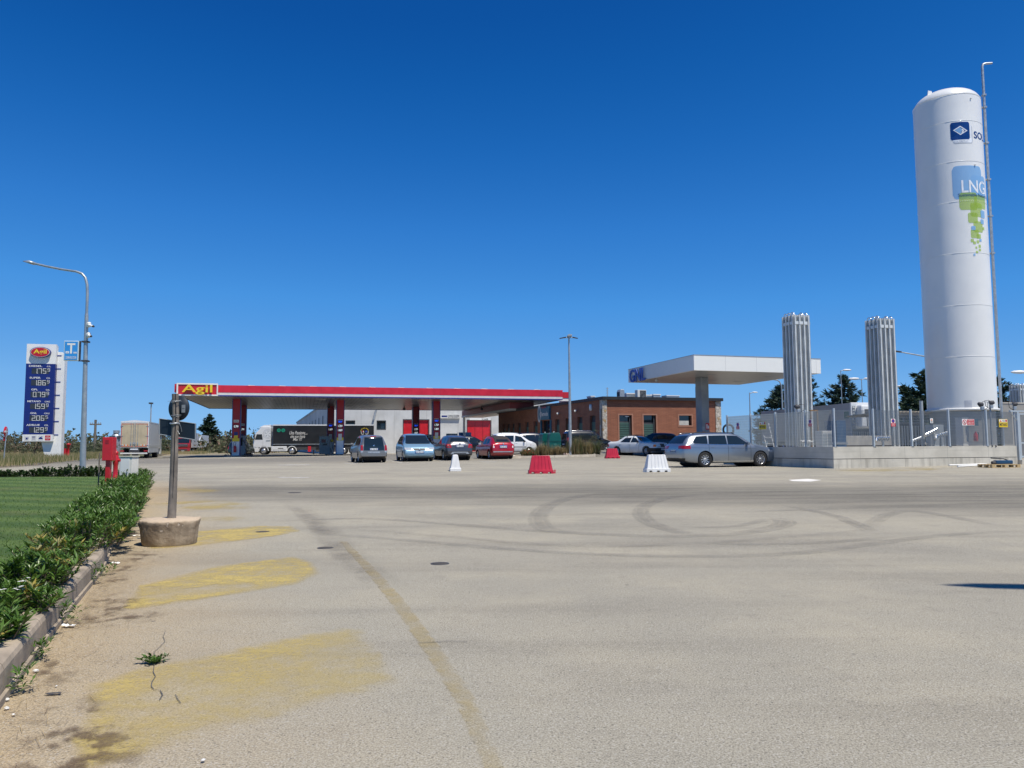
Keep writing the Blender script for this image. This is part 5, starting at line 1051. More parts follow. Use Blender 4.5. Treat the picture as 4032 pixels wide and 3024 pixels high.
def make_car(name, label, cat, spec, pos, bearing, pm, scale=1., grp='cars parked on the forecourt', trim=True):
    L = spec['st']; rz = radians(90 - bearing); t = thing(name, label, cat, pos, rz, grp); t.scale = (scale,) * 3
    R, tw, xf, xr = spec['wheel']; Wm = max(s[2] for s in L); body = closed(body_mb(L), pm)
    cuts = []
    for x in (xf, xr):
        for s_ in (-1, 1):
            c = MB(); c.cyl((x, s_ * (Wm - .30), R * 1.02), (x, s_ * (Wm + .3), R * 1.02), R * 1.14, n=28); cuts.append(closed(c))
    bm_ = boolean(body, cuts, 'DIFFERENCE', pm); smooth(bm_, 42); bo = link('body', bm_, t)
    infl = lambda d: closed(body_mb(L, d))
    def patch(nm, poly, axis, a0, a1, mat, d=.008, parent=t, sm=True):
        c = MB(); c.prism(poly, a0, a1, axis); r = boolean(infl(d), [closed(c)], 'INTERSECT', mat)
        if len(r.polygons) == 0: return None
        if sm: smooth(r, 30)
        return link(nm, r, parent)
    top = spec.get('roofmat')
    for k_, poly in enumerate(spec['side']):
        for s_ in (-1, 1): patch('side_window', poly, 'y', *((.25, 2) if s_ > 0 else (-2, -.25)), m_glass)
    patch('windscreen', spec['wind'][1], 'x', spec['wind'][0], 3, m_glass); patch('rear_window', spec['rear'][1], 'x', -3, spec['rear'][0], m_glass, .009)
    for s_ in (-1, 1):
        for nm, key, mat in (('headlight', 'head', m_clear), ('tail_light', 'tail', m_redlens)):
            if key in spec:
                xa, poly = spec[key]; pp = [(y * s_, z) for y, z in poly]; patch(nm, pp, 'x', *((xa, 3) if key == 'head' else (-3, xa)), mat, .013)
    for nm, axis, a0, a1, poly, mat, d in spec.get('extra', []): patch(nm, poly, axis, a0, a1, {'black': m_black, 'chrome': m_chrome, 'dark': m_dark, 'paint': pm, 'white': m_plate, 'red': m_redlens, 'silver': m_steel, 'glass': m_glass, 'soft': m_dark}[mat] if isinstance(mat, str) else mat, d)
    for x, z, yw in spec.get('handles', []):
        for s_ in (-1, 1): MB().cbox((x, s_ * yw, z), (.17, .035, .03)).build('door_handle', pm if trim else m_black, t, bevel=.008)
    for s_ in (-1, 1):
        xm, ym, zm = spec['mirror']; a = MB(); a.cbox((xm, s_ * (ym + .09), zm), (.10, .18, .13)); a.cbox((xm, s_ * (ym + .0), zm - .05), (.06, .1, .04)); mi_ = a.build('mirror', spec.get('mirrormat', pm), t, bevel=.025)
    for xp, zp, d in spec['plates']:
        a = MB(); a.box(-.26, .26, -.006, .006, -.055, .055, T=XT(xp, 0, zp) @ Matrix.Rotation(radians(90), 4, 'Z')); pl = a.build('number_plate', m_plate, t)
        a = MB(); T_ = XT(xp + .008 * d, 0, zp) @ Matrix.Rotation(radians(90 * d), 4, 'Z'); a.box(-.26, -.22, -.002, 0, -.05, .05, 0, T=T_); a.box(.22, .26, -.002, 0, -.05, .05, 0, T=T_); add_text(a, spec.get('num', 'DK 428 XR'), T_ @ XT(0, -.003, 0), 1, .01, 0, 1, w=.38, h=.065); a.build('characters', [m_blue, m_dark], pl)
    rm = spec.get('rim', m_rim)
    for x in (xf, xr):
        for s_ in (-1, 1):
            a, b = wheel(R, tw, style=spec.get('spokes', 10), cap=spec.get('cap')); rot = (0, 0, 0 if s_ < 0 else pi)
            wh = a.build('wheel', m_tyre, t, (x, s_ * (Wm - tw / 2 - .02), R), rot); b.build('rim', [rm, m_black], wh, fix=False)
        MB().cyl((x, -(Wm - .31), R * 1.02), (x, Wm - .31, R * 1.02), R * 1.10, n=20).build('wheel_well', m_black, t)
    if 'rails' in spec:
        x0, x1, y, z, mt_ = spec['rails']
        for s_ in (-1, 1): MB().tube([(x0, s_ * y, z - .03), (x0 + .12, s_ * y, z + .035), ((x0 + x1) / 2, s_ * y, z + .045), (x1 - .12, s_ * y, z + .035), (x1, s_ * y, z - .05)], .016, 6).build('roof_rail', mt_, t)
    if spec.get('seams'):
        for x in spec['seams']:
            zb, W, zs_, zt, wt = interp(L, x)
            for s_ in (-1, 1): patch('door_seam', [(x - .006, zb + .1), (x + .006, zb + .1), (x + .012, zs_ - .0), (x, zs_ - .0)], 'y', *((.4, 2) if s_ > 0 else (-2, -.4)), m_black, .0025, sm=False)
    return t
def shape(L, W, H, prof, belt, zb=.18, tw=.66, nose=.8, tail=.86):
    """stations from a top profile [(x, z, greenhouse?)] ; belt: z of the shoulder"""
    st = []
    for x, z, gh in prof:
        f_ = (x + L / 2) / L; e = min(1, (min(f_, 1 - f_) / .10)); Wk = W / 2 * ((nose if f_ > .5 else tail) + (1 - (nose if f_ > .5 else tail)) * sqrt(e * (2 - e)))
        b = belt(f_) if callable(belt) else belt; zs_ = min(b, z - .03)
        zbk = zb + .16 * (1 - e) ** 2; wtop = W / 2 * (tw if gh else (tw + .12)) * (Wk / (W / 2))
        st.append((x, zbk, Wk, zs_, z, wtop))
    return st
# --- silver estate ---
wag = dict(st=[(-2.385, .42, .66, .64, .70, .50), (-2.36, .36, .80, .80, .86, .62), (-2.27, .27, .87, .94, 1.03, .66), (-2.02, .21, .90, .98, 1.31, .64), (-1.78, .18, .91, .985, 1.425, .63), (-1.0, .17, .915, .975, 1.485, .64), (0, .17, .915, .96, 1.495, .64), (.42, .17, .915, .955, 1.46, .63), (.85, .17, .915, .945, 1.24, .66), (1.22, .17, .91, .93, 1.01, .74), (1.7, .19, .90, .86, .935, .74), (2.08, .21, .86, .76, .83, .70), (2.29, .25, .77, .62, .70, .58), (2.385, .34, .62, .52, .58, .46)],
    wheel=(.335, .215, 1.48, -1.31), side=[[(.98, .985), (.44, 1.36), (-.10, 1.385), (-.14, .995)], [(-.20, .995), (-.16, 1.385), (-1.02, 1.375), (-1.10, 1.01)], [(-1.17, 1.015), (-1.09, 1.37), (-1.62, 1.335), (-1.86, 1.10), (-1.80, 1.03)]],
    wind=(.48, [(-.66, 1.00), (.66, 1.00), (.55, 1.43), (-.55, 1.43)]), rear=(-1.72, [(-.64, 1.04), (.64, 1.04), (.54, 1.38), (-.54, 1.38)]),
    head=(1.9, [(.52, .60), (.86, .63), (.90, .75), (.60, .72)]), tail=(-2.02, [(.44, .80), (.95, .80), (.95, .95), (.42, .93)]),
    extra=[('lower_grille', 'x', 2.2, 3, [(-.55, .26), (.55, .26), (.6, .36), (-.6, .36)], 'black', .009), ('grille', 'x', 2.2, 3, [(-.45, .53), (.45, .53), (.5, .63), (-.5, .63)], 'black', .009), ('rear_skirt', 'x', -3, -2.1, [(-.8, .24), (.8, .24), (.86, .40), (-.86, .40)], 'black', .01), ('side_trim', 'y', -2, 2, [(-.95, .245), (1.12, .245), (1.12, .262), (-.95, .262)], 'chrome', .012), ('window_trim', 'y', -2, 2, [(.98, .968), (-1.85, .985), (-1.85, .998), (.98, .981)], 'chrome', .011), ('rear_trim', 'x', -3, -2.2, [(-.7, .405), (.7, .405), (.7, .42), (-.7, .42)], 'chrome', .013)],
    handles=[(-.02 + .12, .86, .90), (-.92, .87, .90)], mirror=(.80, .86, 1.02), mirrormat=None, plates=[(-2.378, .70, -1)], num='FK 819 GS', rails=(-1.75, .35, .60, 1.475, m_black), spokes=10, seams=[-.16, .98, -1.12])
del wag['mirrormat']
wag['extra'] += [('character_line', 'y', -2, 2, [(-2.0, .845), (1.25, .80), (1.25, .805), (-2.0, .852)], 'dark', .003)]
p = gp(2765, 1836); q = gp(2988, 1834); pw = gp(2838, 1836)
tw_ = make_car('estate_car', 'silver estate car parked in front of the concrete wall, nearest car', 'car', wag, (9.36, 35.15, g(9.4, 35.1)), 72.5, paint('silver_blue_metallic', (.31, .345, .39), .75, .3), 1.0)
# --- white old saloon ---
sal = dict(st=[(-2.21, .36, .70, .62, .68, .55), (-2.16, .30, .80, .84, .92, .66), (-2.0, .24, .83, .90, .985, .70), (-1.55, .20, .84, .90, 1.0, .72), (-1.28, .19, .845, .90, 1.04, .70), (-.82, .18, .845, .90, 1.34, .58), (-.45, .17, .845, .90, 1.385, .585), (.15, .17, .845, .895, 1.37, .58), (.42, .17, .845, .89, 1.27, .60), (.88, .17, .845, .88, .975, .68), (1.4, .18, .84, .85, .93, .70), (1.95, .2, .82, .80, .88, .68), (2.12, .24, .80, .74, .82, .66), (2.20, .32, .74, .56, .62, .58)],
    wheel=(.315, .19, 1.38, -1.28), side=[[(.70, .93), (.33, 1.24), (.05, 1.27), (-.02, .93)], [(-.10, .93), (-.05, 1.27), (-.62, 1.25), (-.98, .95)]], wind=(.20, [(-.66, .93), (.66, .93), (.52, 1.31), (-.52, 1.31)]), rear=(-.90, [(-.62, 1.00), (.62, 1.00), (.50, 1.28), (-.50, 1.28)]),
    head=(2.0, [(.32, .60), (.72, .60), (.72, .76), (.32, .76)]), tail=(-2.0, [(.45, .62), (.9, .62), (.9, .80), (.45, .80)]),
    extra=[('indicator', 'x', 2.0, 3, [(-.86, .60), (-.725, .60), (-.725, .76), (-.86, .76)], m_orange, .014), ('indicator', 'x', 2.0, 3, [(.725, .60), (.86, .60), (.86, .76), (.725, .76)], m_orange, .014), ('front_bumper', 'x', 1.45, 3, [(-1, .26), (1, .26), (1, .52), (-1, .52)], 'black', .02), ('rear_bumper', 'x', -3, -1.65, [(-1, .26), (1, .26), (1, .50), (-1, .50)], 'black', .02), ('grille', 'x', 2.0, 3, [(-.24, .58), (.24, .58), (.24, .80), (-.24, .80)], 'dark', .016), ('grille_frame', 'x', 2.0, 3, [(-.27, .80), (.27, .80), (.27, .83), (-.27, .83)], 'chrome', .018)],
    handles=[(-.08, .80, .84), (-.95, .80, .84)], mirror=(.66, .80, .97), plates=[(2.235, .42, 1)], num='AB 190 TZ', spokes=6, cap=True, seams=[-.06, .74], mirrormat=m_black, rim=M('dull_hubcap', (.30, .31, .32), .4, .4))
tm = make_car('saloon_car', 'old white four-door saloon with roof bars and black bumpers', 'car', sal, (9.1, 56.6, g(9.1, 56.6)), 137, paint('off_white_paint', (.66, .68, .68), 0, .35, .5), 1.0)
for x in (-.45, .15): MB().tube([(x, -.62, 1.30), (x, -.60, 1.45), (x, .60, 1.45), (x, .62, 1.30)], .022, 6).build('roof_bar', m_black, tm)
# --- small red hatch with soft top ---
pr5 = [(-1.77, .66, 0), (-1.73, .92, 0), (-1.62, 1.08, 1), (-1.38, 1.33, 1), (-1.05, 1.44, 1), (-.45, 1.49, 1), (.10, 1.45, 1), (.42, 1.30, 1), (.86, 1.02, 0), (1.25, .93, 0), (1.58, .80, 0), (1.73, .62, 0), (1.775, .5, 0)]
f5 = dict(st=shape(3.55, 1.63, 1.49, pr5, lambda f_: .93 - .05 * f_, .19, .66, .66, .80), wheel=(.29, .185, 1.12, -1.18), side=[[(.66, .95), (.28, 1.28), (-.42, 1.35), (-.50, .97)], [(-.58, .98), (-.52, 1.34), (-.95, 1.28), (-1.12, 1.02)]],
    wind=(.12, [(-.62, 1.00), (.62, 1.00), (.5, 1.38), (-.5, 1.38)]), rear=(-1.30, [(-.42, 1.12), (.42, 1.12), (.38, 1.26), (-.38, 1.26)]), head=(1.3, [(.42, .66), (.66, .66), (.68, .84), (.45, .84)]), tail=(-1.55, [(.545, .70), (.80, .70), (.74, .94), (.565, .94)]),
    extra=[('soft_top', 'x', -3, -.35, [(-.535, 1.05), (.535, 1.05), (.50, 1.6), (-.50, 1.6)], M('soft_top_fabric', (.035, .028, .026), .9), .006), ('rear_bumper_bar', 'x', -3, -1.5, [(-.62, .43), (.70, .43), (.70, .50), (-.62, .50)], 'silver', .024), ('reverse_lens', 'x', -3, -1.55, [(-.70, .72), (-.60, .72), (-.62, .85), (-.68, .85)], 'white', .016), ('reverse_lens', 'x', -3, -1.55, [(.60, .72), (.70, .72), (.68, .85), (.62, .85)], 'white', .016), ('plate_lamp_bar', 'x', -3, -1.5, [(-.26, .845), (.26, .845), (.26, .885), (-.26, .885)], 'chrome', .03)],
    handles=[(-.30, .86, .78)], mirror=(.50, .76, .98), plates=[(-1.792, .775, -1)], num='FZ 502 LM', spokes=8, mirrormat=m_grey)
p = gp(1975, 1807)
t5 = make_car('city_car', 'small red hatchback with dark fabric roof seen from behind', 'car', f5, (-1.24, 53.4, g(-1.2, 53.4)), -21, paint('raspberry_red', (.42, .008, .022), .1, .3), 1.03)
MB().lathe([(.001, .012), (.055, .01), (.055, -.01)], 16, T=XT(-1.765, 0, .97) @ Matrix.Rotation(radians(-90), 4, 'Y')).build('badge', m_chrome, t5)
# --- tall grey crossover ---
pr6 = [(-2.12, .62, 0), (-2.08, .92, 0), (-1.98, 1.10, 1), (-1.72, 1.42, 1), (-1.35, 1.53, 1), (-.5, 1.60, 1), (.15, 1.57, 1), (.55, 1.42, 1), (1.0, 1.12, 0), (1.5, 1.02, 0), (1.92, .86, 0), (2.08, .66, 0), (2.13, .5, 0)]
cx5 = dict(st=shape(4.26, 1.80, 1.6, pr6, lambda f_: 1.02 - .05 * f_, .24, .66, .7, .84), wheel=(.345, .22, 1.38, -1.19), side=[[(.78, 1.04), (.40, 1.38), (-.25, 1.46), (-.32, 1.06)], [(-.40, 1.06), (-.33, 1.46), (-1.1, 1.42), (-1.35, 1.10)]],
    wind=(.3, [(-.68, 1.1), (.68, 1.1), (.56, 1.5), (-.56, 1.5)]), rear=(-1.55, [(-.60, 1.17), (.60, 1.17), (.52, 1.43), (-.52, 1.43)]), head=(1.6, [(.5, .78), (.78, .78), (.78, .94), (.5, .94)]), tail=(-1.8, [(.54, .80), (.92, .80), (.86, 1.04), (.60, 1.04)]),
    extra=[('rear_bumper', 'x', -3, -1.7, [(-1, .30), (1, .30), (1, .58), (-1, .58)], 'dark', .014), ('silver_skid', 'x', -3, -1.9, [(-.62, .40), (.62, .40), (.50, .54), (-.50, .54)], 'silver', .024), ('skid_centre', 'x', -3, -1.9, [(-.42, .42), (.42, .42), (.38, .48), (-.38, .48)], 'dark', .03), ('wheel_arch_trim', 'y', -2, 2, [(1.38 + .45 * cos(a_ * pi / 10), .30 + .46 * sin(a_ * pi / 10)) for a_ in range(11)], 'dark', .010), ('wheel_arch_trim', 'y', -2, 2, [(-1.19 + .45 * cos(a_ * pi / 10), .30 + .46 * sin(a_ * pi / 10)) for a_ in range(11)], 'dark', .010), ('chrome_strip', 'x', -3, -1.9, [(-.42, 1.0), (.42, 1.0), (.42, 1.03), (-.42, 1.03)], 'chrome', .02), ('light_inset', 'x', -3, -1.8, [(-.80, .84), (-.66, .84), (-.68, .92), (-.78, .92)], 'dark', .02), ('light_inset', 'x', -3, -1.8, [(.66, .84), (.80, .84), (.78, .92), (.68, .92)], 'dark', .02)],
    handles=[(-.15, .96, .87), (-1.05, .97, .87)], mirror=(.68, .86, 1.1), plates=[(-2.135, .90, -1)], num='FP 361 HK', spokes=8)
# remove arch trims that would cover the wheel openings: rings built separately
cx5['extra'] = [e for e in cx5['extra'] if e[0] != 'wheel_arch_trim']
t6 = make_car('crossover_car', 'dark grey crossover with silver rear skid plate between the blue and the red car', 'car', cx5, (-4.05, 52.1, g(-4, 52)), -19, paint('graphite_metallic', (.10, .10, .11), .5, .3))
MB().tube([(-1.35, 0, 1.53), (-1.55, 0, 1.80)], .008, 4).build('aerial', m_black, t6); MB().lathe([(.001, .012), (.06, .01), (.06, -.01)], 16, T=XT(-2.09, 0, 1.07) @ Matrix.Rotation(radians(-90), 4, 'Y')).build('badge', m_chrome, t6)
# --- two tall small people carriers ---
pr7 = [(-1.98, .60, 0), (-1.96, .95, 0), (-1.90, 1.15, 1), (-1.76, 1.48, 1), (-1.50, 1.60, 1), (-.5, 1.66, 1), (.25, 1.62, 1), (.70, 1.42, 1), (1.15, 1.14, 0), (1.5, 1.02, 0), (1.80, .86, 0), (1.96, .64, 0), (1.99, .5, 0)]
mpv = dict(st=shape(3.98, 1.70, 1.66, pr7, lambda f_: 1.0, .22, .70, .72, .88), wheel=(.30, .19, 1.22, -1.28), side=[[(.92, 1.04), (.52, 1.42), (-.1, 1.50), (-.16, 1.03)], [(-.24, 1.03), (-.17, 1.50), (-1.0, 1.48), (-1.08, 1.05)], [(-1.16, 1.06), (-1.08, 1.47), (-1.42, 1.42), (-1.58, 1.10)]],
    wind=(.4, [(-.66, 1.12), (.66, 1.12), (.56, 1.56), (-.56, 1.56)]), rear=(-1.55, [(-.62, .72), (.62, .72), (.60, 1.02), (.54, 1.52), (-.54, 1.52), (-.60, 1.02)]), head=(1.4, [(.42, .70), (.76, .74), (.78, .90), (.48, .84)]), tail=(-1.7, [(.645, .72), (.80, .72), (.78, 1.04), (.66, 1.04)]),
    extra=[('bumper_recess', 'x', -3, -1.9, [(-.36, .56), (.36, .56), (.36, .66), (-.36, .66)], 'silver', .012), ('rear_valance', 'x', -3, -1.7, [(-.8, .20), (.8, .20), (.66, .36), (-.66, .36)], 'black', .012), ('brake_lamp', 'x', -3, -1.4, [(-.18, 1.56), (.18, 1.56), (.18, 1.59), (-.18, 1.59)], 'red', .012), ('tail_lens', 'x', -3, -1.7, [(-.80, .58), (-.66, .62), (-.645, .716), (-.80, .716)], 'silver', .014), ('tail_lens', 'x', -3, -1.7, [(.66, .62), (.80, .58), (.80, .716), (.645, .716)], 'silver', .014)],
    handles=[(-.05, .92, .82), (-.95, .92, .82)], mirror=(.80, .80, 1.12), plates=[(-1.978, .80, -1)], num='DL 735 PB', spokes=7)
t7 = make_car('people_carrier', 'light brown-silver small people carrier seen from behind, leftmost of the parked row', 'car', mpv, (-9.0, 48.7, g(-9, 48.7)), -20.5, paint('champagne_metallic', (.26, .25, .24), .6, .34)); MB().lathe([(.001, .012), (.06, .01), (.06, -.01)], 12, T=XT(-1.945, 0, 1.0) @ Matrix.Rotation(radians(-90), 4, 'Y')).build('badge', m_chrome, t7)
pr8 = [(-2.03, .60, 0), (-2.0, 1.0, 0), (-1.92, 1.2, 1), (-1.78, 1.52, 1), (-1.5, 1.62, 1), (-.4, 1.67, 1), (.35, 1.62, 1), (.72, 1.46, 1), (1.22, 1.12, 0), (1.5, 1.00, 0), (1.82, .84, 0), (1.99, .62, 0), (2.03, .48, 0)]
mul = dict(st=shape(4.09, 1.87, 1.67, pr8, lambda f_: 1.0, .20, .70, .84, .9), wheel=(.305, .20, 1.25, -1.32), side=[[(.98, 1.03), (.60, 1.42), (-.05, 1.52), (-.12, 1.02)], [(-.20, 1.02), (-.13, 1.52), (-1.0, 1.50), (-1.08, 1.02)], [(-1.16, 1.02), (-1.08, 1.50), (-1.5, 1.44), (-1.62, 1.06)]],
    wind=(.42, [(-.76, 1.08), (.76, 1.08), (.62, 1.57), (-.62, 1.57)]), rear=(-1.6, [(-.66, 1.1), (.66, 1.1), (.6, 1.5), (-.6, 1.5)]), head=(1.45, [(.44, .66), (.90, .68), (.90, .82), (.50, .80)]), tail=(-1.75, [(.68, .75), (.9, .75), (.86, 1.1), (.7, 1.1)]),
    extra=[('grille', 'x', 1.7, 3, [(-.32, .64), (.32, .64), (.42, .77), (-.42, .77)], 'dark', .014), ('lower_grille', 'x', 1.7, 3, [(-.44, .35), (.44, .35), (.48, .48), (-.48, .48)], 'dark', .012), ('fog_recess', 'x', 1.6, 3, [(-.84, .40), (-.58, .38), (-.58, .46), (-.84, .50)], 'dark', .010), ('fog_recess', 'x', 1.6, 3, [(.58, .38), (.84, .40), (.84, .50), (.58, .46)], 'dark', .010), ('wiper_cowl', 'x', .8, 3, [(-.72, 1.045), (.72, 1.045), (.72, 1.075), (-.72, 1.075)], 'black', .012), ('grille_bar', 'x', 1.7, 3, [(-.44, .41), (.44, .41), (.44, .425), (-.44, .425)], 'silver', .018)],
    handles=[(-.05, .94, .90), (-.95, .94, .90)], mirror=(.86, .90, 1.12), plates=[(2.045, .545, 1)], num='EC 264 VN', spokes=9, mirrormat=m_black)
t8 = make_car('people_carrier', 'light blue wide people carrier facing the camera', 'car', mul, (-6.38, 50.9, g(-6.4, 50.9)), 164, paint('sky_blue_metallic', (.24, .40, .52), .35, .3), 1.05); MB().lathe([(.001, .02), (.055, .015), (.055, -.01)], 12, T=XT(2.02, 0, .71) @ Matrix.Rotation(radians(90), 4, 'Y')).build('badge', m_chrome, t8)
for y_ in (-.3, .35): MB().tube([(1.25, y_, 1.10), (.92, y_ + .45, 1.24)], .008, 4).build('wiper', m_black, t8)
# --- white small high-roof hatch, side on ---
pr9 = [(-1.76, .60, 0), (-1.75, .98, 0), (-1.70, 1.2, 1), (-1.58, 1.52, 1), (-1.35, 1.63, 1), (-.4, 1.665, 1), (.2, 1.62, 1), (.55, 1.45, 1), (1.05, 1.08, 0), (1.35, .98, 0), (1.62, .84, 0), (1.74, .6, 0), (1.77, .48, 0)]
opl = dict(st=shape(3.54, 1.60, 1.66, pr9, lambda f_: .96, .20, .76, .76, .9), wheel=(.275, .165, 1.05, -1.22), side=[[(.80, .99), (.42, 1.36), (-.08, 1.46), (-.14, .98)], [(-.26, .98), (-.20, 1.46), (-.92, 1.46), (-.98, .98)], [(-1.10, .98), (-1.06, 1.44), (-1.34, 1.42), (-1.46, 1.02)]],
    wind=(.28, [(-.60, 1.06), (.60, 1.06), (.54, 1.52), (-.54, 1.52)]), rear=(-1.45, [(-.60, 1.02), (.60, 1.02), (.56, 1.50), (-.56, 1.50)]), head=(1.3, [(.4, .66), (.72, .68), (.72, .84), (.45, .8)]), tail=(-1.5, [(.62, .7), (.8, .7), (.78, 1.2), (.66, 1.2)]),
    extra=[('rub_strip', 'y', -2, 2, [(-.95, .56), (.78, .56), (.78, .60), (-.95, .60)], 'dark', .012), ('side_repeater', 'y', -2, 2, [(1.15, .72), (1.2, .72), (1.2, .75), (1.15, .75)], 'red', .012)], handles=[(-.02, .88, .79), (-.86, .88, .79)], mirror=(.62, .76, 1.02), mirrormat=m_black, plates=[(-1.77, .62, -1)], rails=(-1.25, .25, .56, 1.63, m_steel), spokes=6, cap=True, seams=[-.2, .82, -1.04])
t9 = make_car('city_car', 'white high-roofed small car parked sideways behind the red hatchback', 'car', opl, (.08, 61.6, g(.1, 61.6)), 70, paint('white_car_paint', (.72, .73, .74), 0, .35, .5))
# --- dark van-like car, side on ---
pr10 = [(-2.15, .62, 0), (-2.14, 1.0, 0), (-2.10, 1.2, 1), (-2.0, 1.62, 1), (-1.8, 1.77, 1), (-.5, 1.82, 1), (.25, 1.79, 1), (.65, 1.62, 1), (1.18, 1.18, 0), (1.6, 1.04, 0), (1.95, .88, 0), (2.12, .66, 0), (2.16, .5, 0)]
van = dict(st=shape(4.32, 1.80, 1.82, pr10, lambda f_: 1.08, .22, .74, .8, .94), wheel=(.335, .21, 1.40, -1.33), side=[[(1.02, 1.14), (.60, 1.50), (.10, 1.60), (.04, 1.10)], [(-.10, 1.10), (-.04, 1.60), (-.92, 1.60), (-.98, 1.10)], [(-1.12, 1.14), (-1.10, 1.54), (-1.70, 1.54), (-1.75, 1.16)]],
    wind=(.45, [(-.68, 1.18), (.68, 1.18), (.60, 1.68), (-.60, 1.68)]), rear=(-1.85, [(-.66, 1.15), (.66, 1.15), (.6, 1.6), (-.6, 1.6)]), head=(1.5, [(.5, .86), (.86, .88), (.86, 1.06), (.6, .98)]), tail=(-1.95, [(.72, .80), (.9, .80), (.9, 1.28), (.74, 1.28)]), handles=[(.10, .98, .88), (-.95, .98, .88)], mirror=(.85, .86, 1.2), plates=[(-2.17, .7, -1)], rails=(-1.8, .2, .64, 1.79, m_alu), spokes=5, seams=[-.02, 1.0])
blk = paint('black_car_paint', (.012, .013, .016), .2, .25)
t10 = make_car('van', 'black van-like car with silver roof rails parked behind the weed-grown island', 'car', van, (6.4, 66.6, g(6.4, 66.6) - .18), 73, blk)
# --- darker cars, partly hidden ---
pr11 = [(-2.0, .60, 0), (-1.97, .92, 0), (-1.88, 1.08, 1), (-1.55, 1.34, 1), (-1.2, 1.43, 1), (-.4, 1.47, 1), (.2, 1.43, 1), (.6, 1.26, 1), (1.05, 1.0, 0), (1.5, .9, 0), (1.85, .76, 0), (1.98, .58, 0), (2.02, .46, 0)]
hat = dict(st=shape(4.05, 1.74, 1.47, pr11, lambda f_: .93, .19, .66, .72, .84), wheel=(.31, .2, 1.30, -1.25), side=[[(.80, .96), (.42, 1.24), (-.15, 1.33), (-.2, .95)], [(-.28, .95), (-.22, 1.33), (-.95, 1.30), (-1.15, 1.0)]], wind=(.3, [(-.64, 1.0), (.64, 1.0), (.52, 1.36), (-.52, 1.36)]), rear=(-1.45, [(-.6, 1.06), (.6, 1.06), (.5, 1.32), (-.5, 1.32)]), head=(1.5, [(.5, .66), (.82, .68), (.82, .8), (.55, .78)]), tail=(-1.7, [(.5, .78), (.88, .78), (.86, .96), (.55, .94)]), handles=[(-.05, .86, .83), (-1.0, .86, .83)], mirror=(.66, .82, 1.0), plates=[(-2.02, .66, -1), (2.05, .42, 1)], num='GB 117 CW', spokes=8)
m_navyp = paint('dark_navy_paint', (.012, .014, .022), .3, .28)
make_car('hatchback_car', 'dark hatchback with a red tail light showing behind the white saloon', 'car', hat, (11.6, 63.2, g(11.6, 63.2)), -70, m_navyp)
p = at(1862, 1779, 68.5); make_car('hatchback_car', 'black car half hidden between the grey crossover and the red hatchback', 'car', hat, (at(1848, 1779, 68.5).x, 68.5, g(-3.7, 68.5)), 72, blk)
make_car('hatchback_car', 'dark car almost hidden between the white high-roofed car and the green bins', 'car', mpv, (at(2105, 1779, 67.5).x, 67.5, g(2, 67.5) - .1), 74, m_navyp)
make_car('hatchback_car', 'dark car of which only the roof shows behind the silver estate', 'car', van, (at(2795, 1779, 50).x, 50.0, at(2795, 1705, 50).z - 1.84), 72, m_navyp)
make_car('sport_utility_car', 'dark green off-roader behind the left canopy columns', 'car', van, (at(952, 1780, 108).x, 108.0, g(-37, 108)), 10, paint('dark_green_paint', (.02, .035, .03), .2, .3))
make_car('hatchback_car', 'tiny distant black car facing the camera on the far edge of the asphalt', 'car', hat, (at(814, 1775, 215).x, 215.0, g(0, 215)), 172, blk, 1.05, 'distant cars beside the big conifer'); make_car('hatchback_car', 'tiny distant silver car seen from behind beside the big conifer', 'car', hat, (at(859, 1775, 215).x, 215.0, g(0, 215)), -8, paint('plain_silver', (.5, .51, .53), .5, .35), 1.05, 'distant cars beside the big conifer')
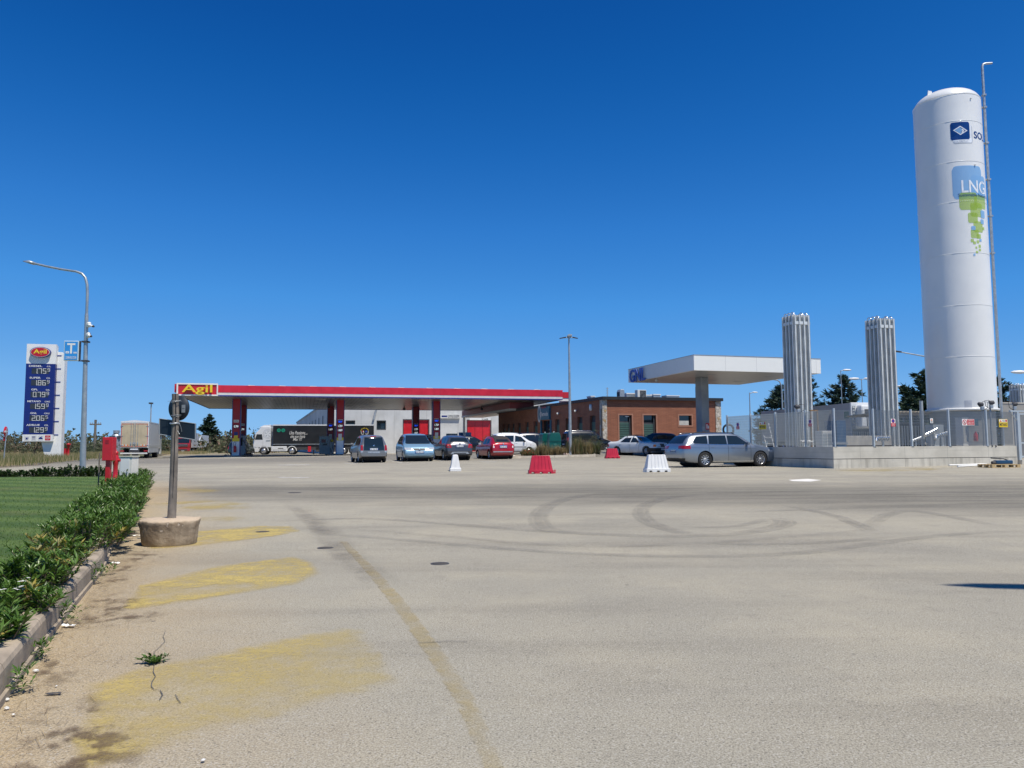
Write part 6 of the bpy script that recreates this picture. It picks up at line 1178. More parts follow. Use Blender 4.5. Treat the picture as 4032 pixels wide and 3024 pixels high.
# ---------------- lorries ----------------
m_tw = M('truck_white', (.74, .75, .75), .35, 0, .04, coat=.5); m_curt = M('black_curtain', (.012, .014, .017), .55, 0, .2, .8)
def tri_wheels(t, xs, W, R=.5, w_=.32, rim=m_rim, sides=(-1, 1)):
    for x in xs:
        for s_ in sides:
            a, b = wheel(R, w_, style=8, cap=True); wh = a.build('wheel', m_tyre, t, (x, s_ * (W / 2 - w_ / 2), R), (0, 0, 0 if s_ < 0 else pi)); b.build('rim', [rim, m_black], wh, fix=False)
def cab(t, mat, x0, x1, H, W=2.48, roof=.9, mirror=True, grillemat=None):
    """x1 is the front; x0 the back wall"""
    prof = [(x0, .95), (x1 - .06, .95), (x1 - .0, 1.55), (x1 - .06, 1.95), (x1 - .34, 2.85), (x1 - .62, 3.15), (x0 + 1.2, H), (x0 + .1, H), (x0, H - .15)]
    a = MB(); a.prism(prof, -W / 2, W / 2, 'y'); b = a.build('cab', mat, t, bevel=.07)
    a = MB(); a.prism([(x1 - .045 - .29 * (z - 1.95) / .9 + o, z) for z, o in ((1.98, 0), (1.98, .03), (2.78, .03), (2.78, 0))] if False else [(x1 - .05, 1.98), (x1 - .02, 1.98), (x1 - .285, 2.80), (x1 - .33, 2.80)], -W / 2 + .12, W / 2 - .12, 'y'); a.build('windscreen', m_glass, t)
    for s_ in (-1, 1):
        a = MB(); a.prism([(x1 - .25, 2.0), (x1 - .48, 2.72), (x1 - 1.15, 2.72), (x1 - 1.25, 2.0)], s_ * (W / 2 + .0005), s_ * (W / 2 + .012), 'y'); a.build('side_window', m_glass, t)
        a = MB(); a.box(x1 - 1.3, x1 - 1.285, s_ * (W / 2) - .006, s_ * (W / 2) + .006, 1.05, 2.9); a.build('door_seam', m_dark, t)
        a = MB(); a.box(x1 - .02, x1 + .03, s_ * (W / 2 - .45) - .2, s_ * (W / 2 - .45) + .2, .72, .92); a.build('headlight', m_clear, t, bevel=.02)
        if mirror: a = MB(); a.cbox((x1 - .2, s_ * (W / 2 + .2), 2.35), (.14, .16, .65)); a.cbox((x1 - .25, s_ * (W / 2 + .08), 2.6), (.05, .2, .05)); a.build('mirror', grillemat or m_dark, t, bevel=.03)
    a = MB(); a.prism([(x1 - .75, .35), (x1 + .0, .35), (x1 + .08, .55), (x1 + .06, .949), (x1 - .75, .949)], -W / 2, W / 2, 'y'); a.build('bumper', mat, t, bevel=.04)
    return b
# white tractor with black curtain trailer under the canopy
s0 = 29.0; A_ = at(999.7, 1790, 112.0); B_ = at(1470.6, 1790, 114.5); dd = (A_ - B_); brg = math.degrees(atan2(dd.x, dd.y)); SC = 1.065; Lt = sqrt(dd.x ** 2 + dd.y ** 2) / SC
t = thing('articulated_lorry', 'white tractor unit with long black curtain-sided trailer behind the fuel canopy', 'lorry', (A_.x, A_.y, g(A_.x, A_.y) + .0), radians(90 - brg)); t.scale = (SC, SC, SC)
# local: front at x=0, rear at x=-Lt ; visible side is +y
x1 = 0; cab(t, m_tw, -2.35, -.05, 3.75, grillemat=m_dark)
a = MB(); a.prism([(-2.3, 3.5), (-1.2, 3.55), (-.75, 3.62), (-1.4, 3.92), (-2.3, 4.0)], -1.15, 1.15, 'y'); a.build('roof_spoiler', m_tw, t, bevel=.05)
a = MB(); a.box(-.6, -.5, -.9, .9, 3.42, 3.5); a.build('sun_visor', m_dark, t); a = MB(); [a.lathe([(.001, .05), (.09, .04), (.09, -.05), (.001, -.06)], 10, T=XT(-.02, y_, 3.3) @ Matrix.Rotation(radians(90), 4, 'Y')) for y_ in (-.8, .8)]; a.build('roof_lamp', m_chrome, t)
a = MB(); [a.box(.0, .03, -.9, .9, 1.0 + i * .17, 1.1 + i * .17) for i in range(5)]; a.build('grille', m_dark, t)
a = MB(); a.box(-5.9, -2.35, -1.1, 1.1, .55, .9); a.build('chassis', m_dark, t)
a = MB(); a.box(-4.45, -2.4, .9, 1.22, .42, 1.12); a.box(-4.45, -2.4, -1.22, -.9, .42, 1.12); a.build('side_fairing', m_tw, t, bevel=.06); a = MB(); a.box(-4.3, -2.6, 1.221, 1.228, .6, .64); a.box(-4.0, -3.3, 1.221, 1.228, .78, .88); a.build('fairing_detail', m_dark, t)
for x in (-1.45, -5.1):
    a = MB(); a.prism([(x + .66 * cos(k * pi / 10), .5 + .66 * sin(k * pi / 10)) for k in range(11)] + [(x - .56 * cos(k * pi / 10), .5 + .56 * sin(k * pi / 10)) for k in range(11)], .86, 1.24, 'y'); a.build('mudguard', m_tw, t)
tri_wheels(t, (-1.45, -5.1), 2.46)
# emblem on the cab side: a plain ringed roundel with spokes
a = MB(); c_ = (-1.95, 2.75)
for r0, r1 in ((.58, .63), (.46, .48)):
    for k in range(24):
        p0, p1 = k * pi / 12, (k + .6) * pi / 12 if r1 > .6 else (k + 1) * pi / 12
        a.prism([(c_[0] + r0 * cos(p0), c_[1] + r0 * sin(p0)), (c_[0] + r1 * cos(p0), c_[1] + r1 * sin(p0)), (c_[0] + r1 * cos(p1), c_[1] + r1 * sin(p1)), (c_[0] + r0 * cos(p1), c_[1] + r0 * sin(p1))], 1.241, 1.248, 'y')
for k in range(5): a.prism([(c_[0] + .1 * cos(k * 1.25), c_[1] + .1 * sin(k * 1.25)), (c_[0] + .4 * cos(k * 1.25 + .3), c_[1] + .4 * sin(k * 1.25 + .3)), (c_[0] + .4 * cos(k * 1.25 + .6), c_[1] + .4 * sin(k * 1.25 + .6))], 1.241, 1.248, 'y')
a.prism([(-2.3, 1.75), (-1.7, 1.75), (-1.7, 1.9), (-2.3, 2.0)], 1.241, 1.248, 'y'); a.build('artwork', m_grey, t)
xa, xb = -2.62, -Lt + .0; TX = Matrix.Translation((0, 1.285, 0)) @ Matrix.Rotation(pi, 4, 'Z')
a = MB(); a.box(xb, xa, -1.27, 1.27, 1.32, 3.86); ct = a.build('curtain_body', m_curt, t)
a = MB(); a.box(xb - .01, xa + .02, -1.285, 1.285, 3.865, 4.02); a.build('roof_rail', m_tw, t); a = MB(); a.box(xb, xa, 1.271, 1.29, 1.33, 1.42); a.build('lower_rail', m_steel, t); a = MB(); a.box(xb, xa - 2.2, -1.15, 1.15, .62, 1.30); a.box(xa - 2.2, xa, -1.15, 1.15, 1.0, 1.30); a.build('chassis', m_dark, t)
a = MB()
def txp(u, v, dy=0): 
    q = hit(u, v, (A_.x, A_.y, 0), Vector((-dd.y, dd.x, 0)).normalized()); r = q - Vector((A_.x, A_.y, t.location.z)); return -(r.x * -dd.x + r.y * -dd.y) / dd.length if False else (r.x * dd.x + r.y * dd.y) / (Lt * SC * SC), r.z / SC
for txt, ux, vy, w_, h_ in (('Una Passione....', 1675, 710, 5.9, .62), ('che non Finirà', 1665, 755, 4.7, .55), ('Mai !!!', 1662, 790, 3.0, .52)):
    lx, lz = txp(650 + ux / 3.16, 1480 + vy / 3.16); add_text(a, txt, Matrix.Translation((lx, 1.292, lz)) @ Matrix.Rotation(pi, 4, 'Z'), 1, .012, 0, 0, w=w_ * .42 if False else w_ * .40, h=h_ * .75, shear=.35)
for i, ch in enumerate('Ad'):
    lx, lz = txp(650 + (1433 + 54 * i) / 3.16, 1480 + 680 / 3.16); a.prism([(lx + .25 * cos(k * pi / 10), lz + .25 * sin(k * pi / 10)) for k in range(20)], 1.2715, 1.285, 'y', 1); add_text(a, ch, Matrix.Translation((lx, 1.292, lz)) @ Matrix.Rotation(pi, 4, 'Z'), 1, .01, 0, 2, h=.2)
lx, lz = txp(1200 + 750 / 3.16, 1480 + 700 / 3.16)
for k in range(14):
    an = radians(-200 + k * 220 / 13) ; 
    if k < 7: q_ = radians(20 + k * 140 / 6); a.cbox((lx + .52 * cos(q_), 1.28, lz + .42 * sin(q_) + .1), (.1, .012, .1), 3)
for s_ in (-1, 1):
    a.prism([(lx + s_ * .46, lz + .1), (lx + s_ * .54, lz + .1), (lx + s_ * .46, lz - .28), (lx + s_ * .25, lz - .42), (lx + s_ * .25, lz - .34), (lx + s_ * .40, lz - .24)], 1.2715, 1.285, 'y', 0)
    a.prism([(lx + s_ * .06, lz - .1), (lx + s_ * .12, lz + .16), (lx + s_ * .36, lz + .2), (lx + s_ * .30, lz - .04)], 1.2715, 1.285, 'y', 4 if s_ < 0 else 0)
a.prism([(lx + .20, lz + .0), (lx + .24, lz + .19), (lx + .36, lz + .2), (lx + .30, lz - .04)], 1.2855, 1.288, 'y', 5)
a.cbox((lx - .18, 1.28, lz - .27), (.12, .012, .12), 0); a.cbox((lx + .18, 1.28, lz - .27), (.12, .012, .12), 0)
a.build('lettering', [m_offw, M('green_disc', (.01, .28, .17), .4), m_dark, m_yellow, M('flag_blue', (.05, .1, .5), .5), m_red], ct)
a = MB(); a.box(-7.6, -7.2, .95, 1.2, .35, 1.1); a.build('red_extinguisher_box', m_red, t); a = MB(); a.box(-11.1, -8.2, .6, 1.15, .32, 1.0); a.build('pallet_box', m_dark, t, bevel=.03); a = MB(); a.box(-8.0, -7.85, .7, .9, 0, 1.0); a.box(-8.1, -7.75, .6, 1.0, 0, .03); a.build('landing_leg', m_dark, t)
tri_wheels(t, (-11.9, -13.1, -14.3), 2.46); a = MB(); a.box(xb - .08, xb, -1.2, 1.2, .5, .62); a.build('rear_bar', m_tw, t)
# box truck seen from behind on the left
Yq = 76.0; pc = at(527, 1800, Yq); t = thing('box_truck', 'white box truck seen from behind on the left, beige rear doors with red edging', 'lorry', (pc.x, pc.y, g(pc.x, pc.y)), radians(90 + 17)); k = Yq / F; Ht = 3.72; Wd = 2.5; Lb = 7.6
m_box = M('truck_box_grey', (.58, .60, .62), .45, 0, .06, 2); m_beige = M('beige_rear_doors', (.50, .42, .28), .5, 0, .12, 1.2, streak=.3)
a = MB(); a.box(0, Lb, -Wd / 2, Wd / 2, 1.02, Ht - .25); a.build('box_body', m_box, t); a = MB(); a.prism([(-Wd / 2 - .01, Ht - .25), (Wd / 2 + .01, Ht - .25), (Wd / 2 + .01, Ht - .13), (.1, Ht), (-.1, Ht), (-Wd / 2 - .01, Ht - .13)], -.02, Lb + .02, 'x'); a.build('roof', m_tw, t)
for s_ in (-1, 1):
    y0, y1 = (.02, Wd / 2 - .07) if s_ > 0 else (-Wd / 2 + .07, -.02)
    a = MB(); a.box(-.05, -.002, y0, y1, 1.08, Ht - .32); d_ = a.build('rear_door', m_beige, t)
    a = MB(); a.box(-.056, -.0505, y0 + .04, y1 - .04, Ht - .40, Ht - .36, 0); a.box(-.056, -.0505, y0 + .04, y1 - .04, 1.14, 1.18, 0); ye = y1 - .04 if s_ > 0 else y0; a.box(-.0565, -.051, ye, ye + .04, 1.181, Ht - .401, 0)
    for j in range(4): a.box(-.057, -.0505, (y0 + .1 if s_ < 0 else y1 - .65) + j * .14, (y0 + .2 if s_ < 0 else y1 - .55) + j * .14, 1.22, 1.34, 1 + j % 2)
    a.build('warning_marking', [m_red, m_orange, m_offw], d_)
    for yy in (.08, .30) if s_ > 0 else (-.08, -.30): a = MB(); a.tube([(-.075, yy, 1.05), (-.075, yy, Ht - .3)], .018, 6); a.cbox((-.08, yy, 1.45), (.05, .1, .22)); a.build('lock_bar', m_steel, d_)
    a = MB()
    for z_ in (1.25, 2.15, 3.1): a.box(-.07, -.001, s_ * (Wd / 2 - .25), s_ * (Wd / 2 + .01), z_, z_ + .05)
    a.build('hinges', m_steel, d_)
    a = MB(); a.cbox((-.05, s_ * 1.05, .72), (.08, .34, .13)); a.build('tail_light', m_redlens, t)
a = MB(); a.box(-.03, .2, -.35, .35, .82, .95); a.build('number_plate', m_plate, t); a = MB(); a.box(.0, Lb + 1, -.45, .45, .6, 1.0); a.build('chassis', m_dark, t); a = MB(); a.box(-.08, .0, -1.2, 1.2, .42, .56); a.build('under_run_bar', m_offw, t)
a = MB(); a.box(.3, Lb - .5, -1.27, -1.21, .55, 1.0); a.build('side_guard', m_box, t); a = MB(); a.box(-.03, Lb + .03, -Wd / 2 - .012, -Wd / 2 - .001, 1.02, 1.3); a.box(-.03, .02, -Wd / 2 - .02, -Wd / 2 + .06, 1.02, Ht - .25); a.build('side_rail', m_tw, t)
tri_wheels(t, (1.7, 6.9), 2.4, .46, .5); cab(t, m_tw, Lb + .2, Lb + 1.9, 2.9)
# red lorry facing the camera
pc = at(719, 1790, 146.0); t = thing('articulated_lorry', 'red lorry with pale trailer facing the camera behind the wooden signpost', 'lorry', (pc.x, pc.y, g(pc.x, pc.y)), radians(90 - 164)); m_vr = M('lorry_red', (.36, .012, .02), .35, 0, .06, coat=.5)
cab(t, m_vr, -2.3, 0, 3.35); a = MB(); a.box(.0, .05, -.85, .85, 1.35, 1.75); g_ = a.build('grille', m_dark, t); a = MB(); a.prism([(-.8, 1.37), (-.7, 1.37), (.8, 1.72), (.7, 1.72)], .051, .06, 'x'); a.box(.051, .062, -.85, .85, 1.36, 1.39); a.box(.051, .062, -.85, .85, 1.71, 1.74); a.build('grille_trim', m_steel, g_)
a = MB(); a.box(.09, .1, -.26, .26, .42, .54); a.build('number_plate', m_plate, t); a = MB(); a.box(.08, .11, -.8, .8, .56, .8); a.build('lower_grille', m_dark, t); a = MB(); a.box(-15.5, -2.7, -1.27, 1.27, 1.1, 4.0); a.build('trailer_body', m_box, t); a = MB(); a.box(-15.5, -2.3, -.9, .9, .6, 1.09); a.build('chassis', m_dark, t); tri_wheels(t, (-1.4, -5.0, -11.5, -12.8, -14.1), 2.46)
pc = at(762, 1786, 178.0); t = thing('articulated_lorry', 'white lorry standing behind the red one, beside the conifer', 'lorry', (pc.x, pc.y, g(pc.x, pc.y)), radians(90 - 166))
cab(t, m_tw, -2.3, 0, 3.2); a = MB(); a.box(-15, -2.7, -1.27, 1.27, 1.1, 4.05); a.build('trailer_body', m_box, t); a = MB(); a.box(-15.5, -2.3, -.9, .9, .6, 1.09); a.build('chassis', m_dark, t); tri_wheels(t, (-1.4, -5.0, -11.5, -12.8), 2.46)
pc = at(875 - 9, 1770, 213); 
# refrigerated trailer behind the compound
C0 = at(3350, 1586, 51); C1 = at(3019, 1617, 62.5); v_ = C1 - C0; an = atan2(v_.y, v_.x); t = thing('refrigerated_trailer', 'grey-sided refrigerated trailer with white nose behind the mesh fence', 'trailer', (C0.x, C0.y, g(C0.x, C0.y)), an); Lr = sqrt(v_.x ** 2 + v_.y ** 2) + 1; Hr = C0.z - t.location.z
# local x runs backwards along the left side; body lies towards -y (to the right in the photo)
a = MB(); a.box(.12, Lr, -2.5, 0, 1.1, Hr); a.build('body', M('trailer_side_grey', (.36, .37, .40), .5, 0, .05), t); a = MB(); a.box(-.02, .119, -2.52, .02, 1.1, Hr + .02); fr_ = a.build('nose_frame', m_tw, t, bevel=.03)
a = MB(); a.box(-.55, -.021, -2.3, -.35, 1.9, Hr - .15); ru = a.build('cooling_unit', m_tw, t, bevel=.12); a = MB(); a.box(-.556, -.551, -2.15, -.6, Hr - .95, Hr - .45); a.build('upper_grille', m_dark, ru); a = MB(); [a.box(-.557, -.551, -2.1 + i * .1, -2.04 + i * .1, 2.0, 2.7) for i in range(14)]; a.build('lower_grille', m_dark, ru)
a = MB(); [a.lathe([(.001, .03), (.09, .02), (.1, 0)], 10, T=XT(-.04, -.16, Hr - .35 - i * .19) @ Matrix.Rotation(radians(-90), 4, 'Y')) for i in range(8)]; a.box(-.03, -.021, -.27, -.06, Hr - 1.85, Hr - .2); a.build('side_vents', [m_grey], fr_)
a = MB(); a.box(.3, .8, .001, .012, Hr - 1.0, Hr - .55); a.build('green_square', M('dark_green_label', (.01, .12, .09), .5), t); a = MB(); a.box(.5, Lr, -2.0, -.5, .6, 1.09); a.build('chassis', m_dark, t); tri_wheels(t, (8, 9.3, 10.6), 4.9, sides=(1,)) if False else None
for x in (8.0, 9.3, 10.6):
    for yy in (-.2, -2.3): a, b = wheel(.5, .32, style=8, cap=True); wh = a.build('wheel', m_tyre, t, (x, yy, .5), (0, 0, pi if yy > -1 else 0)); b.build('rim', [m_rim, m_black], wh, fix=False)
# ---------------- plastic barriers ----------------
def barrier(label, p, rz, mat):
    t = thing('traffic_barrier', label, 'barrier', p, rz, 'plastic traffic barriers on the forecourt'); a = MB()
    def ring(hx_, hy, z, dep):
        P = []; nf = 5
        for s_ in (-1, 1):
            xs = []
            for i in range(nf):
                x0 = -hx_ * .86 + i * (2 * hx_ * .86) / nf; w_ = 2 * hx_ * .86 / nf; xs += [(x0 + w_ * .08, 0), (x0 + w_ * .2, dep), (x0 + w_ * .62, dep), (x0 + w_ * .74, 0)]
            row = [(-hx_, 0)] + xs + [(hx_, 0)]
            if s_ < 0: P += [(x, -hy + d_, z) for x, d_ in row]
            else: P += [(x, hy - d_, z) for x, d_ in reversed(row)]
        return P
    R1 = [ring(.425, .185, .125, .012), ring(.415, .178, .17, .014), ring(.335, .102, .60, .013), ring(.325, .095, .635, .004), ring(.30, .075, .65, .0)]
    n_ = len(R1[0]); vs = [p_ for r in R1 for p_ in r]; a.add(vs, [(i * n_ + k_, i * n_ + (k_ + 1) % n_, (i + 1) * n_ + (k_ + 1) % n_, (i + 1) * n_ + k_) for i in range(4) for k_ in range(n_)] + [tuple(range(n_ * 4, n_ * 5))], 0, False)
    a.build('body', mat, t, fix=True)
    b = MB(); pr = [(-.46, 0)]
    for c in (-.30, .0, .30): pr += [(c - .055, 0), (c - .05, .055), (c + .05, .055), (c + .055, 0)]
    pr += [(.46, 0), (.455, .11), (.44, .13), (-.44, .13), (-.455, .11)]; b.prism(pr, -.215, .215, 'y'); b.build('foot', mat, t, bevel=.008)
    b = MB(); b.box(.461, .54, -.05, .05, .0, .045); b.box(.50, .54, -.05, .05, .046, .14); b.build('connector', mat, t, bevel=.006); b = MB(); b.cyl((-.16, 0, .645), (-.16, 0, .662), .035, n=12); b.build('filler_cap', mat, t)
m_wpl = M('white_barrier_plastic', (.74, .74, .73), .5, 0, .05, 2, streak=.15)
for lb, u, v, rz, mt_ in (('white barrier standing end-on between the grey crossover and the camera', 1791, 1858, 97, m_wpl), ('red barrier in the middle, nearest red one and the larger', 2130, 1868, 3, m_redfade), ('smaller red barrier beside the white saloon', 2411, 1808, 8, m_redfade), ('white ribbed barrier in front of the silver estate', 2588, 1862, 10, m_wpl)):
    p = gp(u, v - 3); barrier(lb, (p.x, p.y + .15, g(p.x, p.y)), radians(rz), mt_)
# ---------------- planted island with double lamp, bins ----------------
k0 = [gp(2022, 1805), gp(2150, 1804), gp(2340, 1801)]
back = 3.2
il = [(-.02, 53.3), (5.9, 55.2), (6.2, 57.6), (.9, 56.6), (.1, 55.6)]
a = MB(); zi = lambda x, y: g(x, y)
cx_ = sum(p_[0] for p_ in il) / 5; cy_ = sum(p_[1] for p_ in il) / 5
def offp(q, k_): return (cx_ + (q[0] - cx_) * k_, cy_ + (q[1] - cy_) * k_)
N = len(il)
for i in range(N):
    p0, p1 = il[i], il[(i + 1) % N]; nseg = max(1, int(math.dist(p0, p1) / 1.0))
    for j in range(nseg):
        t0, t1 = j / nseg, (j + .985) / nseg
        A0 = (lerp(p0[0], p1[0], t0), lerp(p0[1], p1[1], t0)); A1 = (lerp(p0[0], p1[0], t1), lerp(p0[1], p1[1], t1)); B0 = offp(A0, .955); B1 = offp(A1, .955)
        vs = [(q[0], q[1], zi(*q) + z) for z in (-.05, .15) for q in (A0, A1, B1, B0)]; a.add(vs, [(0, 3, 2, 1), (4, 5, 6, 7), (0, 1, 5, 4), (1, 2, 6, 5), (2, 3, 7, 6), (3, 0, 4, 7)])
tag(a.build('island_kerb', M('pale_island_kerb', (.58, .52, .42), .85, 0, .15, 3)), kind='structure'); a = MB(); q_ = [offp(p_, .95) for p_ in il]; a.add([(x, y, zi(x, y) + .12) for x, y in q_] + [(cx_, cy_, zi(cx_, cy_) + .14)], [(i, (i + 1) % N, N) for i in range(N)]); tag(a.build('island_soil', M('dry_soil', (.24, .18, .12), .95, 0, .3, 3)), kind='structure')
m_dry = leafmat('dry_weed', (.26, .19, .09), (.38, .30, .15), .8, .3); m_wg = leafmat('weed_green', (.07, .11, .03), (.15, .18, .07), .6, .3, (.30, .27, .16)); m_pop = M('poppy_red', (.5, .05, .03), .6)
def tuft(mb, x, y, z, h, n_, sp, green=0, w_=.012):
    for i in range(n_):
        a_ = random.uniform(0, 6.28); l = random.uniform(.1, 1) * sp; tx_, ty_ = cos(a_) * l, sin(a_) * l; hh = h * random.uniform(.5, 1.1); mid = Vector((x + tx_ * .35, y + ty_ * .35, z + hh * .6)); tip = Vector((x + tx_, y + ty_, z + hh)); b_ = Vector((x, y, z)); s_ = Vector((-sin(a_), cos(a_), 0)) * w_
        mi_ = 0 if random.random() > green else 1; mb.add([b_ - s_, b_ + s_, mid + s_ * .8, mid - s_ * .8, tip], [(0, 1, 2, 3), (3, 2, 4)], mi_)
        if random.random() < .6: leaf(mb, tip, rv(1) + Vector((0, 0, .5)), .05, .03, Vector((0, 0, 1)), mi_)
        if random.random() < .6: leaf(mb, mid, rv(1), .10, .02, Vector((0, 0, 1)), mi_)
random.seed(21)
def islandweed(label, cxy, r, h, n_, green, grp='weed clumps on the planted island'):
    x, y = cxy; t = thing('weed_clump', label, 'weeds', (x, y, g(x, y) + .12), 0, grp); a = MB()
    for i in range(n_): a_ = random.uniform(0, 6.28); q = sqrt(random.random()) * r; tuft(a, cos(a_) * q, sin(a_) * q * .6, 0, h * 1.35 * random.uniform(.55, 1.05), 14, .24, green)
    a.build('stems', [m_dry, m_wg], t, fix=False); return t
def IX(u, Y): return (at(u, 1790, Y).x, Y)
for lb, u, Y_, r, h, n_, gr in (('low clump of green weeds with red poppies at the left end of the island', 2080, 54.6, .55, .42, 70, .6), ('broad clump of brown dry weeds in front of the green bins', 2140, 54.8, .6, .62, 90, .25), ('straw-coloured low weeds left of the lamp post', 2205, 55.0, .6, .5, 80, .05), ('tall green-brown weed clump just right of the lamp post', 2262, 55.2, .6, .95, 110, .6), ('reddish-brown dense weed clump in the right half of the island', 2300, 55.4, .6, .72, 100, .2), ('dark green bushy weeds at the right end of the island', 2340, 55.7, .45, .75, 90, .9)): islandweed(lb, IX(u, Y_), r, h, n_, gr)
x, y = IX(2080, 54.3); a = MB()
for i in range(26): a.cbox((x + random.uniform(-.4, .4), y + random.uniform(-.2, .2), g(x, y) + .12 + random.uniform(.2, .42)), (.035, .035, .03))
tag(a.build('poppies', m_pop), 'small red poppy flowers among the weeds at the left end of the island', 'flowers', kind='stuff')
for lb, u, Y_, w_, h in (('dead dry sapling standing at the right end of the island', 2345, 56, .02, 1.7), ('dark withered plant leaning off the right end of the island', 2362, 55.2, .02, .8)):
    x, y = IX(u, Y_); t = thing('dead_sapling', lb, 'plant', (x, y, g(x, y) + .1), 0, 'withered plants'); a = MB(); b = MB(); tip = Vector((.1, 0, h)); a.tube([(0, 0, 0), (.03, 0, h * .5), tip], [.03, .022, .01], 6)
    for i in range(26): z_ = random.uniform(.25, 1) * h; p0 = Vector((.05 * z_ / h, 0, z_)); q = p0 + Vector((random.gauss(0, .28), random.gauss(0, .2), random.uniform(0, .25))); a.tube([p0, q], [.008, .004], 4, smooth=False); [leaf(b, p0.lerp(q, random.random()), rv(1), .08, .035, Vector((0, 0, 1))) for j in range(7)]
    a.build('branches', m_bark, t); b.build('leaves', m_wg, t, fix=False)
# rubble
random.seed(4); x, y = IX(2222, 54.95)
for i, lb in enumerate(('pale pink broken rock in the island left of the lamp post', 'white rock beside the pink one on the island', 'beige rock at the back of the island rubble')):
    a = MB(); ss_ = (.25, .18, .17)[i]; vs = []
    a.lathe([(ss_ * .9, 0), (ss_, ss_ * .3), (ss_ * .7, ss_ * .8), (.001, ss_)], 9, smooth=False, cap=False); a.v = [(p_[0] * random.uniform(.75, 1.15), p_[1] * random.uniform(.75, 1.1), p_[2] * random.uniform(.8, 1.1)) for p_ in a.v]
    tag(a.build('rock', [M('pink_rock', (.48, .37, .33), .9, 0, .3, 8), M('pale_rock', (.52, .46, .38), .9, 0, .3, 8), M('beige_rock', (.42, .33, .2), .9, 0, .3, 8)][i], None, (x + (.0, .35, -.6)[i], y + (.0, .1, .5)[i], g(x, y) + .12)), lb, 'rock', 'rocks on the island')
# lamp on the island
Yq = 55.0; b0 = at(2246, 1785, Yq); z0 = g(b0.x, Yq) + .1; t = thing('street_lamp', 'tall thin lamp with three flat heads on the weed-grown island', 'street lamp', (b0.x, Yq, z0), 0, 'street lamps'); zt = at(2241, 1328, Yq).z - z0
MB().tube([(0, 0, 0), (0, 0, zt * .33), (-.02, 0, zt)], [.13, .10, .055], 14).build('pole', m_lamp, t)
for sx, l in ((-1, .68), (1, .60)):
    MB().tube([(0, 0, zt - .05), (sx * .25, 0, zt - .02)], .03, 8).build('arm', m_lamp, t); a = MB(); a.prism([(sx * .22, zt - .03), (sx * .24, zt + .03), (sx * l, zt - .06), (sx * (l + .02), zt - .10)], -.14, .14, 'y'); a.build('lamp_head', m_dark, t, bevel=.01)
a = MB(); a.prism([(-.16, zt + .0), (.17, zt + .02), (.17, zt + .13), (-.05, zt + .16), (-.16, zt + .08)], -.5, -.0, 'y'); a.build('lamp_head', m_grey, t, bevel=.01)
# green bins
def bin_(label, u0, u1, vt, Yb, rz):
    p = at((u0 + u1) / 2, 1760, Yb); z0 = g(p.x, Yb); w_ = (u1 - u0) / F * Yb / 2; h = at(u0, vt, Yb).z - z0; t = thing('waste_container', label, 'waste container', (p.x, Yb, z0), rz, 'green roadside waste containers')
    pr = [(-w_, .12), (w_, .12), (w_ * 1.02, h * .62)] + [(w_ * (1.02 - .34 * (1 - cos(k * pi / 8))) if False else w_ * (.62 + .4 * cos(k * pi / 10)), h * (.66 + .34 * sin(k * pi / 10))) for k in range(6)] + [(-w_ * (.62 + .4 * cos(k * pi / 10)), h * (.66 + .34 * sin(k * pi / 10))) for k in range(5, -1, -1)] + [(-w_ * 1.02, h * .62)]
    a = MB(); a.prism(pr, -.55, .55, 'y'); b = a.build('body', m_green, t, bevel=.03)
    a = MB(); a.box(-w_ * 1.04, w_ * 1.04, -.57, .57, h * .58, h * .60); a.build('rim', M('bin_dark_green', (.004, .06, .055), .5), t); a = MB(); [a.box(x_ - .06, x_ + .06, -.45, .45, 0, .119) for x_ in (-w_ * .8, w_ * .8)]; a.build('feet', m_dark, t); a = MB(); a.box(-.12, .12, -.556, -.551, h * .42, h * .5); a.build('sticker', m_green if False else M('bin_sticker', (.03, .16, .14), .6), t); a = MB(); a.tube([(0, 0, h), (-.05, 0, h + .12), (.05, 0, h + .12), (0, 0, h)], .015, 6); a.build('lifting_ring', m_steel, t)
bin_('rounded green container on the right of the pair, nearer to the black van', 2158, 2204, 1704, 60.0, radians(8)); bin_('rounded green container on the left of the pair, beside the white car', 2127, 2166, 1706, 61.4, radians(14))
# bushes in front of the hall
for i, (u, vt, Yb, w_) in enumerate(((1985, 1693, 74, 1.6), (1932, 1708, 76, 1.3))):
    p = at(u, 1760, Yb); z0 = g(p.x, Yb); h = at(u, vt, Yb).z - z0; t = thing('dark_bush', ['dark twiggy bush rising above the red hatchback roof', 'small dark bush left of the twiggy one, in front of the red door'][i], 'bush', (p.x, Yb, z0), 0, 'bushes behind the red hatchback'); a = MB(); s = MB(); shrub(a, (0, 0, 0), w_ * .6, w_ * .5, h * .95, 60, 26, .14, .05, 0, s); a.build('foliage', [m_low, m_low], t, fix=False); s.build('stems', m_bark, t, fix=False)
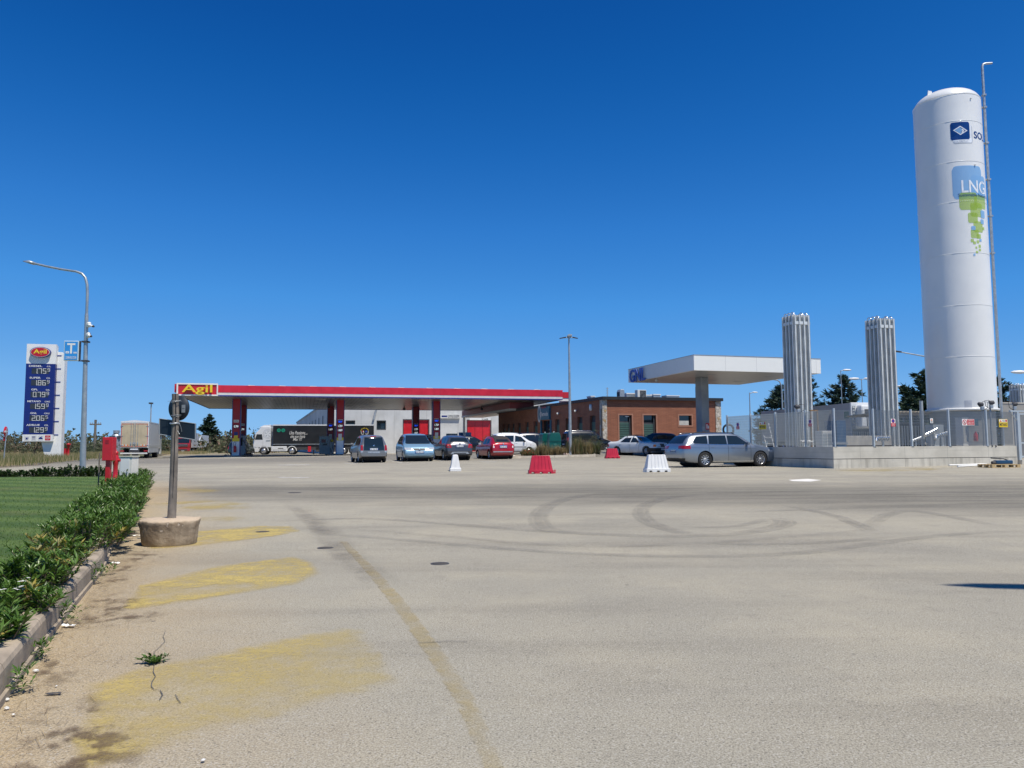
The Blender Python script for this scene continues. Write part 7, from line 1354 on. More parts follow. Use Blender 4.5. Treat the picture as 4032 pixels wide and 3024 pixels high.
# off-frame lamp on the right whose head throws the shadow on the asphalt
sp = gp(3800, 2308); hz = 9.5; sh = Vector((SD.x, SD.y, 0)) / SD.z * (hz - sp.z); hp = sp + sh
t = thing('street_lamp', 'lamp just outside the right edge whose head casts the dark shadow on the asphalt', 'street lamp', (hp.x + 3.2, hp.y - .5, g(hp.x + 3.2, hp.y)), 0, 'street lamps'); z0 = t.location.z
MB().tube([(0, 0, 0), (0, 0, 8.2), (-.1, .02, 8.8), (-.5, .07, 9.25), (-1.2, .19, 9.4), (-2.5, .42, hz - z0)], [.09, .06, .05, .045, .04, .035], 12).build('pole', m_lamp, t)
a = MB(); T_ = XT(-2.45, .41, hz - z0) @ Matrix.Rotation(radians(-9), 4, 'Z'); a.prism([(0, -.035), (.0, .035), (-.2, .14), (-.62, .12), (-.95, .0), (-.62, -.12), (-.2, -.14)], -.03, .04, 'z', T=T_); a.build('lamp_head', m_lamp, t, bevel=.01)
# ---------------- fenced gas compound ----------------
Pc = Vector((12.95, 31.5, 0)); Pl = Vector((10.45, 38.7, 0)); Pr = Vector((22.3, 34.5, 0)); ZW = 1.185; ZF = ZW + 1.52
m_wallc = bpy.data.materials.new('board_marked_concrete'); n = NT(m_wallc); P = n.coord(); X = n.xyz(P)
c_ = n.mix(n.mapr(n.noise(P, 1.1, 5), .35, .65), (.50, .47, .40), (.60, .565, .485)); hs_ = n.comb(n.math('MULTIPLY', X[0], .25), n.math('MULTIPLY', X[1], .25), n.math('MULTIPLY', X[2], 9)); c_ = n.mix(n.mapr(n.noise(hs_, 1, 4), .5, .75, 0, .3), c_, (.36, .34, .29))
vs_ = n.comb(n.math('MULTIPLY', n.math('ADD', X[0], X[1]), 3), n.math('MULTIPLY', X[2], .4)); lowm = n.mapr(X[2], .72, .66, 0, 1); c_ = n.mix(n.math('MULTIPLY', lowm, n.mapr(n.noise(vs_, 1.3, 4), .45, .7, 0, .55)), c_, (.25, .23, .19)); c_ = n.mix(n.mapr(n.noise(vs_, .8, 4), .6, .75, 0, .3), c_, (.33, .31, .27))
jt = n.mapr(n.math('FRACT', n.math('MULTIPLY', n.math('ADD', X[0], n.math('MULTIPLY', X[1], .3)), .42)), .988, .996, 0, .5); c_ = n.mix(jt, c_, (.22, .21, .19))
n.L(c_, n.b.inputs['Base Color']); n.b.inputs['Roughness'].default_value = .85; n.bump(n.noise(P, 25, 4), .004)
t = thing('concrete_wall', 'low pale concrete wall with a horizontal groove carrying the mesh fence', 'wall', (0, 0, 0)); zg = -.3
def wallseg(A, B, name):
    d = (B - A).normalized(); nrm = Vector((d.y, -d.x, 0)); T = Matrix.Translation(A) @ Matrix.Rotation(atan2(d.y, d.x), 4, 'Z'); L = (B - A).length
    a = MB(); a.box(0, L, .012, .30, .70, ZW, 0, T); a.box(0, L, .035, .30, .675, .6999, 1, T); a.box(0, L, 0, .30, zg, .6748, 0, T); return a.build(name, [m_wallc, m_dark], t), T, L
_, Tr, Lr_ = wallseg(Pc, Pr, 'front_wall'); 
d = (Pc - Pl).normalized(); _, Tl_, Ll = wallseg(Pl, Pc - d * .0005, 'side_wall')
m_fen = M('fence_galvanised', (.32, .35, .36), .55, .3, .05); m_post = M('fence_post', (.48, .53, .56), .5, .3, .05)
def uv_at(T, L, u):
    o = T.translation; dx = (T.to_3x3() @ Vector((1, 0, 0))); nn = Vector((dx.y, -dx.x, 0)); q = hit(u, 1700, o, nn); return (q - o).dot(dx)
def fencerun(T, L, us, labels, y0, grp):
    xs = [max(.03, min(L - .03, uv_at(T, L, u))) for u in us]
    for i, (xa, xb) in enumerate(zip(xs, xs[1:])):
        o_ = T @ Vector((xa, y0, ZW)); t_ = thing('fence_panel', labels[i], 'fence panel', o_, atan2(T[1][0], T[0][0]), grp); w_ = xb - xa; a = MB()
        nb = int((w_ - .06) / .058)
        for k in range(nb): x = .05 + (w_ - .08) * k / nb; a.box(x, x + .0055, -.011, .011, .05, ZF - ZW - .02)
        for k in range(12): z = .09 + k * (ZF - ZW - .16) / 11; a.box(.03, w_ - .03, -.003, .003, z, z + .005)
        a.build('mesh', m_fen, t_, fix=False); b = MB(); b.box(-.03, .03, -.04, .0401, 0, ZF - ZW + .04); b.build('post', m_post, t_); b = MB(); b.box(-.07, .07, -.07, .07, 0, .012); b.build('foot_plate', m_steel, t_)
    return xs
fencerun(Tl_, Ll, [2860, 2952, 3050, 3168, 3277], ['mesh fence panel at the far left end of the compound side', 'side mesh fence panel carrying the faded yellow gas sign', 'side mesh fence panel in front of the left finned tower', 'side mesh fence panel next to the wall corner'], .06, 'mesh fence panels on the side wall')
fencerun(Tr, Lr_, [3289, 3443, 3593, 3741, 3889, 3996], ['mesh fence panel right of the wall corner', 'front mesh fence panel with the small red and white no-parking notice', 'front mesh fence panel in front of the left half of the tank foot', 'front mesh fence panel behind the wide red and white warning sign', 'front mesh fence panel ending at the gate, with the bright yellow gas sign'], .06, 'mesh fence panels on the front wall')
# signs hung on the fence
m_sy = M('sign_yellow', (.75, .52, .01), .45, 0, .05); m_pur = M('prohibition_blue', (.06, .05, .30), .4)
def fsign(label, T, u0, u1, v0, v1, kind, grp='warning signs on the fence'):
    o = T.translation; dx = T.to_3x3() @ Vector((1, 0, 0)); nn = Vector((dx.y, -dx.x, 0)); off = T @ Vector((0, .02, 0)); a = hit(u0, v0, off, nn); b = hit(u1, v1, off, nn)
    w_ = (b - a).dot(dx); h = a.z - b.z; c = (a + b) / 2; t_ = thing('warning_sign', label, 'sign', (c.x, c.y, c.z), atan2(dx.y, dx.x), grp)
    m_ = MB(); m_.box(-w_ / 2, w_ / 2, -.006, .0, -h / 2, h / 2); m_.build('plate', m_sy if kind == 'Y' else m_white, t_); m_ = MB(); y = -.009
    if kind == 'Y':
        m_.box(-w_ * .46, w_ * .46, y, -.0062, h * .12, h * .46, 0); m_.prism([(-w_ * .42, h * .15), (-w_ * .18, h * .15), (-w_ * .30, h * .42)], y - .002, y, 'y', 1); m_.prism([(w_ * .33 + w_ * .10 * cos(k * pi / 8), h * .29 + h * .15 * sin(k * pi / 8)) for k in range(16)], y - .002, y, 'y', 2)
        for k in range(3): m_.box(-w_ * .12, w_ * .2, y - .002, y, h * (.18 + k * .09), h * (.21 + k * .09), 3)
        add_text(m_, 'METANO', XT(0, y - .001, -h * .18), 1, .015, 0, 3, w=w_ * .84, h=h * .34)
    elif kind == 'P':
        m_.prism([(w_ * .36 * cos(k * pi / 10), h * .22 + w_ * .36 * sin(k * pi / 10)) for k in range(20)], y, -.0062, 'y', 2); m_.prism([(w_ * .28 * cos(k * pi / 10), h * .22 + w_ * .28 * sin(k * pi / 10)) for k in range(20)], y - .002, y - .0005, 'y', 4); m_.box(-w_ * .5, w_ * .5, y, -.0062, -h * .5, -h * .06, 2)
        for k in range(3): m_.box(-w_ * .35, w_ * .35, y - .002, y - .0002, -h * (.16 + .12 * k), -h * (.13 + .12 * k), 0)
    elif kind == 'W':
        m_.box(-w_ * .10, w_ * .48, y, -.0062, -h * .44, h * .44, 2); cx = -w_ * .30
        for k in range(20): m_.prism([(cx + r * cos((k + d_) * pi / 10), r * sin((k + d_) * pi / 10)) for r, d_ in ((h * .32, 0), (h * .42, 0), (h * .42, 1), (h * .32, 1))], y - .001, -.0062, 'y', 2)
        m_.prism([(cx - h * .1, -h * .2), (cx + h * .1, -h * .2), (cx + h * .06, h * .15), (cx - h * .04, h * .05)], y - .001, -.0062, 'y', 3); m_.prism([(cx - h * .28, h * .22), (cx - h * .22, h * .28), (cx + h * .28, -h * .22), (cx + h * .22, -h * .28)], y - .004, y - .0015, 'y', 2)
        for k, tx_ in enumerate(('E VIETATO', 'FUMARE E USARE', 'FIAMME LIBERE')): add_text(m_, tx_, XT(w_ * .19, y - .002, h * (.27 - .27 * k)), 1, .01, 0, 0, w=w_ * .46, h=h * .15)
    else: m_.prism([(-w_ * .3, h * .02), (w_ * .3, h * .02), (0, h * .38)], y, -.0062, 'y', 1); m_.box(-w_ * .3, w_ * .3, y, -.0062, -h * .2, -h * .1, 3); m_.box(-w_ * .3, w_ * .3, y, -.0062, -h * .38, -h * .3, 3)
    m_.build('symbols', [m_white, m_orange, m_red, m_dark, m_pur], t_)
fsign('small blue and red no-parking notice at the far left of the side fence', Tl_, 2899, 2912, 1665, 1690, 'P'); fsign('faded yellow METANO gas sign on the shaded side fence', Tl_, 2989, 3017, 1661, 1690, 'Y'); fsign('small blue and red no-parking notice on the side fence near the corner', Tl_, 3183, 3197, 1652, 1679, 'P')
fsign('small white and red no-parking notice on the sunny front fence', Tr, 3507, 3526, 1649, 1679, 'P'); fsign('tiny white notice with orange triangle in front of the tank', Tr, 3662, 3674, 1647, 1666, 'N'); fsign('wide red and white no-smoking sign in front of the tank', Tr, 3787, 3837, 1650, 1675, 'W'); fsign('bright yellow METANO gas sign beside the gate', Tr, 3932, 3968, 1650, 1682, 'Y')
# gate
Gp = at(4003, 1800, 34.9); gx = Pr + (Pr - Pc).normalized() * .12; dR = (Pr - Pc).normalized(); t = thing('gate', 'grey steel mesh gate at the right edge beside the wall', 'gate', (gx.x, gx.y, g(gx.x, gx.y)), atan2(dR.y, dR.x)); zt = at(4003, 1622, gx.y).z - t.location.z
a = MB(); a.box(-.05, .05, -.05, .05, 0, zt); a.build('post', m_post, t); a = MB(); a.box(-.42, 2.6, -.04, .04, zt + .001, zt + .07); a.build('top_beam', m_post, t); a = MB(); a.tube([(-.38, 0, zt), (-.04, 0, zt - .38)], .03, 4); a.build('brace', m_post, t)
a = MB(); [a.box(.1, 2.5, -.02, .02, z, z + .06) for z in (.30, .9, zt - .12)]; a.box(.08, .14, -.025, .025, .25, zt - .05); a.build('leaf_frame', m_post, t); a = MB(); [a.box(.15 + k * .06, .156 + k * .06, -.012, .012, .32, zt - .1) for k in range(38)]; a.build('mesh', m_fen, t, fix=False); a = MB(); a.box(-.1, 2.6, -.2, .2, -.05, .18); a.build('threshold', m_wallc, t)
# ---------------- LNG tank ----------------
YT = 41.0; rT = 1.625; tc = at(3787, 1608, YT); TX0, TY0 = tc.x, YT; zT0 = g(TX0, TY0); zt_ = lambda u, v: at(u, v, YT - 1.25).z - zT0
t = thing('gas_tank', 'tall white cylindrical LNG tank with blue and green decals', 'tank', (TX0, TY0, zT0)); m_tank = M('tank_white', (.78, .77, .735), .38, 0, .03, .6, coat=.2)
ztop = at(3740, 344, YT - .72).z - zT0; zsh = ztop - .60; zfl = zt_(3760, 1612); prof = [(rT, zfl), (rT, zsh - .25)]
for k in range(1, 11): a_ = k * pi / 20; prof.append((rT * cos(a_) ** .88 if k < 10 else .001, zsh - .25 + (.87) * sin(a_)))
MB().lathe(prof, 96).build('shell', m_tank, t); MB().lathe([(rT * .93, 0), (rT * .93, zfl - .001)], 64).build('skirt', M('skirt_shadow_grey', (.30, .30, .29), .6, 0, .1), t)  # skirt coloured grey to stand in for the shadow below the flange
def seam(v, name='weld_seam', dr=.018, dz=.05):
    z = zt_(3760, v); MB().lathe([(rT + .001, z - dz), (rT + dr, z - dz * .7), (rT + dr, z + dz * .7), (rT + .001, z + dz)], 96, cap=False).build(name, m_tank, t)
for v in (485, 643, 800, 1001, 1204, 1405): seam(v, dr=.008, dz=.015)
seam(1612, 'flange', .09, .07); seam(378, dr=.010, dz=.015)
a = MB(); a.prism([(-.18, 0), (.18, 0), (.12, .28), (-.12, .28)], -.02, .02, 'y'); a.build('lifting_lug', m_tank, t, (-1.05, -.35, zsh + .3), (0, 0, .3), bevel=.02)
def cyl(u, v, r=rT):
    d = ray(u, v); ox, oy = -TX0, -TY0; A = d.x ** 2 + d.y ** 2; B = 2 * (ox * d.x + oy * d.y); C = ox * ox + oy * oy - r * r; D = B * B - 4 * A * C
    if D < 0: D = 0
    s_ = (-B - sqrt(D)) / (2 * A); return atan2(oy + d.y * s_, ox + d.x * s_), EZ + d.z * s_ - zT0
def c7(x, y): return cyl(3500 + x / 1.844, 200 + y / 1.844)
def dmat(name, c, a=.85):
    mt = bpy.data.materials.new(name); n = NT(mt); n.b.inputs['Base Color'].default_value = (*c, 1); n.b.inputs['Roughness'].default_value = .4; n.b.inputs['Alpha'].default_value = a; return mt
m_db = dmat('decal_light_blue', (.26, .50, .80), .78); m_dg = dmat('decal_green', (.40, .58, .06), .58); m_dn = M('decal_navy', (.004, .045, .20), .3); m_dgy = M('decal_grey', (.55, .56, .58), .4); m_dw = M('decal_white', (.85, .86, .87), .35)
def pt(ph, z, lay): r = rT + .004 + lay * .0012; return (r * cos(ph), r * sin(ph), z)
def rrect(mb, x0, y0, x1, y1, lay, mi, rd=.18):
    """rounded rectangle given by crop pixels"""
    p0, z0 = c7(x0, (y0 + y1) / 2); p1, _ = c7(x1, (y0 + y1) / 2); zt1 = c7((x0 + x1) / 2, y0)[1]; zb1 = c7((x0 + x1) / 2, y1)[1]; w_ = (p1 - p0) * rT; h = zt1 - zb1; r = rd * min(abs(w_), h); n_ = 20; vs = []
    for i in range(n_ + 1):
        f_ = i / n_; x = f_ * w_; e = min(x, w_ - x); dz = 0 if e >= r else r - sqrt(max(0, r * r - (r - e) ** 2)); ph = p0 + (p1 - p0) * f_; vs += [pt(ph, zb1 + dz, lay), pt(ph, zt1 - dz, lay)]
    mb.add(vs, [(2 * i, 2 * i + 2, 2 * i + 3, 2 * i + 1) for i in range(n_)], mi, True)
def ctext(mb, txt, x0, x1, y0, y1, lay, mi, off=.01, xr=None):
    vs, fs = text_geo(txt, 1, off, res=4); a = min(p.x for p in vs); b = max(p.x for p in vs); c = min(p.y for p in vs); d = max(p.y for p in vs); ym = (y0 + y1) / 2; p0 = c7(x0, ym)[0]; p1 = c7(x1, ym)[0]
    if xr: p1 = p0 + (p1 - p0) * xr
    z1 = c7((x0 + x1) / 2, y0)[1]; z0 = c7((x0 + x1) / 2, y1)[1]; mb.add([pt(p0 + (p1 - p0) * (p.x - a) / (b - a), z0 + (z1 - z0) * (p.y - c) / (d - c), lay) for p in vs], fs, mi)
a = MB(); rrect(a, 468, 540, 606, 672, 1, 0, .1); rrect(a, 464, 535, 599, 666, 2, 1, .08); rrect(a, 446, 517, 585, 645, 3, 2, .1)
def cpoly(mb, P, lay, mi):
    q = [c7(*p) for p in P]; bm = bmesh.new(); bm.faces.new([bm.verts.new((ph * rT, z, 0)) for ph, z in q]); bmesh.ops.triangulate(bm, faces=bm.faces)
    for k in range(3): bmesh.ops.subdivide_edges(bm, edges=[e for e in bm.edges if e.calc_length() > .09] or bm.edges[:1], cuts=1); bmesh.ops.triangulate(bm, faces=bm.faces)
    bm.verts.index_update(); mb.add([pt(v.co.x / rT, v.co.y, lay) for v in bm.verts], [tuple(v.index for v in f.verts) for f in bm.faces], mi); bm.free()
cpoly(a, [(465, 578), (517, 545), (570, 580), (519, 612)], 4, 1); cpoly(a, [(476, 578), (517, 553), (559, 580), (519, 604)], 5, 2); cpoly(a, [(478, 578), (514, 556), (530, 566), (524, 574), (534, 580), (520, 590), (528, 598), (518, 603)], 6, 3); cpoly(a, [(530, 566), (548, 577), (538, 584), (545, 590), (534, 596), (524, 592), (536, 582), (526, 574)], 7, 1)
ctext(a, 'SOLGROUP', 470, 575, 651, 664, 4, 0, 0); ctext(a, 'SOL', 616, 668, 588, 640, 3, 2, .02, 1.55); a.build('company_logo', [m_dgy, m_dw, m_dn, m_db], t, fix=False)
a = MB(); rrect(a, 460, 832, 672, 1074, 1, 0, .14); rrect(a, 598, 905, 694, 1078, 2, 0, .15)
for i, q in enumerate(((510, 1028, 640, 1155), (620, 1050, 697, 1145), (592, 1105, 675, 1205), (574, 1175, 645, 1250), (615, 1238, 680, 1318), (595, 1298, 652, 1360), (638, 1330, 667, 1365), (594, 1365, 617, 1390), (611, 1383, 632, 1405), (637, 1375, 655, 1398), (651, 1407, 667, 1430), (628, 1420, 642, 1437), (652, 1437, 668, 1455), (631, 1452, 648, 1470), (678, 1280, 692, 1302))): rrect(a, *q, 3 + .3 * i, 1, .16)
for i, q in enumerate(((665, 1160, 693, 1215), (665, 1223, 687, 1258), (598, 1272, 628, 1302), (657, 1366, 672, 1385), (613, 1472, 628, 1488))): rrect(a, *q, 8 + .3 * i, 0, .16)
ctext(a, 'LNG', 526, 690, 938, 1030, 10, 2, .012); ctext(a, 'Sustainable Natural Fuel', 502, 697, 1034, 1056, 10, 3, 0, 1.25); a.build('fuel_decal', [m_db, m_dg, m_dw, m_dn], t, fix=False)
a = MB(); q = (cyl(3797, 1577), cyl(3828, 1612)); n_ = 8; vs = []
for i in range(n_ + 1): ph = q[0][0] + (q[1][0] - q[0][0]) * i / n_; vs += [pt(ph, q[1][1], 1), pt(ph, q[0][1], 1)]
a.add(vs, [(2 * i, 2 * i + 2, 2 * i + 3, 2 * i + 1) for i in range(n_)]); a.build('data_plate', m_dgy, t, fix=False)
# vent pipe standing off the shell
vp_ = at(3943, 1620, YT); vx, vy = vp_.x - TX0, 0; vx = max(vx, rT + .28)
zv = at(3869, 251, YT).z - zT0; MB().tube([(vx, vy, .2), (vx, vy, zv - .18), (vx + .05, vy, zv - .03), (vx + .2, vy, zv + .01), (vx + .55, vy, zv + .03)], [.075, .07, .065, .06, .055], 10).build('vent_pipe', m_steel, t)
for y_ in (322, 410, 670, 935, 1200, 1470): z = at(3500 + 720 / 1.844, 200 + y_ / 1.844, YT).z - zT0; a = MB(); a.box(rT - .03, vx + .02, -.03, .03, z - .03, z + .03) if z < zsh else a.lathe([(.11, z - .03), (.11, z + .03)], 10, T=XT(vx, 0, 0)); a.box(vx - .09, vx + .09, -.09, .09, z - .045, z - .031 if False else z + .045); a.build('pipe_bracket', m_steel, t)
for y_, x_ in ((345, 593), (828, 624)): ph, z = c7(x_, y_); a = MB(); a.lathe([(.001, .07), (.035, .06), (.04, 0)], 8, T=Matrix.Translation((rT * cos(ph), rT * sin(ph), z)) @ Matrix.Rotation(ph, 4, 'Z') @ Matrix.Rotation(radians(90), 4, 'Y')); a.build('boss', m_tank, t)
# ---------------- finned vaporizers ----------------
m_fin = M('aluminium_fins', (.68, .70, .69), .5, .2, .08, 2, streak=.15)
def vaporizer(label, u, vt, Yv, rz, sp=.27, n_=4):
    p = at(u, vt, Yv); z0 = g(p.x, Yv); H = p.z - z0; tv = thing('finned_vaporizer', label, 'vaporizer', (p.x, Yv, z0), radians(rz), 'finned vaporizer towers'); c = (n_ - 1) / 2
    for i in range(n_):
        for j in range(n_):
            x, y = (i - c) * sp, (j - c) * sp; a = MB()
            for k in range(4): a.box(-.115, .115, -.004, .004, .6, H, 0, XT(x, y, 0) @ Matrix.Rotation(k * pi / 4, 4, 'Z'))
            for k in range(4): a.box(.105 , .116, -.03, .03, .6, H, 0, XT(x, y, 0) @ Matrix.Rotation(k * pi / 2, 4, 'Z'))
            a.cyl((x, y, .5), (x, y, H), .028, n=8); tb = a.build('finned_tube', m_fin, tv, fix=False)
    for i in range(n_):
        for j in range(n_ - 1):
            if (i + j) % 2 == 0 or i in (0, n_ - 1):
                x, y = (i - c) * sp, (j - c) * sp; MB().tube([(x, y, H), (x, y + sp * .12, H + .10), (x, y + sp * .5, H + .15), (x, y + sp * .88, H + .10), (x, y + sp, H)], .026, 8).build('return_bend', m_alu, tv)
    for s_ in (-1, 1):
        e = c * sp + .125; [MB().box(-e + (q + .5) * sp - .05, -e + (q + .5) * sp + .17, s_ * e - .004, s_ * e + .004, H - .5, H - .34).build('spacer_plate', m_fin, tv) for q in range(n_ - 1)]; [MB().box(s_ * e - .004, s_ * e + .004, -e + (q + .5) * sp - .05, -e + (q + .5) * sp + .17, H - .5, H - .34).build('spacer_plate', m_fin, tv) for q in range(n_ - 1)]
    for s_ in (-1, 1):
        for s2 in (-1, 1): MB().box(s_ * c * sp - .04, s_ * c * sp + .04, s2 * c * sp - .04, s2 * c * sp + .04, -.2, .6).build('leg', m_steel, tv)
vaporizer('finned vaporizer tower nearest the white canopy, leftmost of three', 3132, 1246, 40.0, 16.5); vaporizer('finned vaporizer tower between the leftmost one and the tank', 3463, 1260, 40.5, 16.5, .28); vaporizer('distant short finned vaporizer tower at the right edge', 4010, 1517, 72.0, 16.5, .30)
# ---------------- equipment inside ----------------
def T3(u, v, Y): return at(u, v, Y)
def box_thing(name, label, cat, u0, u1, vt, Y, dep, mat, extra=None, rz=16.5, z0=None, grp=None):
    p = at((u0 + u1) / 2, vt, Y); zb_ = g(p.x, Y) if z0 is None else z0; w_ = (u1 - u0) / F * Y; h = p.z - zb_; tt = thing(name, label, cat, (p.x, Y, zb_), radians(rz), grp); MB().box(-w_ / 2, w_ / 2, 0, dep, 0, h).build('casing', mat, tt, bevel=.015)
    if extra: extra(tt, w_, h)
    return tt
def louv(tt, w_, h):
    a = MB(); [a.box(-w_ * .45 + k * w_ * .1, -w_ * .45 + k * w_ * .1 + w_ * .05, -.012, -.001, h * .1, h * .92) for k in range(10)]; a.build('ribs', m_offw, tt); MB().box(-w_ / 2 - .02, w_ / 2 + .02, -.02, .45, h + .001, h + .03).build('lid', m_steel, tt)
def doors(tt, w_, h):
    for s_ in (-1, 1): MB().box(s_ * w_ * .24 - w_ * .21, s_ * w_ * .24 + w_ * .21, -.012, -.001, h * .06, h * .92).build('door', m_grey, tt)
box_thing('pump_cabinet', 'pale ribbed metal cabinet in front of the tank foot', 'cabinet', 3785, 3813, 1645, 36.0, .4, m_offw, louv, z0=1.19)
box_thing('control_box', 'small teal control box on the fence right of the no-smoking sign', 'control box', 3838, 3855, 1650, 35.2, .15, M('teal_box', (.02, .11, .16), .5), None, z0=at(3846, 1676, 35.2).z)
box_thing('water_tank', 'square blue plastic tank standing behind the corner of the fence', 'tank', 3290, 3334, 1656, 37.0, .9, M('blue_tank', (.04, .10, .20), .5), lambda tt, w_, h: MB().box(-w_ / 2 - .02, w_ / 2 + .02, -.02, .92, h * .45, h * .5).build('band', m_steel, tt))
box_thing('power_cabinet', 'light grey electrical cabinet behind the side fence near the corner', 'cabinet', 3234, 3280, 1696, 35.4, .5, m_offw, doors)
box_thing('generator', 'grey louvred generator housing behind the front fence, left part', 'generator', 3345, 3440, 1690, 43, 1.6, m_grey, louv); box_thing('compressor_skid', 'dark compressor skid under the brown board roof', 'compressor', 3520, 3650, 1665, 42, 1.4, m_dark, louv); box_thing('storage_cabinet', 'tall dark grey cabinet behind the fence in front of the tank', 'cabinet', 3668, 3720, 1672, 38.2, .5, m_grey, doors)
box_thing('screen_wall', 'grey concrete screen wall behind the tank at the right edge', 'wall', 3922, 4150, 1590, 48, .2, M('dark_wall', (.30, .29, .27), .9, 0, .08), lambda tt, w_, h: MB().box(-w_ / 2 - .03, w_ / 2 + .03, -.03, .23, h + .001, h + .08).build('coping', m_concrete, tt))
box_thing('skid_block', 'row of grey blocks on the floor behind the front fence', 'concrete block', 3300, 3530, 1716, 39.5, .4, m_concrete, lambda tt, w_, h: MB().box(-w_ / 2, w_ / 2, -.01, -.001, h * .6, h * .64).build('groove', m_dark, tt))
# insulated pipes
for i, (lb, pts, r) in enumerate((('shiny insulated pipe lying level behind the left part of the front fence', [(3448, 1738), (3450, 1726), (3462, 1725), (3502, 1725)], .085), ('second shiny pipe just below the level one', [(3455, 1733), (3500, 1733)], .045), ('short shiny pipe left of the steep one', [(3586, 1738), (3625, 1723)], .075), ('steeply sloping shiny pipe in front of the tank foot', [(3642, 1714), (3688, 1690)], .10), ('shiny elbow pipe right of the steep one', [(3683, 1730), (3685, 1716), (3696, 1713), (3728, 1704)], .08), ('thin shiny pipe under the elbow pipe', [(3700, 1718), (3738, 1709)], .035), ('lowest short shiny pipe near the top of the wall', [(3645, 1746), (3672, 1738)], .07))):
    Yp_ = 37.0 + .25 * i; P_ = [at(u, v, Yp_ + k * .12) for k, (u, v) in enumerate(pts)]; tt = thing('insulated_pipe', lb, 'pipe', P_[0], 0, 'shiny insulated pipes in the compound'); MB().tube([q - P_[0] for q in P_], r, 14).build('jacket', m_alu, tt)
    a = MB(); [a.tube([P_[-2] - P_[0] + (P_[-1] - P_[-2]) * f_ - (P_[-1] - P_[-2]).normalized() * .02, P_[-2] - P_[0] + (P_[-1] - P_[-2]) * f_ + (P_[-1] - P_[-2]).normalized() * .02], r * 1.12, 14) for f_ in (.1, .35, .6, .85)]; a.build('bands', m_steel, tt); q = (P_[-1] - P_[0]) * .5; MB().box(q.x - .03, q.x + .03, q.y - .03, q.y + .03, -1.3, q.z - r * .5).build('support', m_steel, tt)
# white pipework on the left part
P_ = [at(3152, 1733, 35.5), at(3157, 1739, 35.5), at(3180, 1739, 35.6), at(3204, 1739, 35.8)]; tt = thing('white_pipe', 'white valve pipe behind the side fence below the left tower', 'pipe', P_[0]); MB().tube([q - P_[0] for q in P_], .04, 8).build('pipe', m_white, tt); [MB().lathe([(.001, -.07), (.09, -.06), (.09, .06), (.001, .07)], 10, T=Matrix.Translation(at(u, 1739, 35.6) - P_[0])).build('valve', m_white, tt) for u in (3166, 3184)]; MB().box(.35, .4, .1, .15, -1.1, -.1).build('support', m_steel, tt)
# scaffold frame above the side fence
q = at(3205, 1614, 37); tt = thing('trestle_frame', 'rusty brown steel frame sticking up above the side fence', 'frame', (q.x, 37, g(q.x, 37)), radians(16)); h = q.z - tt.location.z; m_rust = M('rusty_frame', (.22, .13, .06), .8, 0, .3, 8); a = MB(); a.box(-.22, -.16, -.03, .03, 0, h - .07); a.box(.14, .20, -.03, .03, 0, h - .07); a.build('legs', m_rust, tt); MB().box(-.24, .22, -.04, .04, h - .0699, h).build('crossbar', m_rust, tt)
# ladder
q0 = at(3062, 1755, 36.4); q1 = at(3036, 1668, 37.4); tt = thing('step_ladder', 'white step ladder leaning inside the side fence', 'ladder', (q0.x, q0.y, g(q0.x, q0.y)), radians(10)); dz = q1.z - tt.location.z
for x in (-.38, .0): MB().tube([(x, 0, 0), (x - .12, .35, dz * .72)], .022, 6).build('rail', m_white, tt)
MB().tube([(.0, 0, 0), (-.32, .2, dz)], .022, 6).build('rear_strut', m_white, tt)
for k in range(5): f_ = .12 + k * .2; MB().cbox((-.19 - .12 * f_, .35 * f_, dz * .72 * f_), (.38, .12, .03)).build('step', m_white, tt)
# brown board roof on posts
q = at(3585, 1622, 41); tt = thing('board_shelter', 'lean-to roof of brown corrugated boards behind the front fence', 'shelter', (q.x, 41, g(q.x, 41)), radians(12)); z = q.z - tt.location.z; a = MB(); vs = []; nx = 60
for i in range(nx + 1): x = -1.9 + 3.6 * i / nx; w_ = .035 * sin(i * 1.7); vs += [(x, -.3, z + w_), (x - .4, 2.2, z - .16 + w_)]
a.add(vs, [(2 * i, 2 * i + 2, 2 * i + 3, 2 * i + 1) for i in range(nx)], 0, True); o_ = a.build('roof_boards', M('brown_boards', (.36, .27, .15), .8, 0, .2, 4), tt, fix=False); md = o_.modifiers.new('s', 'SOLIDIFY'); md.thickness = .03
for x, y in ((-1.8, -.2), (1.6, -.2), (-2.1, 2.0), (1.2, 2.0)): MB().box(x - .04, x + .04, y - .04, y + .04, 0, z - .18).build('post', m_steel, tt)
q = at(3626, 1578, 39); tt = thing('pipe_post', 'thick grey capped post beside the left edge of the tank', 'post', (q.x, 39, g(q.x, 39))); h = q.z - tt.location.z; MB().cyl((0, 0, 0), (0, 0, h), .085, n=14).build('tube', m_grey, tt); MB().cyl((0, 0, h), (0, 0, h + .02), .095, n=14).build('cap', m_dark, tt)
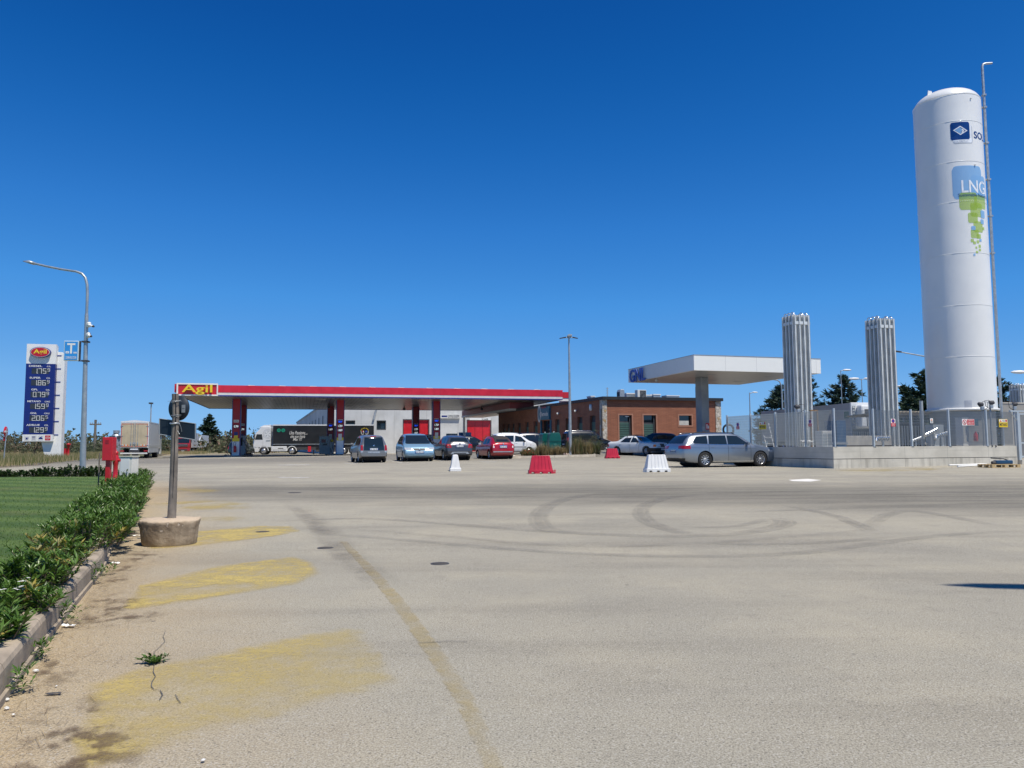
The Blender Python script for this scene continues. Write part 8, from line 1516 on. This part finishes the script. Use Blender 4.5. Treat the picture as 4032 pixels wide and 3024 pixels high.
# flood light / camera heads on poles
def head(label, u, v, Yh, fl=1, base=None):
    q = at(u, v, Yh); z0 = g(q.x, Yh) if base is None else base; tt = thing('floodlight', label, 'floodlight', (q.x, Yh, z0), 0, 'floodlights on poles in the compound'); h = q.z - z0
    MB().tube([(-.05 * fl, 0, 0), (-.05 * fl, 0, h - .25), (-.02, 0, h - .08)], .035, 8).build('pole', m_grey, tt); a = MB(); a.lathe([(.001, .12), (.07, .11), (.10, .02), (.12, -.08), (.11, -.10), (.001, -.10)], 16, T=XT(.03 * fl, 0, h) @ Matrix.Rotation(radians(70 * fl), 4, 'Y') @ Matrix.Rotation(radians(25), 4, 'X')); a.build('lamp_body', m_dark, tt)
    a = MB(); a.lathe([(.06, -.104), (.10, -.104), (.10, -.112), (.06, -.112)], 16, T=XT(.03 * fl, 0, h) @ Matrix.Rotation(radians(70 * fl), 4, 'Y') @ Matrix.Rotation(radians(25), 4, 'X'), cap=False); a.build('lens_ring', m_white, tt)
    MB().tube([(-.05 * fl, -.03, h - .3), (-.28 * fl, -.05, h - .15), (-.30 * fl, -.03, h + .1), (-.1 * fl, 0, h + .12), (0, 0, h + .05)], .012, 6).build('cable', m_black, tt)
    a = MB(); a.cbox((-.03 * fl, -.05, h - .18), (.14, .12, .16)); a.build('junction_box', m_steel, tt, bevel=.01)
head('dark floodlight head left one of the pair before the tank', 3862, 1592, 35.6, -1); head('floodlight head with white ring, right one of the pair before the tank', 3902, 1586, 35.6, 1); head('floodlight head above the gate at the right edge', 3994, 1592, 37, 1); head('white floodlight head in front of the left finned tower', 3140, 1602, 36.5, -1)
# fire extinguisher inside
q = at(3841, 1700, 36); tt = thing('fire_extinguisher', 'red extinguisher behind the front fence right of the pale cabinet', 'fire extinguisher', (q.x, 36, at(3841, 1738, 36).z)); MB().lathe([(.001, 0), (.08, 0), (.09, .03), (.09, .32), (.05, .4), (.03, .45), (.001, .46)], 12).build('cylinder', m_red, tt); MB().tube([(0, 0, .43), (.12, -.03, .4), (.13, -.03, .1)], .012, 6).build('hose', m_black, tt)
# thin dark tubes drawn from wall top to ground, pipes and pallet on the ground
dxR = (Pr - Pc).normalized(); nR = Vector((dxR.y, -dxR.x, 0))
for lb, u0, u1, ug in (('left one of two dark lines from wall top to ground beside the pallet', 3907, 3907, 3917), ('right one of two dark lines from wall top to ground, more slanted', 3921, 3921, 3944)):
    top = hit(u0, 1756, Pc + nR * .01, nR); b_ = gp(ug, 1826); tag(MB().tube([b_, top + Vector((0, 0, .02))], .028, 8).build('wall_dark_line', m_dark), lb, 'dark_line', 'dark lines at the wall')
for lb, a0, a1 in (('longer white plastic pipe on the ground, nearer the wall', (3737, 1835), (3925, 1829)), ('shorter white plastic pipe on the ground, nearer the camera', (3771, 1840), (3900, 1833))):
    p0, p1 = gp(*a0), gp(*a1); p0.z += .035; p1.z += .035; o_ = tag(MB().tube([p0, p1], .033, 10).build('plastic_pipe', m_white), lb, 'pipe', 'white pipes on the ground')
p = gp(3958, 1842); t = thing('pallet', 'wooden pallet lying on the asphalt at the right end of the wall', 'pallet', (p.x, p.y + .4, g(p.x, p.y)), radians(8)); m_pal = M('pallet_pine', (.50, .36, .18), .8, 0, .15, 6)
for k in range(5): MB().box(-.62, .62, -.4 + k * .17, -.4 + k * .17 + .12, .115, .137).build('top_board', m_pal, t)
for y in (-.4, -.05, .3): MB().box(-.62, .62, y, y + .1, .0, .02).build('bottom_board', m_pal, t); [MB().box(x, x + .14, y, y + .1, .0201, .095).build('block', m_pal, t) for x in (-.62, -.07, .48)]
for x in (-.62, -.07, .48): MB().box(x, x + .14, -.4, .4, .0951, .1149).build('cross_board', m_pal, t)
q = t.location + Vector((.12, 0, .138)); t2 = thing('hydraulic_pump', 'dark blue hand pump lying on the wooden pallet', 'hand pump', q, radians(5)); MB().box(-.3, .42, -.1, .1, .0, .15).build('reservoir', M('pump_blue', (.01, .06, .14), .4), t2, bevel=.03); MB().tube([(-.45, 0, .24), (.1, 0, .21), (.25, 0, .15)], .02, 8).build('handle', m_black, t2); MB().cyl((-.45, -.05, .05), (-.32, -.05, .05), .07, n=12).build('gauge', m_dark, t2)
# second pallet board going out of the frame
MB_ = None
# plain black ring for an unidentified round object behind the canopy column
q = at(2868, 1692, 42); tt = thing('black_ring', 'round black object peeping out at the left end of the side fence', 'hose reel', (q.x, 42, q.z), radians(0)); a = MB(); a.lathe([(.24, -.06), (.31, -.05), (.33, 0), (.31, .05), (.24, .06), (.22, 0), (.24, -.06)], 28, T=Matrix.Rotation(radians(90), 4, 'X') @ Matrix.Scale(1.0, 4, (0, 1, 0)), cap=False); a.build('ring', m_black, tt); MB().box(-.05, .05, -.05, .05, -(q.z - g(q.x, 42)), -.6).build('post', m_dark, tt)
# ---------------- conifers ----------------
m_con = leafmat('conifer_needles', (.012, .032, .018), (.04, .075, .035), .6, .12); m_con2 = leafmat('cypress_blue_green', (.018, .042, .032), (.055, .095, .06), .6, .12); m_oli = leafmat('olive_leaf', (.06, .08, .035), (.13, .15, .08), .6, .2); m_scr = leafmat('scrub_leaf', (.045, .06, .025), (.12, .12, .06), .7, .2, (.20, .13, .09)); m_tr = M('trunk_bark', (.10, .075, .05), .95, 0, .3, 3)
def conifer(label, u, vt, Yt, w_, seed, mat, grp, tiers=15, droop=-.05, base=.12, name='conifer_tree', dense=1.0, shape_=.8):
    random.seed(seed); p = at(u, vt, Yt); z0 = g(p.x, Yt) - .1; H = p.z - z0; t = thing(name, label, 'tree', (p.x, Yt, z0), random.uniform(0, 6), grp); a = MB(); b = MB()
    a.tube([(0, 0, 0), (.05, 0, H * .5), (0, 0, H * .97)], [H * .028, H * .016, H * .004], 8)
    for i in range(tiers):
        f_ = base + (1 - base) * ((i + random.uniform(-.3, .3)) / tiers); nb = random.randint(5, 7)
        for k in range(nb):
            az = random.uniform(0, 6.28); L = w_ * (max(.04, 1 - f_) ** shape_) * random.uniform(.55, 1.12); z = H * f_; up_ = random.uniform(.1, .7) + droop; end = Vector((cos(az) * L, sin(az) * L, z + L * up_)); st = Vector((0, 0, z)); a.tube([st, st.lerp(end, .5) + Vector((0, 0, -L * .05)), end], [H * .006, H * .004, H * .002], 5, smooth=False, cap=False)
            ncl = max(2, int(L / .42 * dense))
            for j in range(ncl):
                c = st.lerp(end, (j + 1) / ncl) + Vector((random.gauss(0, .10), random.gauss(0, .10), random.gauss(0, .05) - L * .03)); r = (.24 + .16 * (1 - f_)) * random.uniform(.7, 1.25) * (w_ / 2.6)
                for q in range(int(15 * dense)):
                    d = Vector((random.gauss(0, 1) + cos(az) * .9, random.gauss(0, 1) + sin(az) * .9, random.gauss(.25, .5))).normalized(); s = d.cross(Vector((random.gauss(0, 1), random.gauss(0, 1), 1))).normalized() * r * .20; o_ = c + rv(.08); b.add([o_ - s, o_ + s, o_ + d * r + s * .3, o_ + d * r * 1.15 - s * .3], [(0, 1, 2, 3)])
    for q in range(40): o_ = Vector((random.gauss(0, .05), random.gauss(0, .05), H * random.uniform(.86, 1.0))); d = (rv(1) + Vector((0, 0, .8))).normalized(); s = d.cross(rv(1)).normalized() * .04; b.add([o_ - s, o_ + s, o_ + d * .35], [(0, 1, 2)])
    a.build('trunk', m_tr, t, fix=False); b.build('crown', mat, t, fix=False); return t
G = 'conifers behind the gas compound'
conifer('conifer just left of the left finned tower, partly behind it', 3072, 1512, 92, 3.9, 1, m_con2, G, dense=1.2)
conifer('slim tall conifer just right of the left finned tower', 3192, 1478, 92, 2.8, 2, m_con2, G, shape_=1.0)
conifer('wide conifer halfway between the two near finned towers', 3322, 1476, 90, 4.0, 3, m_con2, G, droop=.1, dense=1.2)
conifer('small rounded conifer between the slim and the wide one', 3246, 1570, 96, 2.6, 4, m_con2, G, 9); conifer('low conifer left of the wide one', 3275, 1585, 94, 2.4, 5, m_con2, G, 8)
conifer('tiny conifer at the left end of the grey trailer', 2994, 1600, 94, 2.2, 6, m_con2, G, 8)
conifer('dark conifer half hidden behind the left side of the tank', 3640, 1455, 84, 4.6, 7, m_con, G, droop=-.02, dense=1.2); conifer('dark low conifer left of the tank foot', 3590, 1560, 80, 3.4, 8, m_con, G, 10, dense=1.2)
conifer('dark conifer right of the tank behind the vent pipe', 3935, 1478, 84, 3.2, 9, m_con, G, dense=1.2)
conifer('big dark conifer left of the fuel canopy columns, beside the distant cars', 825, 1629, 235, 4.4, 10, m_con, None, 20, dense=1.6, shape_=.75, base=.04)
# ---------------- broadleaf bushes and trees far left ----------------
def crown(label, u, vt, Yt, w_, seed, mat, grp, name='olive_tree', trunk=.35, n_=60, cat='tree', fl=.8):
    random.seed(seed); p = at(u, vt, Yt); z0 = g(p.x, Yt) - .1; H = p.z - z0; t = thing(name, label, cat, (p.x, Yt, z0), 0, grp); a = MB(); b = MB(); a.tube([(0, 0, 0), (w_ * .05, 0, H * trunk)], [H * .05, H * .035], 7)
    for i in range(6): az = random.uniform(0, 6.28); a.tube([(w_ * .05, 0, H * trunk), (cos(az) * w_ * .5, sin(az) * w_ * .5, H * random.uniform(.6, .85))], [H * .02, H * .008], 5)
    for i in range(n_):
        az = random.uniform(0, 6.28); q = sqrt(random.random()); zz_ = trunk * .6 + (1 - trunk * .6) * random.random(); rr_ = w_ * q * sqrt(max(.05, 1 - (2 * (zz_ - .55)) ** 2 * fl)); c = Vector((cos(az) * rr_, sin(az) * rr_, H * zz_ * .95)); R_c = H * .12
        for k in range(26):
            d = rv(1).normalized(); o_ = c + d * R_c * random.random(); e = rv(1).normalized(); s = d.cross(e).normalized() * H * .022; b.add([o_ - s, o_ + s, o_ + e * H * .05], [(0, 1, 2)])
    a.build('trunk', m_tr, t, fix=False); b.build('crown', mat, t, fix=False); return t
for args in (('grey-green tree at the left edge behind the no-entry sign', 60, 1700, 118, 4.0, 31, m_scr, 'scrub trees behind the price sign'), ('brownish bushy tree behind the foot of the price sign', 135, 1716, 105, 3.6, 32, m_scr, 'scrub trees behind the price sign'), ('low tree right of the price sign foot', 255, 1745, 125, 3.2, 33, m_scr, 'scrub trees behind the price sign'), ('round bush left of the telegraph pole', 335, 1742, 130, 2.8, 34, m_oli, 'scrub trees behind the price sign'), ('dark bush between the telegraph pole and the metal water tank', 400, 1732, 125, 2.8, 35, m_oli, 'scrub trees behind the price sign'),
             ('spiky young tree behind the distant red hydrant', 275, 1716, 95, 1.2, 36, m_oli, None), ('green tree right of the box truck', 640, 1712, 160, 4.2, 37, m_oli, 'green trees behind the wooden signpost'), ('second green tree right of the box truck, lower', 665, 1730, 150, 3.6, 38, m_oli, 'green trees behind the wooden signpost'), ('tall thin tree at the rear corner of the box truck', 622, 1694, 140, 1.6, 39, m_oli, 'green trees behind the wooden signpost'),
             ('brown-green tree right of the big conifer', 872, 1728, 238, 5.2, 40, m_scr, None), ('bushy olive tree between the canopy column and the white tractor unit', 985, 1724, 165, 4.4, 41, m_oli, None), ('low grey scrub bush left of the stone farmhouse', 905, 1745, 245, 5, 42, m_scr, None)):
    crown(*args, n_=70 if args[4] > 2 else 26)
# far scrub strip and dry grass
random.seed(77); b = MB()
for i in range(1500):
    u = random.choice((random.uniform(-80, 720), random.uniform(-80, 1100), random.uniform(880, 1090))); Yt = random.uniform(150, 320); p = at(u, 1760, Yt); z0 = g(p.x, Yt); H = random.uniform(1.6, 3.6) * (1 + .5 * sin(u * .05))
    for k in range(12): c = Vector((p.x + random.gauss(0, 1.6), Yt + random.gauss(0, 1.2), z0 + random.random() * H)); d = rv(1).normalized(); s = d.cross(rv(1)).normalized() * .35; b.add([c - s, c + s, c + d * .7], [(0, 1, 2)])
tag(b.build('scrubland', m_scr, fix=False), 'far strip of grey-green scrub along the horizon on the left', 'scrub', kind='stuff')
random.seed(78); b = MB(); b2 = MB()
for i in range(2600):
    u = random.uniform(-120, 800); vb = 1800 + (1842 - 1800) * max(0, 1 - u / 480) if u < 480 else 1786; Yt = min(180, gp(u, vb).y + 1.2 + random.random() ** 1.7 * 38) if i % 2 else random.uniform(85, 170)
    p = at(u, 1780, Yt)
    if u > 470 and Yt < 110: continue
    z0 = g(p.x, Yt) + .1; H = random.uniform(.25, .6); green = random.random() < (.6 if Yt < 70 else .3)
    for k in range(14): x, y = p.x + random.gauss(0, .7), Yt + random.gauss(0, .5); a_ = random.gauss(0, .22) * H; b_ = b2 if green else b; b_.add([(x - .02, y, z0), (x + .02, y, z0), (x + a_, y, z0 + H * random.uniform(.6, 1.1))], [(0, 1, 2)])
tag(b.build('dry_grass', leafmat('dry_grass_blades', (.36, .28, .13), (.50, .41, .22), .8, .3), fix=False), 'tall straw-coloured dry grass on the verge by the price sign', 'dry grass', kind='stuff'); tag(b2.build('green_verge_grass', leafmat('verge_blades', (.10, .13, .035), (.18, .20, .06), .8, .3), fix=False), 'green and yellowing grass along the verge kerb', 'grass', kind='stuff')
# distant low town silhouette and stone walls
for i, (lb, u0, u1, vt, Yt) in enumerate((('pale far-off house roofs beside the stone farmhouse', 880, 930, 1738, 520), ('long low pale wall on the horizon right of the price sign', 232, 330, 1748, 240), ('far white house near the telegraph pole', 330, 352, 1744, 420))):
    p = at((u0 + u1) / 2, vt, Yt); w_ = (u1 - u0) / F * Yt; z0 = g(p.x, Yt) - .1; tt = thing('distant_house' if i != 1 else 'stone_wall', lb, 'building' if i != 1 else 'wall', (p.x, Yt, z0)); h = p.z - z0; MB().box(-w_ / 2, w_ / 2, 0, 6 if i != 1 else .4, 0, h * .8).build('wall', M('far_house', (.42, .36, .29), .9, 0, .2, .2), tt); MB().box(-w_ / 2 - .2, w_ / 2 + .2, -.2, 6.2 if i != 1 else .5, h * .8 + .01, h).build('coping', M('far_roof', (.36, .28, .22), .9, 0, .2, .3), tt)
# blue direction arrow sign by the distant cars
q = at(803, 1752, 190); tt = thing('direction_sign', 'tiny blue and white road sign between the white lorry and the big conifer', 'traffic sign', (q.x, 190, g(q.x, 190))); h = q.z - tt.location.z; MB().cyl((0, 0, 0), (0, 0, h), .06, n=8).build('pole', m_steel, tt); MB().box(-.8, .8, -.12, -.07, h - .5, h + .5).build('panel', m_lb, tt); MB().box(-1.1, .6, -.13, -.08, h + .52, h + .85).build('arrow', m_white, tt)
# ---------------- lamps ----------------
def lamp(label, u, vt, Yl, heads, r=.07, double=False):
    p = at(u, vt, Yl); z0 = g(p.x, Yl); H = p.z - z0; t = thing('street_lamp', label, 'street lamp', (p.x, Yl, z0), 0, 'street lamps'); MB().cyl((0, 0, 0), (0, 0, H), r, r * .6, 8).build('pole', m_lamp, t)
    for dx, L in heads:
        MB().tube([(0, 0, H - .1), (dx * .25, 0, H)], .04, 6).build('arm', m_lamp, t); a = MB(); a.lathe([(.001, -.5), (.12, -.42), (.17, -.1), (.13, .3), (.05, .48), (.001, .5)], 10, T=XT(dx * (.25 + L * .5), 0, H + .03) @ Matrix.Rotation(radians(90), 4, 'Y') @ Matrix.Scale(L, 4) @ Matrix.Scale(.7, 4, (1, 0, 0)) @ Matrix.Rotation(0 if dx > 0 else pi, 4, 'X')); a.build('lamp_head', m_white, t)
    return t
lamp('single-headed lamp left of the mesh fence', 2951, 1546, 74, [(1, .55)]); lamp('single-headed lamp rising behind the wide conifer', 3310, 1458, 86, [(1, .95)]); lamp('twin-headed lamp between the wide conifer and the second finned tower', 3392, 1492, 84, [(-1, 1.15), (1, 1.15)]); lamp('small twin-headed lamp right of the second finned tower', 3523, 1522, 120, [(-1, 1.1), (1, 1.1)])
lamp('single-headed lamp behind the white canopy column', 2739, 1524, 78, [(1, .6)]); lamp('lamp head reaching in at the right edge', 4052, 1466, 70, [(-1, 1.4)])
# curved lamp behind the white canopy, long-arm lamp behind the tank, thin lamp behind box truck
q0 = at(3081, 1612, 70); z0 = g(q0.x, 70); t = thing('street_lamp', 'lamp with a curved top just left of the left finned tower', 'street lamp', (q0.x, 70, z0), 0, 'street lamps'); L_c = lambda u, v: (at(u, v, 70).x - q0.x, 0, at(u, v, 70).z - z0); MB().tube([(0, 0, 0), L_c(3079, 1560), L_c(3077, 1520), L_c(3070, 1503), L_c(3060, 1497), L_c(3030, 1492)], [.09, .07, .06, .055, .05, .045], 8).build('pole', m_lamp, t); a = MB(); q = Vector(L_c(3016, 1491)); a.cbox(q, (.7, .2, .1)); a.build('lamp_head', m_lamp, t, bevel=.03)
q0 = at(3700, 1700, 55); z0 = g(q0.x, 55); t = thing('street_lamp', 'lamp behind the tank whose long thin arm sticks out to the left', 'street lamp', (q0.x, 55, z0), 0, 'street lamps'); L_c = lambda u, v: (at(u, v, 55).x - q0.x, 0, at(u, v, 55).z - z0); MB().tube([(0, 0, 0), L_c(3680, 1450), L_c(3672, 1425), L_c(3650, 1407), L_c(3635, 1402), L_c(3545, 1386)], [.10, .07, .06, .055, .05, .04], 8).build('pole', m_lamp, t); a = MB(); q = Vector(L_c(3527, 1383)); a.cbox(q, (.75, .26, .09), rot=Matrix.Rotation(radians(8), 3, 'Y')); a.build('lamp_head', m_dark, t, bevel=.03)
q0 = at(592, 1700, 130); z0 = g(q0.x, 130); t = thing('street_lamp', 'thin dark lamp rising behind the box truck', 'street lamp', (q0.x, 130, z0), 0, 'street lamps'); h = at(592, 1588, 130).z - z0; MB().cyl((0, 0, 0), (0, 0, h), .12, .09, 8).build('pole', m_grey, t); MB().cbox((0, -.1, h), (.5, .6, .25)).build('lamp_head', m_dark, t)
